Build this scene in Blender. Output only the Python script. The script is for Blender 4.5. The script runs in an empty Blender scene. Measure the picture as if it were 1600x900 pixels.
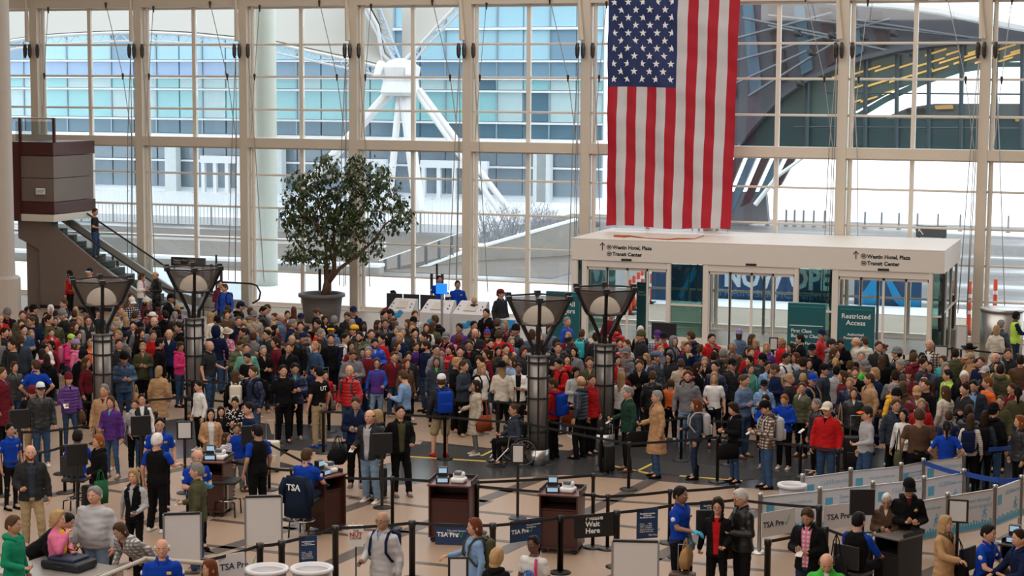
import bpy, bmesh, math, random
import numpy as np
from mathutils import Vector, Matrix, noise
R = random.Random(7)
PI = math.pi
sc = bpy.context.scene
COL = sc.collection
# ------------------------------------------------------------------ camera
FOC, PITCH, ROLL, YAW, CH = 2861.14, 0.1093, 0.0059, -0.3391, 8.03
cp, sp, cy_, sy_, cr, sr = math.cos(PITCH), math.sin(PITCH), math.cos(YAW), math.sin(YAW), math.cos(ROLL), math.sin(ROLL)
FW = Vector((sy_*cp, cy_*cp, -sp)); RT0 = Vector((cy_, -sy_, 0)); UP0 = RT0.cross(FW)
RT = cr*RT0 + sr*UP0; UP = -sr*RT0 + cr*UP0
CAM = Vector((0, 0, CH))
cam = bpy.data.cameras.new('camera'); co = bpy.data.objects.new('camera', cam); COL.objects.link(co)
co.matrix_world = Matrix(((RT.x, UP.x, -FW.x, 0), (RT.y, UP.y, -FW.y, 0), (RT.z, UP.z, -FW.z, CH), (0, 0, 0, 1)))
cam.sensor_width = 36; cam.lens = FOC/1600*36; cam.clip_end = 600; cam.clip_start = 0.5
sc.camera = co
# ------------------------------------------------------------------ sky, lamps, exposure
w = bpy.data.worlds.new('overcast_sky'); sc.world = w; w.use_nodes = True
bg = w.node_tree.nodes['Background']; bg.inputs[0].default_value = (0.93, 0.96, 1.0, 1); bg.inputs[1].default_value = 2.3
sc.view_settings.view_transform = 'Standard'; sc.view_settings.look = 'None'; sc.view_settings.gamma = 1
sc.view_settings.use_curve_mapping = False; sc.view_settings.exposure = 0.12
def area(name, loc, sx, sy, power, col, rot=(0, 0, 0)):
    l = bpy.data.lights.new(name, 'AREA'); l.shape = 'RECTANGLE'; l.size = sx; l.size_y = sy; l.energy = power; l.color = col
    o = bpy.data.objects.new(name, l); o.location = loc; o.rotation_euler = rot; COL.objects.link(o); return o
area('hall_skylight_and_fill', (-14, 34, 17.5), 26, 40, 4900, (1.0, 0.93, 0.85))
area('hall_skylight_and_fill', (-16, 4, 17.0), 34, 14, 4600, (1.0, 0.93, 0.86), (math.radians(40), 0, 0))  # added camera-side fill, tilted to brighten the glass wall frames and faces

def ray(px, py):
    return FW + RT*((px-800)/FOC) - UP*((py-450)/FOC)
def F(px, py, z=0.0):            # pixel -> point on the horizontal plane z
    d = ray(px, py); t = (z-CH)/d.z; return CAM + d*t
def O(px, py, Y):                # pixel -> point on the upright plane y = Y
    d = ray(px, py); return CAM + d*(Y/d.y)
def proj(P):
    d = Vector(P)-CAM; z = d.dot(FW); return 800+FOC*d.dot(RT)/z, 450-FOC*d.dot(UP)/z, z
WY = 59.93
# ------------------------------------------------------------------ materials
MATS = {}
def nt(name, rough=0.6, metal=0.0, spec=0.5):
    m = bpy.data.materials.new(name); m.use_nodes = True; t = m.node_tree
    b = t.nodes['Principled BSDF']; b.inputs['Roughness'].default_value = rough; b.inputs['Metallic'].default_value = metal
    b.inputs['Specular IOR Level'].default_value = spec
    MATS[name] = m; return m, t, b
def node(t, ty, **kw):
    n = t.nodes.new(ty)
    for k, v in kw.items():
        if k.startswith('i_'):
            k = k[2:]; k = int(k) if k.isdigit() else k.replace('_', ' ')
            n.inputs[k].default_value = v
        else: setattr(n, k, v)
    return n
def M(name, col, rough=0.6, metal=0.0, var=0.08, scale=3.0, bump=0.0, emit=0.0, spec=0.5):
    if name in MATS: return MATS[name]
    m, t, b = nt(name, rough, metal, spec)
    tc = node(t, 'ShaderNodeTexCoord'); nz = node(t, 'ShaderNodeTexNoise', i_Scale=scale, i_Detail=4.0)
    t.links.new(tc.outputs['Object'], nz.inputs['Vector'])
    mx = node(t, 'ShaderNodeMix', data_type='RGBA')
    mx.inputs[6].default_value = (*[c*(1-var) for c in col], 1); mx.inputs[7].default_value = (*[min(1, c*(1+var)) for c in col], 1)
    t.links.new(nz.outputs[0], mx.inputs[0]); t.links.new(mx.outputs[2], b.inputs['Base Color'])
    if bump:
        bp = node(t, 'ShaderNodeBump', i_Strength=bump, i_Distance=0.01); t.links.new(nz.outputs[0], bp.inputs['Height']); t.links.new(bp.outputs[0], b.inputs['Normal'])
    if emit:
        b.inputs['Emission Color'].default_value = (*col, 1); b.inputs['Emission Strength'].default_value = emit
    return m
def glass(name, tint, gloss=0.08, rough=0.02, refl=(1, 1, 1)):
    if name in MATS: return MATS[name]
    m = bpy.data.materials.new(name); m.use_nodes = True; t = m.node_tree; t.nodes.clear(); MATS[name] = m
    o = node(t, 'ShaderNodeOutputMaterial'); tr = node(t, 'ShaderNodeBsdfTransparent'); tr.inputs[0].default_value = (*tint, 1)
    gl = node(t, 'ShaderNodeBsdfGlossy'); gl.inputs['Roughness'].default_value = rough; gl.inputs[0].default_value = (*refl, 1)
    lw = node(t, 'ShaderNodeLayerWeight', i_Blend=0.15); ad = node(t, 'ShaderNodeMath', operation='MULTIPLY_ADD'); ad.inputs[1].default_value = 0.6; ad.inputs[2].default_value = gloss
    t.links.new(lw.outputs['Fresnel'], ad.inputs[0]); mx = node(t, 'ShaderNodeMixShader')
    t.links.new(ad.outputs[0], mx.inputs[0]); t.links.new(tr.outputs[0], mx.inputs[1]); t.links.new(gl.outputs[0], mx.inputs[2]); t.links.new(mx.outputs[0], o.inputs[0])
    return m
def objmat(name, rough=0.85, pat=None, sheen=0.0, nscale=9.0, bump=0.3, amp=0.16, spec=0.12):
    """fabric / hair / skin whose colour is the object's own colour"""
    m, t, b = nt(name, rough, 0, spec)
    oi = node(t, 'ShaderNodeObjectInfo'); tc = node(t, 'ShaderNodeTexCoord')
    nz = node(t, 'ShaderNodeTexNoise', i_Scale=nscale, i_Detail=5.0); t.links.new(tc.outputs['Object'], nz.inputs['Vector'])
    mp = node(t, 'ShaderNodeMapRange'); mp.inputs[3].default_value = 1-amp; mp.inputs[4].default_value = 1+amp
    t.links.new(nz.outputs[0], mp.inputs[0])
    vm = node(t, 'ShaderNodeVectorMath', operation='SCALE'); t.links.new(mp.outputs[0], vm.inputs['Scale'])
    src = oi.outputs['Color']
    if pat:
        mx = node(t, 'ShaderNodeMix', data_type='RGBA'); t.links.new(src, mx.inputs[6])
        if pat == 'stripe':
            wv = node(t, 'ShaderNodeTexWave', wave_type='BANDS', bands_direction='Z', i_Scale=7.0, i_Distortion=0.6); f = wv.outputs[1]; c2 = (0.75, 0.73, 0.7, 1)
            t.links.new(tc.outputs['Object'], wv.inputs['Vector'])
        elif pat == 'plaid':
            wa = node(t, 'ShaderNodeTexWave', wave_type='BANDS', bands_direction='Z', i_Scale=5.0); wb = node(t, 'ShaderNodeTexWave', wave_type='BANDS', bands_direction='X', i_Scale=5.0)
            t.links.new(tc.outputs['Object'], wa.inputs['Vector']); t.links.new(tc.outputs['Object'], wb.inputs['Vector'])
            ml = node(t, 'ShaderNodeMath', operation='MULTIPLY'); t.links.new(wa.outputs[1], ml.inputs[0]); t.links.new(wb.outputs[1], ml.inputs[1]); f = ml.outputs[0]; c2 = (0.7, 0.68, 0.64, 1)
        else:
            vr = node(t, 'ShaderNodeTexVoronoi', i_Scale=22.0); t.links.new(tc.outputs['Object'], vr.inputs['Vector'])
            gt = node(t, 'ShaderNodeMath', operation='LESS_THAN'); gt.inputs[1].default_value = 0.42; t.links.new(vr.outputs[0], gt.inputs[0]); f = gt.outputs[0]; c2 = (0.72, 0.68, 0.66, 1)
        mx.inputs[7].default_value = c2; t.links.new(f, mx.inputs[0]); src = mx.outputs[2]
    t.links.new(src, vm.inputs[0]); t.links.new(vm.outputs[0], b.inputs['Base Color'])
    bp = node(t, 'ShaderNodeBump', i_Strength=bump, i_Distance=0.012); t.links.new(nz.outputs[0], bp.inputs['Height']); t.links.new(bp.outputs[0], b.inputs['Normal'])
    return m
CLOTH = objmat('woven_cloth'); SLICK = objmat('slick_nylon', 0.45, spec=0.4); DENIM = objmat('denim', 0.9, nscale=30, amp=0.3)
STRIPE = objmat('striped_cloth', pat='stripe'); PLAID = objmat('plaid_cloth', pat='plaid'); FLORAL = objmat('printed_cloth', pat='dots')
SKIN = objmat('skin', 0.55, nscale=14, bump=0.05, amp=0.06, spec=0.4); HAIR = objmat('hair', 0.6, nscale=40, bump=0.6, amp=0.35, spec=0.12)
LIPS = objmat('lips', 0.5, nscale=5, bump=0, amp=0.0); 
EYEW = M('eye_white', (0.75, 0.73, 0.7), 0.3); EYED = M('eye_dark', (0.03, 0.02, 0.015), 0.2)
# ------------------------------------------------------------------ object helpers
def tag(o, label=None, cat=None, group=None, kind=None):
    if label: o['label'] = label
    if cat: o['category'] = cat
    if group: o['group'] = group
    if kind: o['kind'] = kind
    return o
def empty(name, loc=(0, 0, 0), rz=0.0, **kw):
    o = bpy.data.objects.new(name, None); o.location = loc; o.rotation_euler = (0, 0, rz); o.empty_display_size = 0.1; COL.objects.link(o); return tag(o, **kw)
def link(name, mesh, parent=None, loc=(0, 0, 0), rot=(0, 0, 0), scale=None, color=None, **kw):
    o = bpy.data.objects.new(name, mesh); COL.objects.link(o); o.location = loc; o.rotation_euler = rot
    if scale is not None: o.scale = scale
    if color is not None: o.color = (*color, 1) if len(color) == 3 else color
    if parent is not None: o.parent = parent
    return tag(o, **kw)
class MB:
    """collects shapes, one mesh at the end"""
    def __init__(s): s.v = []; s.f = []; s.mi = []; s.cur = 0
    def add(s, vs, fs):
        b = len(s.v); s.v += [tuple(v) for v in vs]; s.f += [tuple(i+b for i in f) for f in fs]; s.mi += [s.cur]*len(fs); return s
    def box(s, x0, x1, y0, y1, z0, z1):
        return s.add([(x0, y0, z0), (x1, y0, z0), (x1, y1, z0), (x0, y1, z0), (x0, y0, z1), (x1, y0, z1), (x1, y1, z1), (x0, y1, z1)],
                     [(0, 3, 2, 1), (4, 5, 6, 7), (0, 1, 5, 4), (1, 2, 6, 5), (2, 3, 7, 6), (3, 0, 4, 7)])
    def rbox(s, x0, x1, y0, y1, z0, z1, b=0.01, seg=2):
        bm = bmesh.new(); bmesh.ops.create_cube(bm, size=1)
        for v in bm.verts: v.co = Vector(((x0+x1)/2+v.co.x*(x1-x0), (y0+y1)/2+v.co.y*(y1-y0), (z0+z1)/2+v.co.z*(z1-z0)))
        bmesh.ops.bevel(bm, geom=bm.edges[:], offset=min(b, .49*min(x1-x0, y1-y0, z1-z0)), segments=seg, affect='EDGES', profile=0.5)
        bm.verts.index_update(); s.add([v.co[:] for v in bm.verts], [[v.index for v in f.verts] for f in bm.faces]); bm.free(); return s
    def loft(s, rings, cap=True, close=False):
        n = len(rings[0]); vs = [p for r in rings for p in r]; fs = []
        m = len(rings)
        for i in range(m if close else m-1):
            a, b = i*n, ((i+1) % m)*n
            for j in range(n): k = (j+1) % n; fs.append((a+j, a+k, b+k, b+j))
        if cap and not close: fs.append(tuple(range(n))[::-1]); fs.append(tuple((m-1)*n+j for j in range(n)))
        return s.add(vs, fs)
    def tube(s, pts, r, n=8, cap=True, close=False):
        pts = [Vector(p) for p in pts]; rs = r if isinstance(r, (list, tuple)) else [r]*len(pts); rings = []
        L = len(pts); prev = None
        for i, p in enumerate(pts):
            if close: d = pts[(i+1) % L]-pts[i-1]
            else: d = pts[min(i+1, L-1)]-pts[max(i-1, 0)]
            d.normalize()
            if prev is None: u = d.orthogonal().normalized()
            else: u = (prev-d*prev.dot(d)).normalized()
            prev = u; v = d.cross(u)
            rings.append([p+(u*math.cos(2*PI*j/n)+v*math.sin(2*PI*j/n))*rs[i] for j in range(n)])
        return s.loft(rings, cap, close)
    def lathe(s, prof, c=(0, 0, 0), n=20, cap=True):
        return s.loft([[(c[0]+r*math.cos(2*PI*j/n), c[1]+r*math.sin(2*PI*j/n), c[2]+z) for j in range(n)] for r, z in prof], cap)
    def cone(s, p0, r0, p1, r1, n=10):
        p0 = Vector(p0); p1 = Vector(p1); d = (p1-p0); L = d.length or 1e-6; d = d/L; pts = []; rs = []
        for a in (80, 50, 22): a = math.radians(a); pts.append(p0-d*r0*math.sin(a)); rs.append(r0*math.cos(a))
        pts += [p0, p1]; rs += [r0, r1]
        for a in (22, 50, 80): a = math.radians(a); pts.append(p1+d*r1*math.sin(a)); rs.append(r1*math.cos(a))
        return s.tube(pts, rs, n)
    def ball(s, c, r, n=10, m=7):
        r = r if isinstance(r, (tuple, list)) else (r, r, r)
        return s.loft([[(c[0]+r[0]*math.cos(2*PI*j/n)*math.sin(PI*(i+.15)/(m-.7)), c[1]+r[1]*math.sin(2*PI*j/n)*math.sin(PI*(i+.15)/(m-.7)), c[2]+r[2]*math.cos(PI*(i+.15)/(m-.7))) for j in range(n)] for i in range(m)][::-1])
    def prism(s, poly, y0, y1):        # polygon in (x, z), extruded along y
        n = len(poly); a = sum(poly[i][0]*poly[(i+1) % n][1]-poly[(i+1) % n][0]*poly[i][1] for i in range(n))
        if a < 0: poly = poly[::-1]
        vs = [(x, y0, z) for x, z in poly]+[(x, y1, z) for x, z in poly]
        return s.add(vs, [tuple(range(n)), tuple(range(2*n-1, n-1, -1))]+[(j, j+n, (j+1) % n+n, (j+1) % n) for j in range(n)])
    def xf(s, mat, start=0):
        for i in range(start, len(s.v)): s.v[i] = tuple(mat @ Vector(s.v[i]))
        return s
    def mesh(s, name, mats, smooth=False):
        me = bpy.data.meshes.new(name); me.from_pydata(s.v, [], s.f)
        for m in (mats if isinstance(mats, (list, tuple)) else [mats]): me.materials.append(m)
        me.polygons.foreach_set('material_index', s.mi)
        if smooth: me.polygons.foreach_set('use_smooth', [True]*len(s.f))
        me.update(); return me
    def build(s, name, mats, parent=None, smooth=False, **kw):
        return link(name, s.mesh(name, mats, smooth), parent, **kw)
_bc = {}
def box(name, mat, x0, x1, y0, y1, z0, z1, parent=None, bev=0.0, rz=0.0, **kw):
    """box whose mesh is shared with every other box of that size"""
    d = (round(x1-x0, 3), round(y1-y0, 3), round(z1-z0, 3)); k = (d, mat.name, bev)
    if k not in _bc:
        b = MB(); (b.rbox(-d[0]/2, d[0]/2, -d[1]/2, d[1]/2, -d[2]/2, d[2]/2, bev) if bev else b.box(-d[0]/2, d[0]/2, -d[1]/2, d[1]/2, -d[2]/2, d[2]/2)); _bc[k] = b.mesh(name, mat)
    return link(name, _bc[k], parent, ((x0+x1)/2, (y0+y1)/2, (z0+z1)/2), (0, 0, rz), **kw)
def text(body, size, mat, parent, loc, rot=(PI/2, 0, 0), name='lettering', ext=0.002, align='LEFT', sx=1.0, bold=0.0, spacing=1.0):
    c = bpy.data.curves.new(name, 'FONT'); c.body = body; c.size = size; c.extrude = ext; c.align_x = align; c.resolution_u = 2; c.offset = bold; c.space_line = spacing
    c.materials.append(mat); o = bpy.data.objects.new('tmp', c); COL.objects.link(o); dg = bpy.context.evaluated_depsgraph_get()
    me = bpy.data.meshes.new_from_object(o.evaluated_get(dg)); bpy.data.objects.remove(o); bpy.data.curves.remove(c)
    o = link(name, me, parent, loc, rot); o.scale = (sx, 1, 1); return o
# ------------------------------------------------------------------ people: shared body, clothing, hair and hat meshes
def remesh(mb, voxel, smooth=3, fold=0.0, seed=0, mats=CLOTH, cut=None, name='garment', taper=None):
    me = mb.mesh('tmp', mats); o = bpy.data.objects.new('tmp', me); COL.objects.link(o)
    m = o.modifiers.new('r', 'REMESH'); m.mode = 'VOXEL'; m.voxel_size = voxel; m.use_smooth_shade = True
    s = o.modifiers.new('s', 'SMOOTH'); s.iterations = smooth; s.factor = 0.6
    dg = bpy.context.evaluated_depsgraph_get(); e = o.evaluated_get(dg); r = bpy.data.meshes.new_from_object(e)
    bpy.data.objects.remove(o); bpy.data.meshes.remove(me)
    r.name = name; r.materials.clear(); r.materials.append(mats)
    if fold:
        n = len(r.vertices); a = np.empty(n*3); r.vertices.foreach_get('co', a); nn = np.empty(n*3); r.vertices.foreach_get('normal', nn)
        a = a.reshape(-1, 3); nn = nn.reshape(-1, 3); off = Vector((seed*3.1, seed*1.7, seed))
        d = np.array([noise.noise(Vector((p[0]*9, p[1]*9, p[2]*16))+off) for p in a])
        a += nn*(d*fold)[:, None]; r.vertices.foreach_set('co', a.ravel())
    if cut:
        bm = bmesh.new(); bm.from_mesh(r)
        for pc, pn in cut.planes: bmesh.ops.bisect_plane(bm, geom=bm.verts[:]+bm.edges[:]+bm.faces[:], plane_co=pc, plane_no=pn, dist=1e-4)
        fs = [f for f in bm.faces if cut(f.calc_center_median())]
        bmesh.ops.delete(bm, geom=fs, context='FACES'); bm.to_mesh(r); bm.free()
    r.polygons.foreach_set('use_smooth', [True]*len(r.polygons)); r.update()
    return r
HZ = 1.633       # head centre height of the 1.75 m figure
HIP = Vector((0, 0, 0.93))
# arms: (elbow, wrist) for the -x and the +x side; curl = finger bend
def A(e, w_, c=0.5): return (Vector(e), Vector(w_), c)
ARMS = {
 'idle': (A((-.25, .03, 1.14), (-.26, -.05, .89), .35), A((.25, .03, 1.14), (.26, -.05, .89), .35)),
 'phone': (A((-.235, -.02, 1.14), (-.075, -.27, 1.17), .9), A((.24, -.01, 1.14), (.09, -.26, 1.15), .9)),
 'hold': (A((-.24, 0, 1.14), (-.17, -.25, 1.09), .8), A((.25, .03, 1.14), (.27, -.04, .89), .4)),
 'cross': (A((-.245, -.02, 1.15), (.06, -.20, 1.19), .5), A((.245, -.02, 1.15), (-.06, -.23, 1.15), .5)),
 'face': (A((-.23, -.13, 1.20), (-.10, -.19, 1.45), .9), A((.24, -.02, 1.14), (.04, -.21, 1.12), .5)),
 'walk': (A((-.24, .12, 1.16), (-.25, .06, .92), .4), A((.24, -.04, 1.14), (.24, -.20, .96), .4)),
 'case': (A((-.27, .08, 1.15), (-.33, .14, .91), 1.0), A((.24, -.01, 1.14), (.16, -.24, 1.06), .7)),
 'reach': (A((-.24, -.10, 1.2), (-.20, -.36, 1.18), .5), A((.25, .03, 1.14), (.27, -.04, .89), .4)),
 'hips': (A((-.34, .08, 1.17), (-.20, -.04, 1.0), .6), A((.34, .08, 1.17), (.20, -.04, 1.0), .6)),
 'desk': (A((-.25, -.14, 1.18), (-.16, -.38, 1.12), .4), A((.25, -.14, 1.18), (.16, -.38, 1.12), .4)),
}
# legs: (hip, knee, ankle) per side, toe direction
LEGS = {
 'stand': (((-.085, 0, .91), (-.10, -.01, .50), (-.11, .02, .09)), ((.085, 0, .91), (.10, -.01, .50), (.11, .02, .09))),
 'relax': (((-.085, 0, .91), (-.09, -.01, .50), (-.09, .02, .09)), ((.085, 0, .91), (.13, -.07, .51), (.16, -.03, .09))),
 'walk': (((-.085, 0, .90), (-.09, -.12, .51), (-.09, -.22, .10)), ((.085, 0, .90), (.09, .02, .49), (.09, .24, .15))),
 'sit': (((-.09, 0, .52), (-.14, -.42, .54), (-.15, -.40, .12)), ((.09, 0, .52), (.14, -.42, .54), (.15, -.36, .12))),
}
POSE = {'i': ('idle', 'stand'), 'p': ('phone', 'stand'), 'h': ('hold', 'relax'), 'x': ('cross', 'stand'), 'f': ('face', 'relax'), 'w': ('walk', 'walk'),
        'c': ('case', 'relax'), 'r': ('reach', 'relax'), 'k': ('hips', 'stand'), 's': ('desk', 'sit'), 'd': ('desk', 'stand'), 'b': ('reach', 'stand'), 'q': ('hold', 'sit')}
LEAN = {'s': .10, 'b': .85, 'd': .12, 'q': .02}
def upper(pose):
    """matrix taking upright upper-body coordinates to the posed ones"""
    dz = -.41 if pose in 'sq' else 0
    return Matrix.Translation((0, 0, dz)) @ Matrix.Translation(HIP) @ Matrix.Rotation(LEAN.get(pose, 0), 4, 'X') @ Matrix.Translation(-HIP)
def torso_rings(mb, infl, z0, z1=1.5, hem=0.0, n=16, belly=0.0):
    prof = [(.30, .16, .13), (.60, .165, .13), (.86, .155, .115), (.95, .155, .115), (1.08, .135, .10), (1.2, .150, .11), (1.32, .168, .115), (1.41, .165, .10), (1.46, .105, .078), (1.50, .062, .062), (1.53, .055, .058)]
    zs = sorted(set([z0]+[p[0] for p in prof if z0 < p[0] < z1]+[z1])); rings = []
    for z in zs:
        for a, b in zip(prof, prof[1:]):
            if a[0] <= z <= b[0]: t = (z-a[0])/(b[0]-a[0]); rx = a[1]+(b[1]-a[1])*t; ry = a[2]+(b[2]-a[2])*t; break
        k = max(0, (.95-z)/.5)*hem; be = belly*math.exp(-((z-1.08)/.16)**2)
        rings.append([((rx+infl+k+be*.5)*math.cos(2*PI*j/n), (ry+infl*.9+k+be)*math.sin(2*PI*j/n)*1.0-be*.6, z) for j in range(n)])
    return mb.loft(rings)
def sleeves(mb, arms, r0, r1, r2, end=1.0):
    for sx, (e, w_, c) in zip((-1, 1), arms):
        sh = Vector((sx*.165, 0, 1.405))
        mb.cone(sh, r0, e, r1)
        if end > 0: mb.cone(e, r1, e+(w_-e)*end, r2)
        else: pass
    return mb
def legs_mb(mb, legs, rt, rk, ra, end=1.0):
    for h, k, a in legs:
        h, k, a = Vector(h), Vector(k), Vector(a)
        mb.cone(h, rt, k, rk)
        if end > 0: mb.cone(k, rk, k+(a-k)*end, ra)
    return mb
def hand(mb, w_, d, inward, curl):
    """palm and five separate bent fingers; d = forearm direction, inward = palm side"""
    d = d.normalized(); nrm = (inward-d*inward.dot(d)).normalized(); side = d.cross(nrm)
    mb.cone(w_-d*.02, .024, w_+d*.035, .026, 8)
    for s_ in (-.022, 0, .022): mb.cone(w_+d*.02+side*s_*.6, .017, w_+d*.078+side*s_, .014, 6)
    for i, (s_, L) in enumerate(((-.030, .062), (-.010, .076), (.010, .072), (.029, .056))):
        p = w_+d*.075+side*s_; pts = [p]; ang = curl*.35
        for sgl in (.42, .32, .26):
            ang += curl*.75; p = p+(d*math.cos(ang)+nrm*math.sin(ang))*L*sgl*1.25; pts.append(p)
        mb.tube(pts, [.0095, .009, .0085, .006], 6)
    b = w_+d*.022-side*.026; t1 = b+(d*.7-side*.7+nrm*.35).normalized()*.04; t2 = t1+(d*.9-side*.1+nrm*.5).normalized()*.032
    mb.tube([b, t1, t2], [.013, .0105, .007], 6)
def head_mb(mb, hm):
    st = len(mb.v); mb.cur = 0; n, m = 20, 15; rings = []
    for i in range(m):
        th = PI*(i+.2)/(m-.6); z = -math.cos(th); s_ = math.sin(th); s_ = s_**.72 if z > 0 else s_; ring = []
        for j in range(n):
            a = 2*PI*j/n; x = math.sin(a)*s_; y = -math.cos(a)*s_; X, Y_, Z = .074*x, .095*y, .117*z
            if z < 0:
                t = -z; X *= 1-.30*t**1.4
                if y > 0: Y_ *= 1-.55*t
                else: Y_ *= 1-.02*t; Y_ -= .006*t
            elif y < 0: Y_ *= .97
            fr = max(0, -y)
            Y_ += .010*math.exp(-((X-.030)/.014)**2-((Z-.012)/.013)**2)*fr+.010*math.exp(-((X+.030)/.014)**2-((Z-.012)/.013)**2)*fr
            ring.append((X, Y_, Z))
        rings.append(ring)
    mb.loft(rings)
    mb.add([(-.006, -.086, .018), (.006, -.086, .018), (-.015, -.090, -.026), (.015, -.090, -.026), (0, -.118, -.024), (0, -.094, -.034)], [(0, 1, 4), (0, 4, 2), (1, 3, 4), (2, 4, 5), (4, 3, 5), (0, 2, 3, 1)])
    for sx in (-1, 1):
        mb.ball((sx*.077, .008, -.004), (.008, .019, .030), 8, 6)
    mb.cone((0, .012, -.05), .050, (0, .035, -.19), .060, 12)
    mb.cur = 1
    for sx in (-1, 1): mb.ball((sx*.029, -.080, .010), (.015, .010, .0075), 8, 6)
    mb.cur = 2
    for sx in (-1, 1):
        mb.ball((sx*.029, -.0885, .010), (.0065, .004, .0065), 6, 5)
        mb.tube([(sx*.014, -.093, .027), (sx*.03, -.0925, .032), (sx*.046, -.084, .027)], [.0035, .0045, .002], 5)
    mb.cur = 3; mb.ball((0, -.087, -.058), (.022, .0055, .0075), 8, 6); mb.cur = 0
    mb.xf(hm, st)
_cache = {}
def headmat(pose, yaw, pitch):
    U = upper(pose)
    return U @ Matrix.Translation((0, -.005, 1.50)) @ Matrix.Rotation(math.radians(yaw), 4, 'Z') @ Matrix.Rotation(math.radians(pitch)-LEAN.get(pose, 0)*.55, 4, 'X') @ Matrix.Translation((0, 0, HZ-1.60)) @ Matrix.Scale(1.14, 4) @ Matrix.Translation((0, 0, .10))
def posed(mb, pose): return mb.xf(upper(pose))
def body_mesh(pose, yaw, pitch):
    k = ('body', pose, yaw, pitch)
    if k in _cache: return _cache[k]
    k0 = ('b0', pose); arms = ARMS[POSE[pose][0]]; legs = LEGS[POSE[pose][1]]
    if k0 not in _cache:
        up = MB(); torso_rings(up, -.004, .88, 1.52); sleeves(up, arms, .050, .041, .027, 1.0); up.cone((0, .01, 1.43), .055, (0, .02, 1.55), .052); posed(up, pose)
        lo = MB(); legs_mb(lo, legs, .082, .056, .038); pz = legs[0][0][2]; lo.ball((0, .005, pz), (.135, .085, .11), 14, 9)
        for (h, kn, a) in legs: a = Vector(a); lo.cone(a, .036, a+Vector((0, -.10, -.05)), .030)
        up.add(lo.v, lo.f); _cache[k0] = remesh(up, .017, 2, mats=SKIN, name='person')
    b0 = _cache[k0]; mb = MB(); mb.add([v.co[:] for v in b0.vertices], [tuple(p.vertices) for p in b0.polygons])
    U = upper(pose); U3 = U.to_3x3()
    for sx, (e, w_, c) in zip((-1, 1), arms):
        st = len(mb.v); d = w_-e
        inward = Vector((-sx, 0, 0)) if d.z < -.15 else (Vector((0, 0, -1)) if POSE[pose][0] in ('desk', 'reach') else Vector((0, 0, 1)))
        if POSE[pose][0] == 'face' and sx < 0: inward = Vector((1, 0, 0))
        if POSE[pose][0] == 'cross': inward = Vector((0, 1, 0))
        hand(mb, w_, d, inward, c); mb.xf(U, st)
    head_mb(mb, headmat(pose, yaw, pitch))
    me = mb.mesh('person', [SKIN, EYEW, EYED, LIPS], True); _cache[k] = me; return me
def top_mesh(kind, pose):
    """kind: tee, sweater, jacket, open (unbuttoned jacket), puffer, coat, vest, shirt (what shows under an open jacket), polo"""
    k = ('top', kind, pose)
    if k in _cache: return _cache[k]
    arms = ARMS[POSE[pose][0]]; mb = MB(); hem = .90; sit = pose in 'sq'; cut = None; mat = CLOTH; fold = .007; n = 16; voxel = .0175
    if kind in ('tee', 'polo'):
        torso_rings(mb, .016, .90, 1.475); sleeves(mb, [(Vector((sx*.165, 0, 1.405)).lerp(e, .62), e, 0) for sx, (e, w_, c) in zip((-1, 1), arms)], .068, .060, .05, 0)
    elif kind == 'shirt': torso_rings(mb, .019, .89, 1.49)
    elif kind == 'sweater': torso_rings(mb, .022, .88, 1.50); sleeves(mb, arms, .066, .055, .040, .93); fold = .009
    elif kind == 'wide': torso_rings(mb, .030, .86, 1.50, belly=.07); sleeves(mb, arms, .078, .064, .042, .93); fold = .012
    elif kind in ('jacket', 'open'): torso_rings(mb, .036, .84, 1.52, hem=.02); sleeves(mb, arms, .074, .062, .050, .94); fold = .011
    elif kind == 'puffer':
        for z in np.arange(.86, 1.44, .075): 
            t = (z-.86)/.58; mb.ball((0, 0, z+.03), (.205+.015*math.sin(t*PI), .155, .058), 16, 7)
        torso_rings(mb, .034, .86, 1.52)
        for sx, (e, w_, c) in zip((-1, 1), arms):
            sh = Vector((sx*.165, 0, 1.405))
            for P, Q in ((sh, e), (e, e+(w_-e)*.9)):
                for i in range(4): p = P.lerp(Q, (i+.3)/4); mb.ball(p, .075-.004*i if P == sh else .066-.004*i, 10, 7)
        fold = .004; mat = SLICK
    elif kind == 'coat': torso_rings(mb, .038, .50 if not sit else .86, 1.52, hem=.05); sleeves(mb, arms, .076, .064, .052, .94); fold = .012
    elif kind == 'vest': torso_rings(mb, .030, .88, 1.50)
    mb2 = posed(mb, pose)
    me_cut = None
    if kind in ('open', 'jacket', 'puffer', 'coat', 'vest', 'polo'):
        inv = upper(pose).inverted()
        wid = {'open': .052, 'vest': .035, 'jacket': 0, 'puffer': 0, 'coat': 0, 'polo': 0}[kind]
        def me_cut(c):
            p = inv @ c
            return p.y < -.02 and abs(p.x) < CA+CB*(p.z-1.36) and p.z < 1.6
        CA, CB = {'open': (.070, .06), 'vest': (.035, .15), 'jacket': (-.006, .33), 'puffer': (-.008, .28), 'coat': (.005, .38), 'polo': (-.016, .4)}[kind]
        U_ = upper(pose); me_cut.planes = [(U_ @ Vector((sx*CA, 0, 1.36)), (U_.to_3x3() @ Vector((sx, 0, -CB))).normalized()) for sx in (-1, 1)]
    me = remesh(mb2, voxel, 2, fold, len(_cache), mat, me_cut, 'garment'); _cache[k] = me; return me
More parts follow.
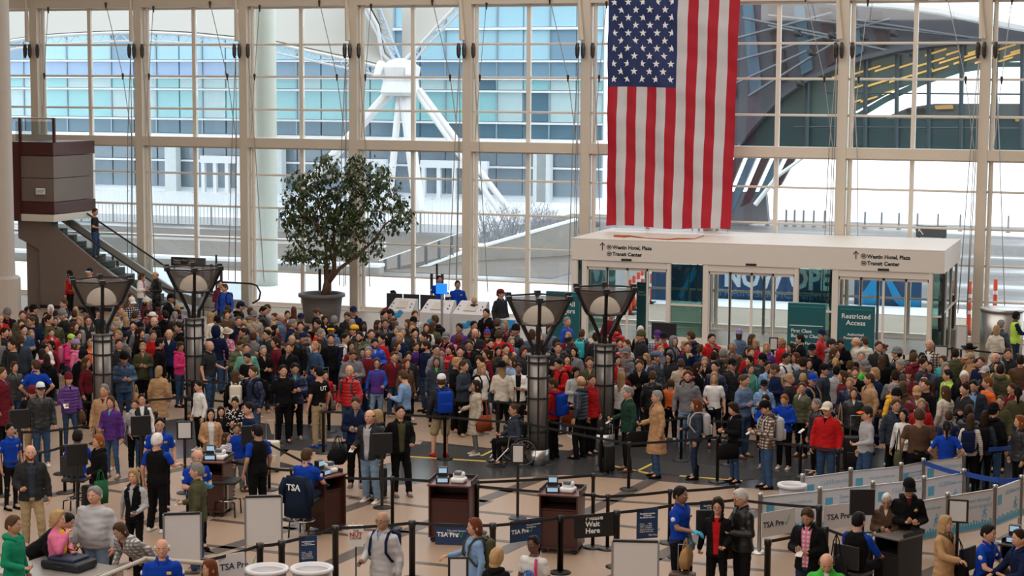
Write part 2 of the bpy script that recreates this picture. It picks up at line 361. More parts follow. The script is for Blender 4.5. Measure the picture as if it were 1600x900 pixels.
def bottom_mesh(kind, pose):
    lg = POSE[pose][1]; k = ('bot', kind, lg)
    if k in _cache: return _cache[k]
    legs = LEGS[lg]; pz = legs[0][0][2]; mb = MB()
    rings = []
    for z, rx, ry in ((pz+.12, .150, .118), (pz+.02, .168, .13), (pz-.08, .165, .125)): rings.append([(rx*math.cos(2*PI*j/16), ry*math.sin(2*PI*j/16), z) for j in range(16)])
    mb.loft(rings[::-1])
    if kind == 'skirt':
        mb.loft([[(r*math.cos(2*PI*j/16), r*.8*math.sin(2*PI*j/16), z) for j in range(16)] for z, r in ((pz-.45, .23), (pz, .17))])
    elif kind == 'shorts': legs_mb(mb, [(h, Vector(h).lerp(Vector(k_), .95), a) for h, k_, a in legs], .10, .092, .06, 0)
    else: legs_mb(mb, legs, .098, .074 if kind == 'trousers' else .062, .062 if kind == 'trousers' else .045, .98)
    me = remesh(mb, .0175, 2, .009, 3, CLOTH, None, kind); _cache[k] = me; return me
def shoe_mesh(boot=False):
    k = ('shoe', boot)
    if k in _cache: return _cache[k]
    mb = MB(); rings = []
    for y, w_, h in ((.075, .028, .05), (.06, .036, .075), (.02, .038, .085), (-.04, .040, .07), (-.11, .046, .052), (-.16, .042, .042), (-.19, .024, .03)):
        rings.append([(w_*math.cos(a), y, -.085+max(0, h*math.sin(a)) if math.sin(a) > 0 else -.085) for a in [2*PI*j/12 for j in range(12)]])
    mb.loft(rings)
    if boot: mb.cone((0, .02, -.03), .05, (0, .02, .16), .058)
    mb.cur = 1; mb.loft([[(r[j][0]*1.04, r[j][1], z) for j in range(12)] for r in [rings[3]] for z in (-.086, -.086)]) if False else None
    me = mb.mesh('shoe', CLOTH, True); _cache[k] = me; return me
# ---- hair, in head coordinates
def skull(az, th, off=0.0):
    s_ = math.sin(th); s_ = s_**.72 if th > PI/2 else s_; x = math.sin(az)*s_; y = -math.cos(az)*s_; z = -math.cos(th)
    return Vector((.074*x*(1+off), .097*y*(1+off), .119*z*(1+off)))
def hair_mesh(style):
    k = ('hair', style)
    if k in _cache: return _cache[k]
    mb = MB(); n, m = 28, 20; rings = []
    low = {'s': -.05, 'l': -.02, 'm': -.02, 'p': -.04, 'u': -.04, 'c': -.05, 'x': -.05}[style]
    for i in range(m):
        th = PI*(i+.15)/(m-.7); ring = []
        for j in range(n):
            az = 2*PI*j/n; a = abs((az+PI) % (2*PI)-PI)/PI      # 0 front .. 1 back
            zh = (.080 if style in 'slmc' else .086)-.080*min(1, max(0, a-.12)/.30)*1.05 if a < .42 else -.006+(low+.006)*min(1, (a-.42)/.25)
            p = skull(az, th); nz = noise.noise(p*45)*.004; inside = False
            if p.z > zh and not (style == 'x' and (p.z > .04 or a < .28)):
                o_ = {'s': .085, 'l': .13, 'm': .13, 'p': .07, 'u': .07, 'c': .26, 'x': .13}[style]
                o_ *= min(1, (p.z-zh)/.02+.35)
                p = skull(az, th, o_+noise.noise(p*26)*(.16 if style == 'c' else .07)); p.z += .004
            elif style in 'lmc' and a > .30:
                t = min(1, (zh-p.z)/.12+.1) if p.z < zh else 0
                L = {'l': .30, 'm': .10, 'c': .05}[style]*min(1, (a-.22)/.25)
                q = skull(az, PI/2, .20 if style != 'c' else .32); q.z = zh
                s_ = (1-t*.12) if style == 'l' else 1-t*.25
                u = max(0, min(1, (zh-p.z)/(zh+.12)))
                p = Vector((q.x*s_+nz, q.y*s_+.02*u+nz, zh-L*u))
                if i < 2: p = Vector((p.x*.5, .06+p.y*.2, p.z))
            else:
                p = skull(az, th, -.14)
            ring.append(p)
        rings.append(ring)
    mb.loft(rings)
    if style == 'p': mb.tube([(0, .095, .05), (0, .135, .03), (0, .145, -.05), (0, .12, -.14), (0, .11, -.20)], [.018, .028, .030, .022, .006], 8)
    if style == 'u': mb.ball((0, .105, .07), .036, 10, 8)
    me = mb.mesh('hair', HAIR, True); _cache[k] = me; return me
def beard_mesh():
    if 'beard' in _cache: return _cache['beard']
    mb = MB(); rings = []
    for t in range(9):
        az = math.radians(-80+20*t); r = []
        for th in (1.39, 1.09, .74, .44):
            p = skull(az, th, .06); t2 = max(0, -p.z/.117); p.x *= 1-.26*t2**1.4
            if abs(math.degrees(az)) < 25 and th > 1.0: p = skull(az, .98, .05)
            r.append(p)
        for th in (.44, 1.24): p = skull(az, th, -.1); r.append(p)
        rings.append(r)
    mb.loft(rings); me = mb.mesh('beard', HAIR, True); _cache['beard'] = me; return me
def hat_meshes(kind):
    k = ('hat', kind)
    if k in _cache: return _cache[k]
    out = []; mb = MB()
    if kind == 'cap':
        mb.lathe([(.0005, .148), (.03, .146), (.058, .132), (.078, .105), (.086, .07), (.088, .045)][::-1], (0, .002, 0), 18)
        mb.v = [(x*.92, y*1.16, z) for x, y, z in mb.v]; out.append(('cap', mb.mesh('cap', CLOTH, True)))
        b = MB(); top = []; bot = []
        for i in range(9):
            a = math.radians(-62+15.5*i); top.append((.074*math.sin(a), -.088*math.cos(a)*1.02, .055)); bot.append((.082*math.sin(a), -.088-.085*math.cos(a)**.6 if math.cos(a) > 0 else -.088, .036-.02*abs(math.sin(a))))
        vs = top+bot+[(x, y, z+.006) for x, y, z in top]+[(x, y, z+.006) for x, y, z in bot]; fs = []
        for i in range(8): fs += [(i, i+1, 10+i, 9+i), (18+i, 27+i, 28+i, 19+i), (9+i, 10+i, 28+i, 27+i)]
        b.add(vs, fs); out.append(('brim', b.mesh('brim', CLOTH, True)))
    elif kind in ('bean', 'pom'):
        mb.lathe([(.0005, .165), (.03, .163), (.06, .147), (.082, .115), (.090, .07), (.090, .03)][::-1], (0, .004, 0), 18); mb.v = [(x*.94, y*1.14, z) for x, y, z in mb.v]
        out.append(('knit_hat', mb.mesh('knit_hat', CLOTH, True)))
        b = MB(); b.lathe([(.092, .02), (.097, .03), (.097, .062), (.090, .07)], (0, .004, 0), 18); b.v = [(x*.94, y*1.14, z) for x, y, z in b.v]; out.append(('cuff', b.mesh('cuff', CLOTH, True)))
        if kind == 'pom': b = MB(); b.ball((0, .004, .185), .034, 10, 8); out.append(('pompom', b.mesh('pompom', CLOTH, True)))
    elif kind == 'brim':
        mb.lathe([(.0005, .165), (.045, .168), (.066, .155), (.080, .10), (.088, .05)][::-1], (0, .004, 0), 18); mb.v = [(x*.94, y*1.14, z) for x, y, z in mb.v]; out.append(('hat_crown', mb.mesh('hat_crown', CLOTH, True)))
        b = MB(); n = 24; rs = []
        for r, dz in ((.085, 0), (.13, -.004), (.175, .012), (.176, .018), (.13, .004), (.086, .008)): rs.append([(r*math.cos(2*PI*j/n)*.96, r*math.sin(2*PI*j/n)*1.06, .055+dz*(1+1.4*abs(math.cos(2*PI*j/n)))) for j in range(n)])
        b.loft(rs, close=True); out.append(('hat_brim', b.mesh('hat_brim', CLOTH, True)))
    elif kind == 'hood':
        n, m = 24, 14; rings = []
        for i in range(m):
            th = PI*(i+.2)/(m-.6); ring = []
            for j in range(n):
                az = 2*PI*j/n; a = abs((az+PI) % (2*PI)-PI)/PI; p = skull(az, th)
                if a < .2 and p.z < .085: p = skull(az, th, -.15)
                else:
                    p = skull(az, th, .24); 
                    if p.z < -.02: p.z *= 1.25; p.y += .01
                ring.append(p)
            rings.append(ring)
        mb.loft(rings); out.append(('hood', mb.mesh('hood', CLOTH, True)))
    elif kind == 'phones':
        mb.tube([(.083*math.cos(a), .0, .02+.105*math.sin(a)) for a in [PI*i/10 for i in range(11)]], .009, 8)
        for sx in (-1, 1): mb.cone((sx*.075, 0, 0), .032, (sx*.095, 0, 0), .028, 12)
        out.append(('headphones', mb.mesh('headphones', SLICK, True)))
    _cache[k] = out; return out
def hooddown_mesh():
    if 'hd' in _cache: return _cache['hd']
    mb = MB(); mb.tube([(-.075, -.09, 1.44), (-.10, -.03, 1.49), (-.09, .06, 1.50), (0, .12, 1.47), (.09, .06, 1.50), (.10, -.03, 1.49), (.075, -.09, 1.44)], [.018, .032, .042, .055, .042, .032, .018], 10)
    me = mb.mesh('hood', CLOTH, True); _cache['hd'] = me; return me
def collar_mesh():
    if 'co' in _cache: return _cache['co']
    mb = MB(); mb.tube([(-.03, -.095, 1.44), (-.065, -.06, 1.50), (-.06, .03, 1.525), (0, .07, 1.53), (.06, .03, 1.525), (.065, -.06, 1.50), (.03, -.095, 1.44)], [.012, .019, .021, .021, .021, .019, .012], 8)
    me = mb.mesh('collar', CLOTH, True); _cache['co'] = me; return me
CN = dict(black=(.006, .006, .007), charcoal=(.024, .025, .028), grey=(.16, .16, .17), lightgrey=(.40, .40, .42), white=(.72, .71, .70), cream=(.62, .56, .47), beige=(.50, .42, .33),
 tan=(.38, .22, .10), camel=(.42, .25, .13), khaki=(.36, .27, .16), brown=(.09, .05, .03), olive=(.07, .07, .035), green=(.02, .12, .05), brightgreen=(.06, .45, .06), lime=(.42, .65, .08), teal=(.02, .20, .22), aqua=(.05, .45, .50), seafoam=(.12, .30, .22),
 emerald=(.01, .22, .12), navy=(.007, .014, .048), blue=(.02, .07, .38), royal=(.006, .045, .36), lightblue=(.22, .36, .60), denim=(.035, .075, .155), steel=(.10, .15, .25), purple=(.09, .03, .19), lilac=(.30, .24, .45),
 pink=(.65, .16, .30), hotpink=(.66, .04, .18), maroon=(.13, .012, .02), red=(.42, .012, .014), orange=(.70, .13, .03), rust=(.30, .06, .02), yellow=(.75, .38, .02), gold=(.5, .33, .05), darkgreen=(.015, .045, .03), slate=(.035, .045, .065))
HC = dict(k=(.010, .008, .008), d=(.025, .014, .009), b=(.065, .035, .018), o=(.36, .23, .11), r=(.22, .07, .02), a=(.12, .035, .015), g=(.22, .21, .20), w=(.60, .58, .55))
HCN = dict(k='black', d='dark', b='brown', o='blond', r='ginger', a='auburn', g='grey', w='white')
HSN = dict(s='short', l='long', m='chin-length', p='tied-back', u='bun of', c='curly', x='thinning')
SK = dict(l=(.60, .32, .215), m=(.42, .23, .15), t=(.28, .14, .085), k=(.13, .062, .042))
TOPN = dict(jk='jacket', jo='open jacket', te='t-shirt', po='polo shirt', sw='sweater', hd='hoodie', ct='long coat', pf='puffer jacket', vs='vest', bz='blazer', ws='sweatshirt', sh='shirt', cd='cardigan')
CNAME = dict(lightgrey='light grey', brightgreen='bright green', lightblue='light blue', hotpink='hot pink', royal='royal blue', darkgreen='dark green', denim='denim blue', lime='lime green', emerald='emerald green')
def cn(c): return CNAME.get(c, c)
KIND = dict(jk='jacket', jo='open', te='tee', po='polo', sw='sweater', hd='sweater', ct='coat', pf='puffer', vs='vest', bz='open', ws='wide', sh='sweater', cd='open')
PN = dict(jk='jacket', jo='jacket', te='t_shirt', po='polo_shirt', sw='sweater', hd='hooded_sweatshirt', ct='coat', pf='puffer_jacket', vs='vest', bz='blazer', ws='sweatshirt', sh='shirt', cd='cardigan')
PATM = {'stripe': STRIPE, 'plaid': PLAID, 'dots': FLORAL}
_mv = {}
def withmat(me, mat):
    if me.materials[0] == mat: return me
    k = (me.name, mat.name)
    if k not in _mv: c = me.copy(); c.materials[0] = mat; _mv[k] = c
    return _mv[k]
def jit(c, s=.12):
    f = 1+R.uniform(-s, s); return tuple(max(0, min(1, x*f)) for x in c)
def person(loc, rz, H=1.75, hair='bs', hat=None, top='jk.black', bottom='jeans', pose='i', yaw=0, pitch=0, skin='l', fat=0.0, beard=False, mirror=False, shoes='black', extra=(), woman=False, z=0.0):
    s = H/1.78; wx = s*(1+fat)*(.97 if woman else 1.08)
    if H < 1.5: wx *= 1.08
    root = link('person', body_mesh(pose, yaw, pitch), None, (loc[0], loc[1], z), (0, 0, rz), (-wx if mirror else wx, s*(1.05+fat*.8), s), jit(SK[skin], .08))
    tk = top.split('/'); parts = tk[0].split('.'); kind, col = parts[0], parts[1]; pat = tk[1] if len(tk) > 1 else None
    me = top_mesh(KIND[kind], pose); 
    if pat and kind != 'jo': me = withmat(me, PATM[pat])
    elif kind == 'jk' and R.random() < .35: me = withmat(me, SLICK)
    link(PN[kind], me, root, color=jit(CN[col]))
    U = upper(pose)
    if kind in ('jk', 'jo', 'pf', 'ct', 'vs', 'bz', 'cd', 'po'):
        sc_ = parts[2] if len(parts) > 2 else (R.choice(('white', 'grey', 'navy', 'charcoal', 'lightgrey', 'maroon', 'steel', 'black', 'charcoal', 'slate')) if kind != 'po' else col)
        shp = 'shirt'
        s2 = link('shirt', top_mesh('shirt' if not (kind == 'vs') else 'sweater', pose), root, color=jit(CN[sc_], .05))
        if pat and kind == 'jo': s2.data = withmat(s2.data, PATM[pat])
        if kind == 'vs' and 'shortsleeve' in extra: bpy.data.objects.remove(s2); link('shirt', top_mesh('tee', pose), root, color=CN[sc_])
    if kind in ('jk', 'pf', 'ct', 'po', 'jo', 'bz'):
        o = link('collar', collar_mesh(), root, color=jit(CN[col])); o.matrix_local = U
    if kind == 'hd' or (kind in ('jk', 'pf') and R.random() < .35):
        if hat != 'hood': o = link('hood', hooddown_mesh(), root, color=jit(CN[col])); o.matrix_local = U
    bc = dict(jeans=CN['denim'], darkjeans=(.02, .035, .07), lightjeans=(.16, .24, .34))
    bk, _, bcol = bottom.partition('.'); bm_ = bottom_mesh('shorts' if bk == 'shorts' else 'skirt' if bk == 'skirt' else 'slim' if woman else 'trousers', pose)
    if bk in bc: bm_ = withmat(bm_, DENIM)
    link('shorts' if bk == 'shorts' else 'skirt' if bk == 'skirt' else 'trousers', bm_, root, color=jit(bc.get(bk, CN.get(bcol or bk, CN['black']))))
    for (h, k_, a) in LEGS[POSE[pose][1]]:
        o = link('shoe', shoe_mesh('boots' in extra), root, a, color=CN[shoes])
        if a[2] > .12: o.rotation_euler = (.25, 0, 0)
    hm = headmat(pose, yaw, pitch)
    hc = jit(HC[hair[0]], .2); st = hair[1]
    if st != 'z' and hat != 'hood':
        o = link('hair', hair_mesh(st), root, color=hc); o.matrix_local = hm
    if beard: o = link('beard', beard_mesh(), root, color=hc); o.matrix_local = hm
    if hat:
        hk, _, c = hat.partition('.'); first = None; c = c or col; c1, _, c2 = c.partition('+')
        for nm, me in hat_meshes(hk):
            me2 = me
            if c2 == 'stripe' and nm == 'knit_hat': me2 = withmat(me, STRIPE)
            ccol = CN.get(c2, CN[c1]) if nm in ('brim', 'pompom', 'cuff') and c2 in CN else CN[c1]
            o = link(nm, me2, first or root, color=jit(ccol, .05))
            if first is None: first = o; o.matrix_local = hm
    for e in extra:
        if e == 'glasses':
            b = MB()
            for sx in (-1, 1): b.tube([(sx*.030+.019*math.cos(t), -.100, .010+.014*math.sin(t)) for t in [2*PI*i/10 for i in range(10)]], .0022, 5, close=True); b.tube([(sx*.05, -.098, .014), (sx*.078, .0, .012)], .002, 5)
            if 'gl' not in _cache: _cache['gl'] = b.mesh('glasses', M('spectacle_frame', (.02, .02, .02), .3))
            o = link('glasses', _cache['gl'], root); o.matrix_local = hm
        if e == 'scarf' or e.startswith('scarf.'):
            o = link('scarf', collar_mesh(), root, color=CN[e[6:] or 'black']); o.matrix_local = U @ Matrix.Diagonal((1.3, 1.35, 1, 1))
        if e == 'officer': officer(root, pose, U)
        if e.startswith('phoneobj'): pass
    return root
def officer(root, pose, U):
    if 'patch' not in _cache:
        b = MB(); b.cone((0, 0, 0), .038, (.004, 0, 0), .036, 14); _cache['patch'] = b.mesh('shoulder_patch', M('patch_white', (.6, .62, .68), .7), True)
        b = MB(); b.rbox(-.03, .03, -.006, .006, -.02, .02, .004); _cache['badge'] = b.mesh('badge', M('badge_gold', (.7, .55, .25), .35, .8))
        b = MB(); rs = [[(r*math.cos(2*PI*j/18), r*.77*math.sin(2*PI*j/18), z) for j in range(18)] for r, z in ((.176, .955), (.180, .955), (.180, .995), (.176, .995))]; b.loft(rs, close=True); _cache['belt'] = b.mesh('belt', M('belt_leather', (.01, .01, .01), .4))
    arms = ARMS[POSE[pose][0]]
    for sx, (e, w_, c) in zip((-1, 1), arms):
        p = Vector((sx*.165, 0, 1.405)).lerp(e, .38)+Vector((sx*.055, 0, 0)); o = link('shoulder_patch', _cache['patch'], root); o.matrix_local = U @ Matrix.Translation(p) @ Matrix.Scale(.55, 4, (1, 0, 0))
    o = link('badge', _cache['badge'], root); o.matrix_local = U @ Matrix.Translation((.09, -.128, 1.33))
    if pose not in 'sq': link('belt', _cache['belt'], root)
# ---- bags
def backpack(root, col, label, group, accent=None):
    if 'bp' not in _cache:
        b = MB(); b.rbox(-.155, .155, .13, .29, .98, 1.46, .06, 3); _cache['bp'] = b.mesh('backpack', CLOTH, True)
        b = MB(); b.rbox(-.12, .12, .27, .335, 1.0, 1.22, .03, 3); _cache['bp2'] = b.mesh('pocket', CLOTH, True)
        for sx in (-1, 1):
            b = MB(); b.tube([(sx*.09, .17, 1.44), (sx*.10, .08, 1.50), (sx*.115, -.04, 1.49), (sx*.12, -.13, 1.38), (sx*.13, -.15, 1.22), (sx*.17, -.05, 1.08), (sx*.16, .15, 1.02)], .019, 6); _cache['bp%d' % sx] = b.mesh('strap', CLOTH, True)
        b = MB(); b.tube([(-.03, .20, 1.455), (-.02, .21, 1.495), (.02, .21, 1.495), (.03, .20, 1.455)], .008, 6); _cache['bph'] = b.mesh('carry_loop', CLOTH, True)
    o = link('backpack', _cache['bp'], None, color=jit(CN[col], .05), label=label, cat='backpack', group=group); o.matrix_world = matof(root)
    for nm, k in (('pocket', 'bp2'), ('strap', 'bp-1'), ('strap', 'bp1'), ('carry_loop', 'bph')):
        link(nm, _cache[k], o, color=jit(CN[accent or col], .15))
    return o
def matof(root):
    return Matrix.Translation(root.location) @ root.rotation_euler.to_matrix().to_4x4() @ Matrix.Diagonal((*root.scale, 1))
def suitcase(loc, rz, col, label, h=.60, w=.40, d=.24, handle=True, soft=True, extend=.42):
    e = empty('suitcase', (loc[0], loc[1], 0), rz, label=label, cat='suitcase')
    b = MB(); b.rbox(-w/2, w/2, -d/2, d/2, .05, .05+h, .035, 3); b.build('shell', SLICK, e, True, color=CN[col])
    b = MB(); b.rbox(-w*.4, w*.4, -d/2-.025, -d/2+.01, .10, .05+h*.55, .02, 2); b.build('pocket', SLICK, e, True, color=jit(CN[col]))
    b = MB(); b.tube([(-w*.22, d*.38, .05+h-.02), (-w*.22, d*.38, .05+h+extend), (w*.22, d*.38, .05+h+extend), (w*.22, d*.38, .05+h-.02)], .009, 6); b.build('pull_handle', M('brushed_metal', (.45, .45, .46), .35, .8), e)
    for sx in (-1, 1):
        for sy in (-1, 1):
            b = MB(); b.cone((sx*w*.4-.012, sy*d*.35, .028), .028, (sx*w*.4+.012, sy*d*.35, .028), .028, 10); b.build('wheel', M('rubber', (.02, .02, .02), .7), e)
    return e
# ------------------------------------------------------------------ setting: materials
BEIGE = M('painted_steel_beige', (.68, .60, .50), .45, var=.04, scale=1.5); BEIGE2 = M('painted_mullion', (.76, .70, .62), .45, var=.03)
GLASS = glass('window_glass', (.93, .97, .98), .03); VGLASS = glass('door_glass', (.93, .97, .97), .03); TGLASS = glass('tinted_green_glass', (.40, .55, .50), .06)
SNOW = M('snow', (.86, .88, .92), .8, var=.04, scale=.6, bump=.3); WHITEP = M('white_paint', (.80, .80, .80), .5, var=.02)
BLACKM = M('black_metal', (.012, .012, .014), .45, var=.2); STEEL = M('brushed_steel', (.50, .49, .48), .32, .9, var=.06, scale=6); RUB = M('black_rubber', (.015, .015, .016), .6)
GREYP = M('grey_paint', (.30, .30, .30), .5, var=.03); CONC = M('concrete', (.36, .34, .31), .85, var=.12, scale=1.2, bump=.2); TAUPE = M('taupe_panel', (.19, .15, .13), .6, var=.04)
MAROON = M('maroon_panel', (.075, .018, .016), .5, var=.06); TEAL = M('teal_sign_board', (.004, .105, .125), .5, var=.04); WHITET = M('white_lettering', (.85, .87, .87), .6, var=0)
BLACKT = M('black_lettering', (.015, .015, .015), .6, var=0); OFFW = M('vestibule_white', (.74, .68, .63), .5, var=.02)
# ---- floor: stone with dark bands
m, t, b = nt('terrazzo_floor', .42, 0, .4)
tc = node(t, 'ShaderNodeTexCoord'); n1 = node(t, 'ShaderNodeTexNoise', i_Scale=.35, i_Detail=6.0); n2 = node(t, 'ShaderNodeTexNoise', i_Scale=60.0, i_Detail=2.0)
t.links.new(tc.outputs['Object'], n1.inputs['Vector']); t.links.new(tc.outputs['Object'], n2.inputs['Vector'])
mx = node(t, 'ShaderNodeMix', data_type='RGBA'); mx.inputs[6].default_value = (.38, .268, .19, 1); mx.inputs[7].default_value = (.47, .335, .24, 1); t.links.new(n1.outputs[0], mx.inputs[0])
m2 = node(t, 'ShaderNodeMix', data_type='RGBA', blend_type='MULTIPLY'); m2.inputs[0].default_value = .25; t.links.new(mx.outputs[2], m2.inputs[6]); t.links.new(n2.outputs[1], m2.inputs[7]); t.links.new(m2.outputs[2], b.inputs['Base Color'])
FLOOR = m
DARKFL = M('dark_granite', (.050, .050, .052), .25, var=.25, scale=4, spec=.5); LINEFL = M('brown_inlay', (.085, .062, .048), .4, var=.12); MATFL = M('black_floor_mat', (.016, .016, .017), .8, var=.2, scale=20)
LINEF2 = M('grey_granite', (.14, .135, .13), .3, var=.15)
b_ = MB(); b_.box(-75, 32, -16, 59.6, -.3, 0); floor = b_.build('floor', FLOOR, kind='structure')
def patch(name, pts, mat, th=.004):      # flat inlay given by corner pixels on the floor
    P = [F(x, y) for x, y in pts]; b_ = MB(); n = len(P)
    vs = [(p.x, p.y, .0005) for p in P]+[(p.x, p.y, th) for p in P]
    b_.add(vs, [tuple(range(n))[::-1], tuple(range(n, 2*n))]+[(j, (j+1) % n, (j+1) % n+n, j+n) for j in range(n)]); return b_.build(name, mat, floor)
def strip(p0, p1, w_, mat, name='inlay_strip', th=.004):
    a, c = F(*p0), F(*p1); d = (c-a).normalized()*w_/2; s_ = Vector((-d.y, d.x, 0)); b_ = MB()
    q = [a-s_, c-s_, c+s_, a+s_]; b_.add([(v.x, v.y, .0005) for v in q]+[(v.x, v.y, th) for v in q], [(0, 3, 2, 1), (4, 5, 6, 7), (0, 1, 5, 4), (1, 2, 6, 5), (2, 3, 7, 6), (3, 0, 4, 7)]); return b_.build(name, mat, floor)
# dark granite walkway through the middle and the black mats on it
patch('granite_band', [(420, 700), (560, 715), (700, 722), (1000, 728), (1260, 742), (1600, 772), (1600, 800), (1262, 770), (980, 748), (880, 742), (700, 752), (560, 762), (560, 735), (420, 730)], DARKFL, .003)
patch('granite_band', [(430, 662), (640, 668), (800, 672), (1600, 712), (1600, 772), (1260, 742), (1000, 728), (700, 722), (560, 715), (430, 705)], DARKFL, .003)
patch('granite_band', [(330, 545), (900, 552), (1600, 600), (1600, 668), (1000, 632), (640, 628), (330, 612)], DARKFL, .003)
patch('granite_band', [(170, 668), (300, 652), (420, 662), (430, 700), (250, 720), (200, 700)], DARKFL, .003)
patch('tan_field', [(470, 690), (600, 678), (660, 690), (640, 716), (560, 735), (500, 738), (430, 720)], FLOOR, .006)
patch('tan_field', [(640, 664), (760, 662), (880, 672), (930, 692), (890, 704), (760, 700), (650, 688)], FLOOR, .006)
patch('black_mat', [(420, 678), (500, 690), (690, 696), (860, 712), (860, 730), (690, 716), (480, 706), (420, 700)], MATFL, .010)
patch('black_mat', [(980, 715), (1260, 742), (1150, 752), (1000, 738), (930, 728)], MATFL, .010)
YEL = M('yellow_floor_tape', (.75, .52, .06), .6)
for a, c in (((640, 714), (790, 723)), ((752, 713), (790, 695)), ((960, 729), (1022, 742)), ((995, 737), (1028, 721)), ((1062, 744), (1160, 752)), ((380, 640), (410, 652)), ((78, 673), (112, 668))): strip(a, c, .07, YEL, 'floor_tape', .012)
# diagonal brown inlay lines of the near floor
for a, c in (((0, 790), (420, 705)), ((0, 870), (340, 790)), ((328, 864), (432, 832)), ((432, 832), (600, 776)), ((490, 892), (580, 852)), ((580, 852), (760, 782)), ((746, 784), (860, 742)), ((780, 864), (960, 780)), ((960, 780), (1020, 750)), ((955, 905), (1110, 830)), ((1110, 830), (1262, 772)), ((1290, 885), (1420, 822)), ((1440, 900), (1600, 830)), ((90, 900), (330, 862))):
    strip(a, c, .30, LINEFL)
for a, c in (((545, 778), (664, 792)), ((664, 792), (838, 808)), ((838, 808), (1030, 828)), ((746, 761), (860, 777)), ((860, 777), (1250, 800)), ((320, 852), (480, 868)), ((520, 825), (646, 832)), ((646, 832), (800, 847)), ((648, 879), (800, 894)), ((1030, 845), (1290, 866)), ((1400, 860), (1600, 880)), ((330, 812), (560, 838)), ((1010, 872), (1200, 892)), ((130, 760), (330, 790)), ((400, 752), (560, 778))):
    strip(a, c, .15, LINEFL)
# ---- walls of the hall beyond the frame
for nm, a in (('wall_left', (-75, -74.7, -16, 59.6, 0, 20)), ('wall_right', (31.7, 32, -16, 59.6, 0, 20)), ('wall_back', (-75, 32, -16.3, -16, 0, 20))): box(nm, BEIGE, *a, kind='structure')
box('ceiling', M('roof_fabric', (.78, .76, .72), .9), -75, 32, -16.3, 60.4, 18.3, 18.6, kind='structure')
# ---- glass curtain wall
CX = [-49.1, -44.65, -40.16, -35.68, -31.35, -27.0, -22.70, -18.42, -14.1, -9.74, -5.29, -.8, 3.7, 8.2]
ROWS = [0.16, 1.29, 2.44, 3.61, 4.80, 5.77]; ROWT = [6.17, 7.17, 8.35, 9.50, 10.80]
gw = empty('wall_glass', (0, 0, 0), kind='structure')
for x in CX:
    box('column', BEIGE, x-.155, x+.155, WY-.42, WY+.06, 0, 18.3, gw)
    c = MB(); c.tube([(x+.26, WY-.12, 0), (x+.26, WY-.12, 18.2)], .075, 8); c.build('column_rib', BEIGE2, gw)
    o = MB(); o.tube([(x-.22, WY-.5, 11.2), (x-.10, WY-.62, 9.62)], [.05, .10], 8); o.build('raking_strut', BEIGE, gw)
    for dx in (-.22, -.02, .32):
        c = MB(); c.loft([[(x+dx+r*math.cos(2*PI*j/8), WY-.62+r*.8*math.sin(2*PI*j/8), z) for j in range(8)] for r, z in ((.03, 9.0), (.075, 9.12), (.085, 9.36), (.05, 9.52))]); c.build('cable_clamp', M('dark_cast_steel', (.07, .06, .055), .4, .6), gw)
for i in range(len(CX)-1):
    x0, x1 = CX[i], CX[i+1]; wx = empty('window_%d' % (i+1), (0, 0, 0), kind='structure'); mid = x0+(x1-x0)*.49+.06
    box('mullion', BEIGE2, mid-.07, mid+.07, WY-.14, WY, 0, 18.2, wx)
    for z in ROWS[1:-1]+ROWT[1:-1]+[12.0, 13.2]:
        c = MB(); c.tube([(x0+.15, WY-.08, z), (x1-.15, WY-.08, z)], .042, 6); c.build('transom', BEIGE2, wx)
    box('sill', BEIGE2, x0+.15, x1-.15, WY-.16, WY+.04, 0, .16, wx)
    for z in (5.77, 10.80): box('transom', BEIGE2, x0+.15, x1-.15, WY-.12, WY+.02, z-.03, z+.05, wx)
    for rr in (ROWS, ROWT):
        for z0, z1 in zip(rr, rr[1:]):
            for xa, xb in ((x0+.16, mid-.07), (mid+.07, x1-.16)): box('pane', GLASS, xa, xb, WY-.05, WY-.035, z0+.03, z1-.03, wx)
box('beam', BEIGE, CX[0], CX[-1], WY-.40, WY+.02, 5.80, 6.14, gw); box('beam', BEIGE, CX[0], CX[-1], WY-.40, WY+.02, 10.86, 11.5, gw); box('beam', BEIGE2, CX[0], CX[-1], WY-.55, WY-.42, 11.9, 12.2, gw)
CAB = M('steel_cable', (.42, .40, .38), .4, .5); DKS = M('dark_cast_steel', (.07, .06, .055), .4, .6)
def cable(pts, r=.016, parent=gw, name='stay_cable', mat=CAB): b_ = MB(); b_.tube(pts, r, 5); return b_.build(name, mat, parent)
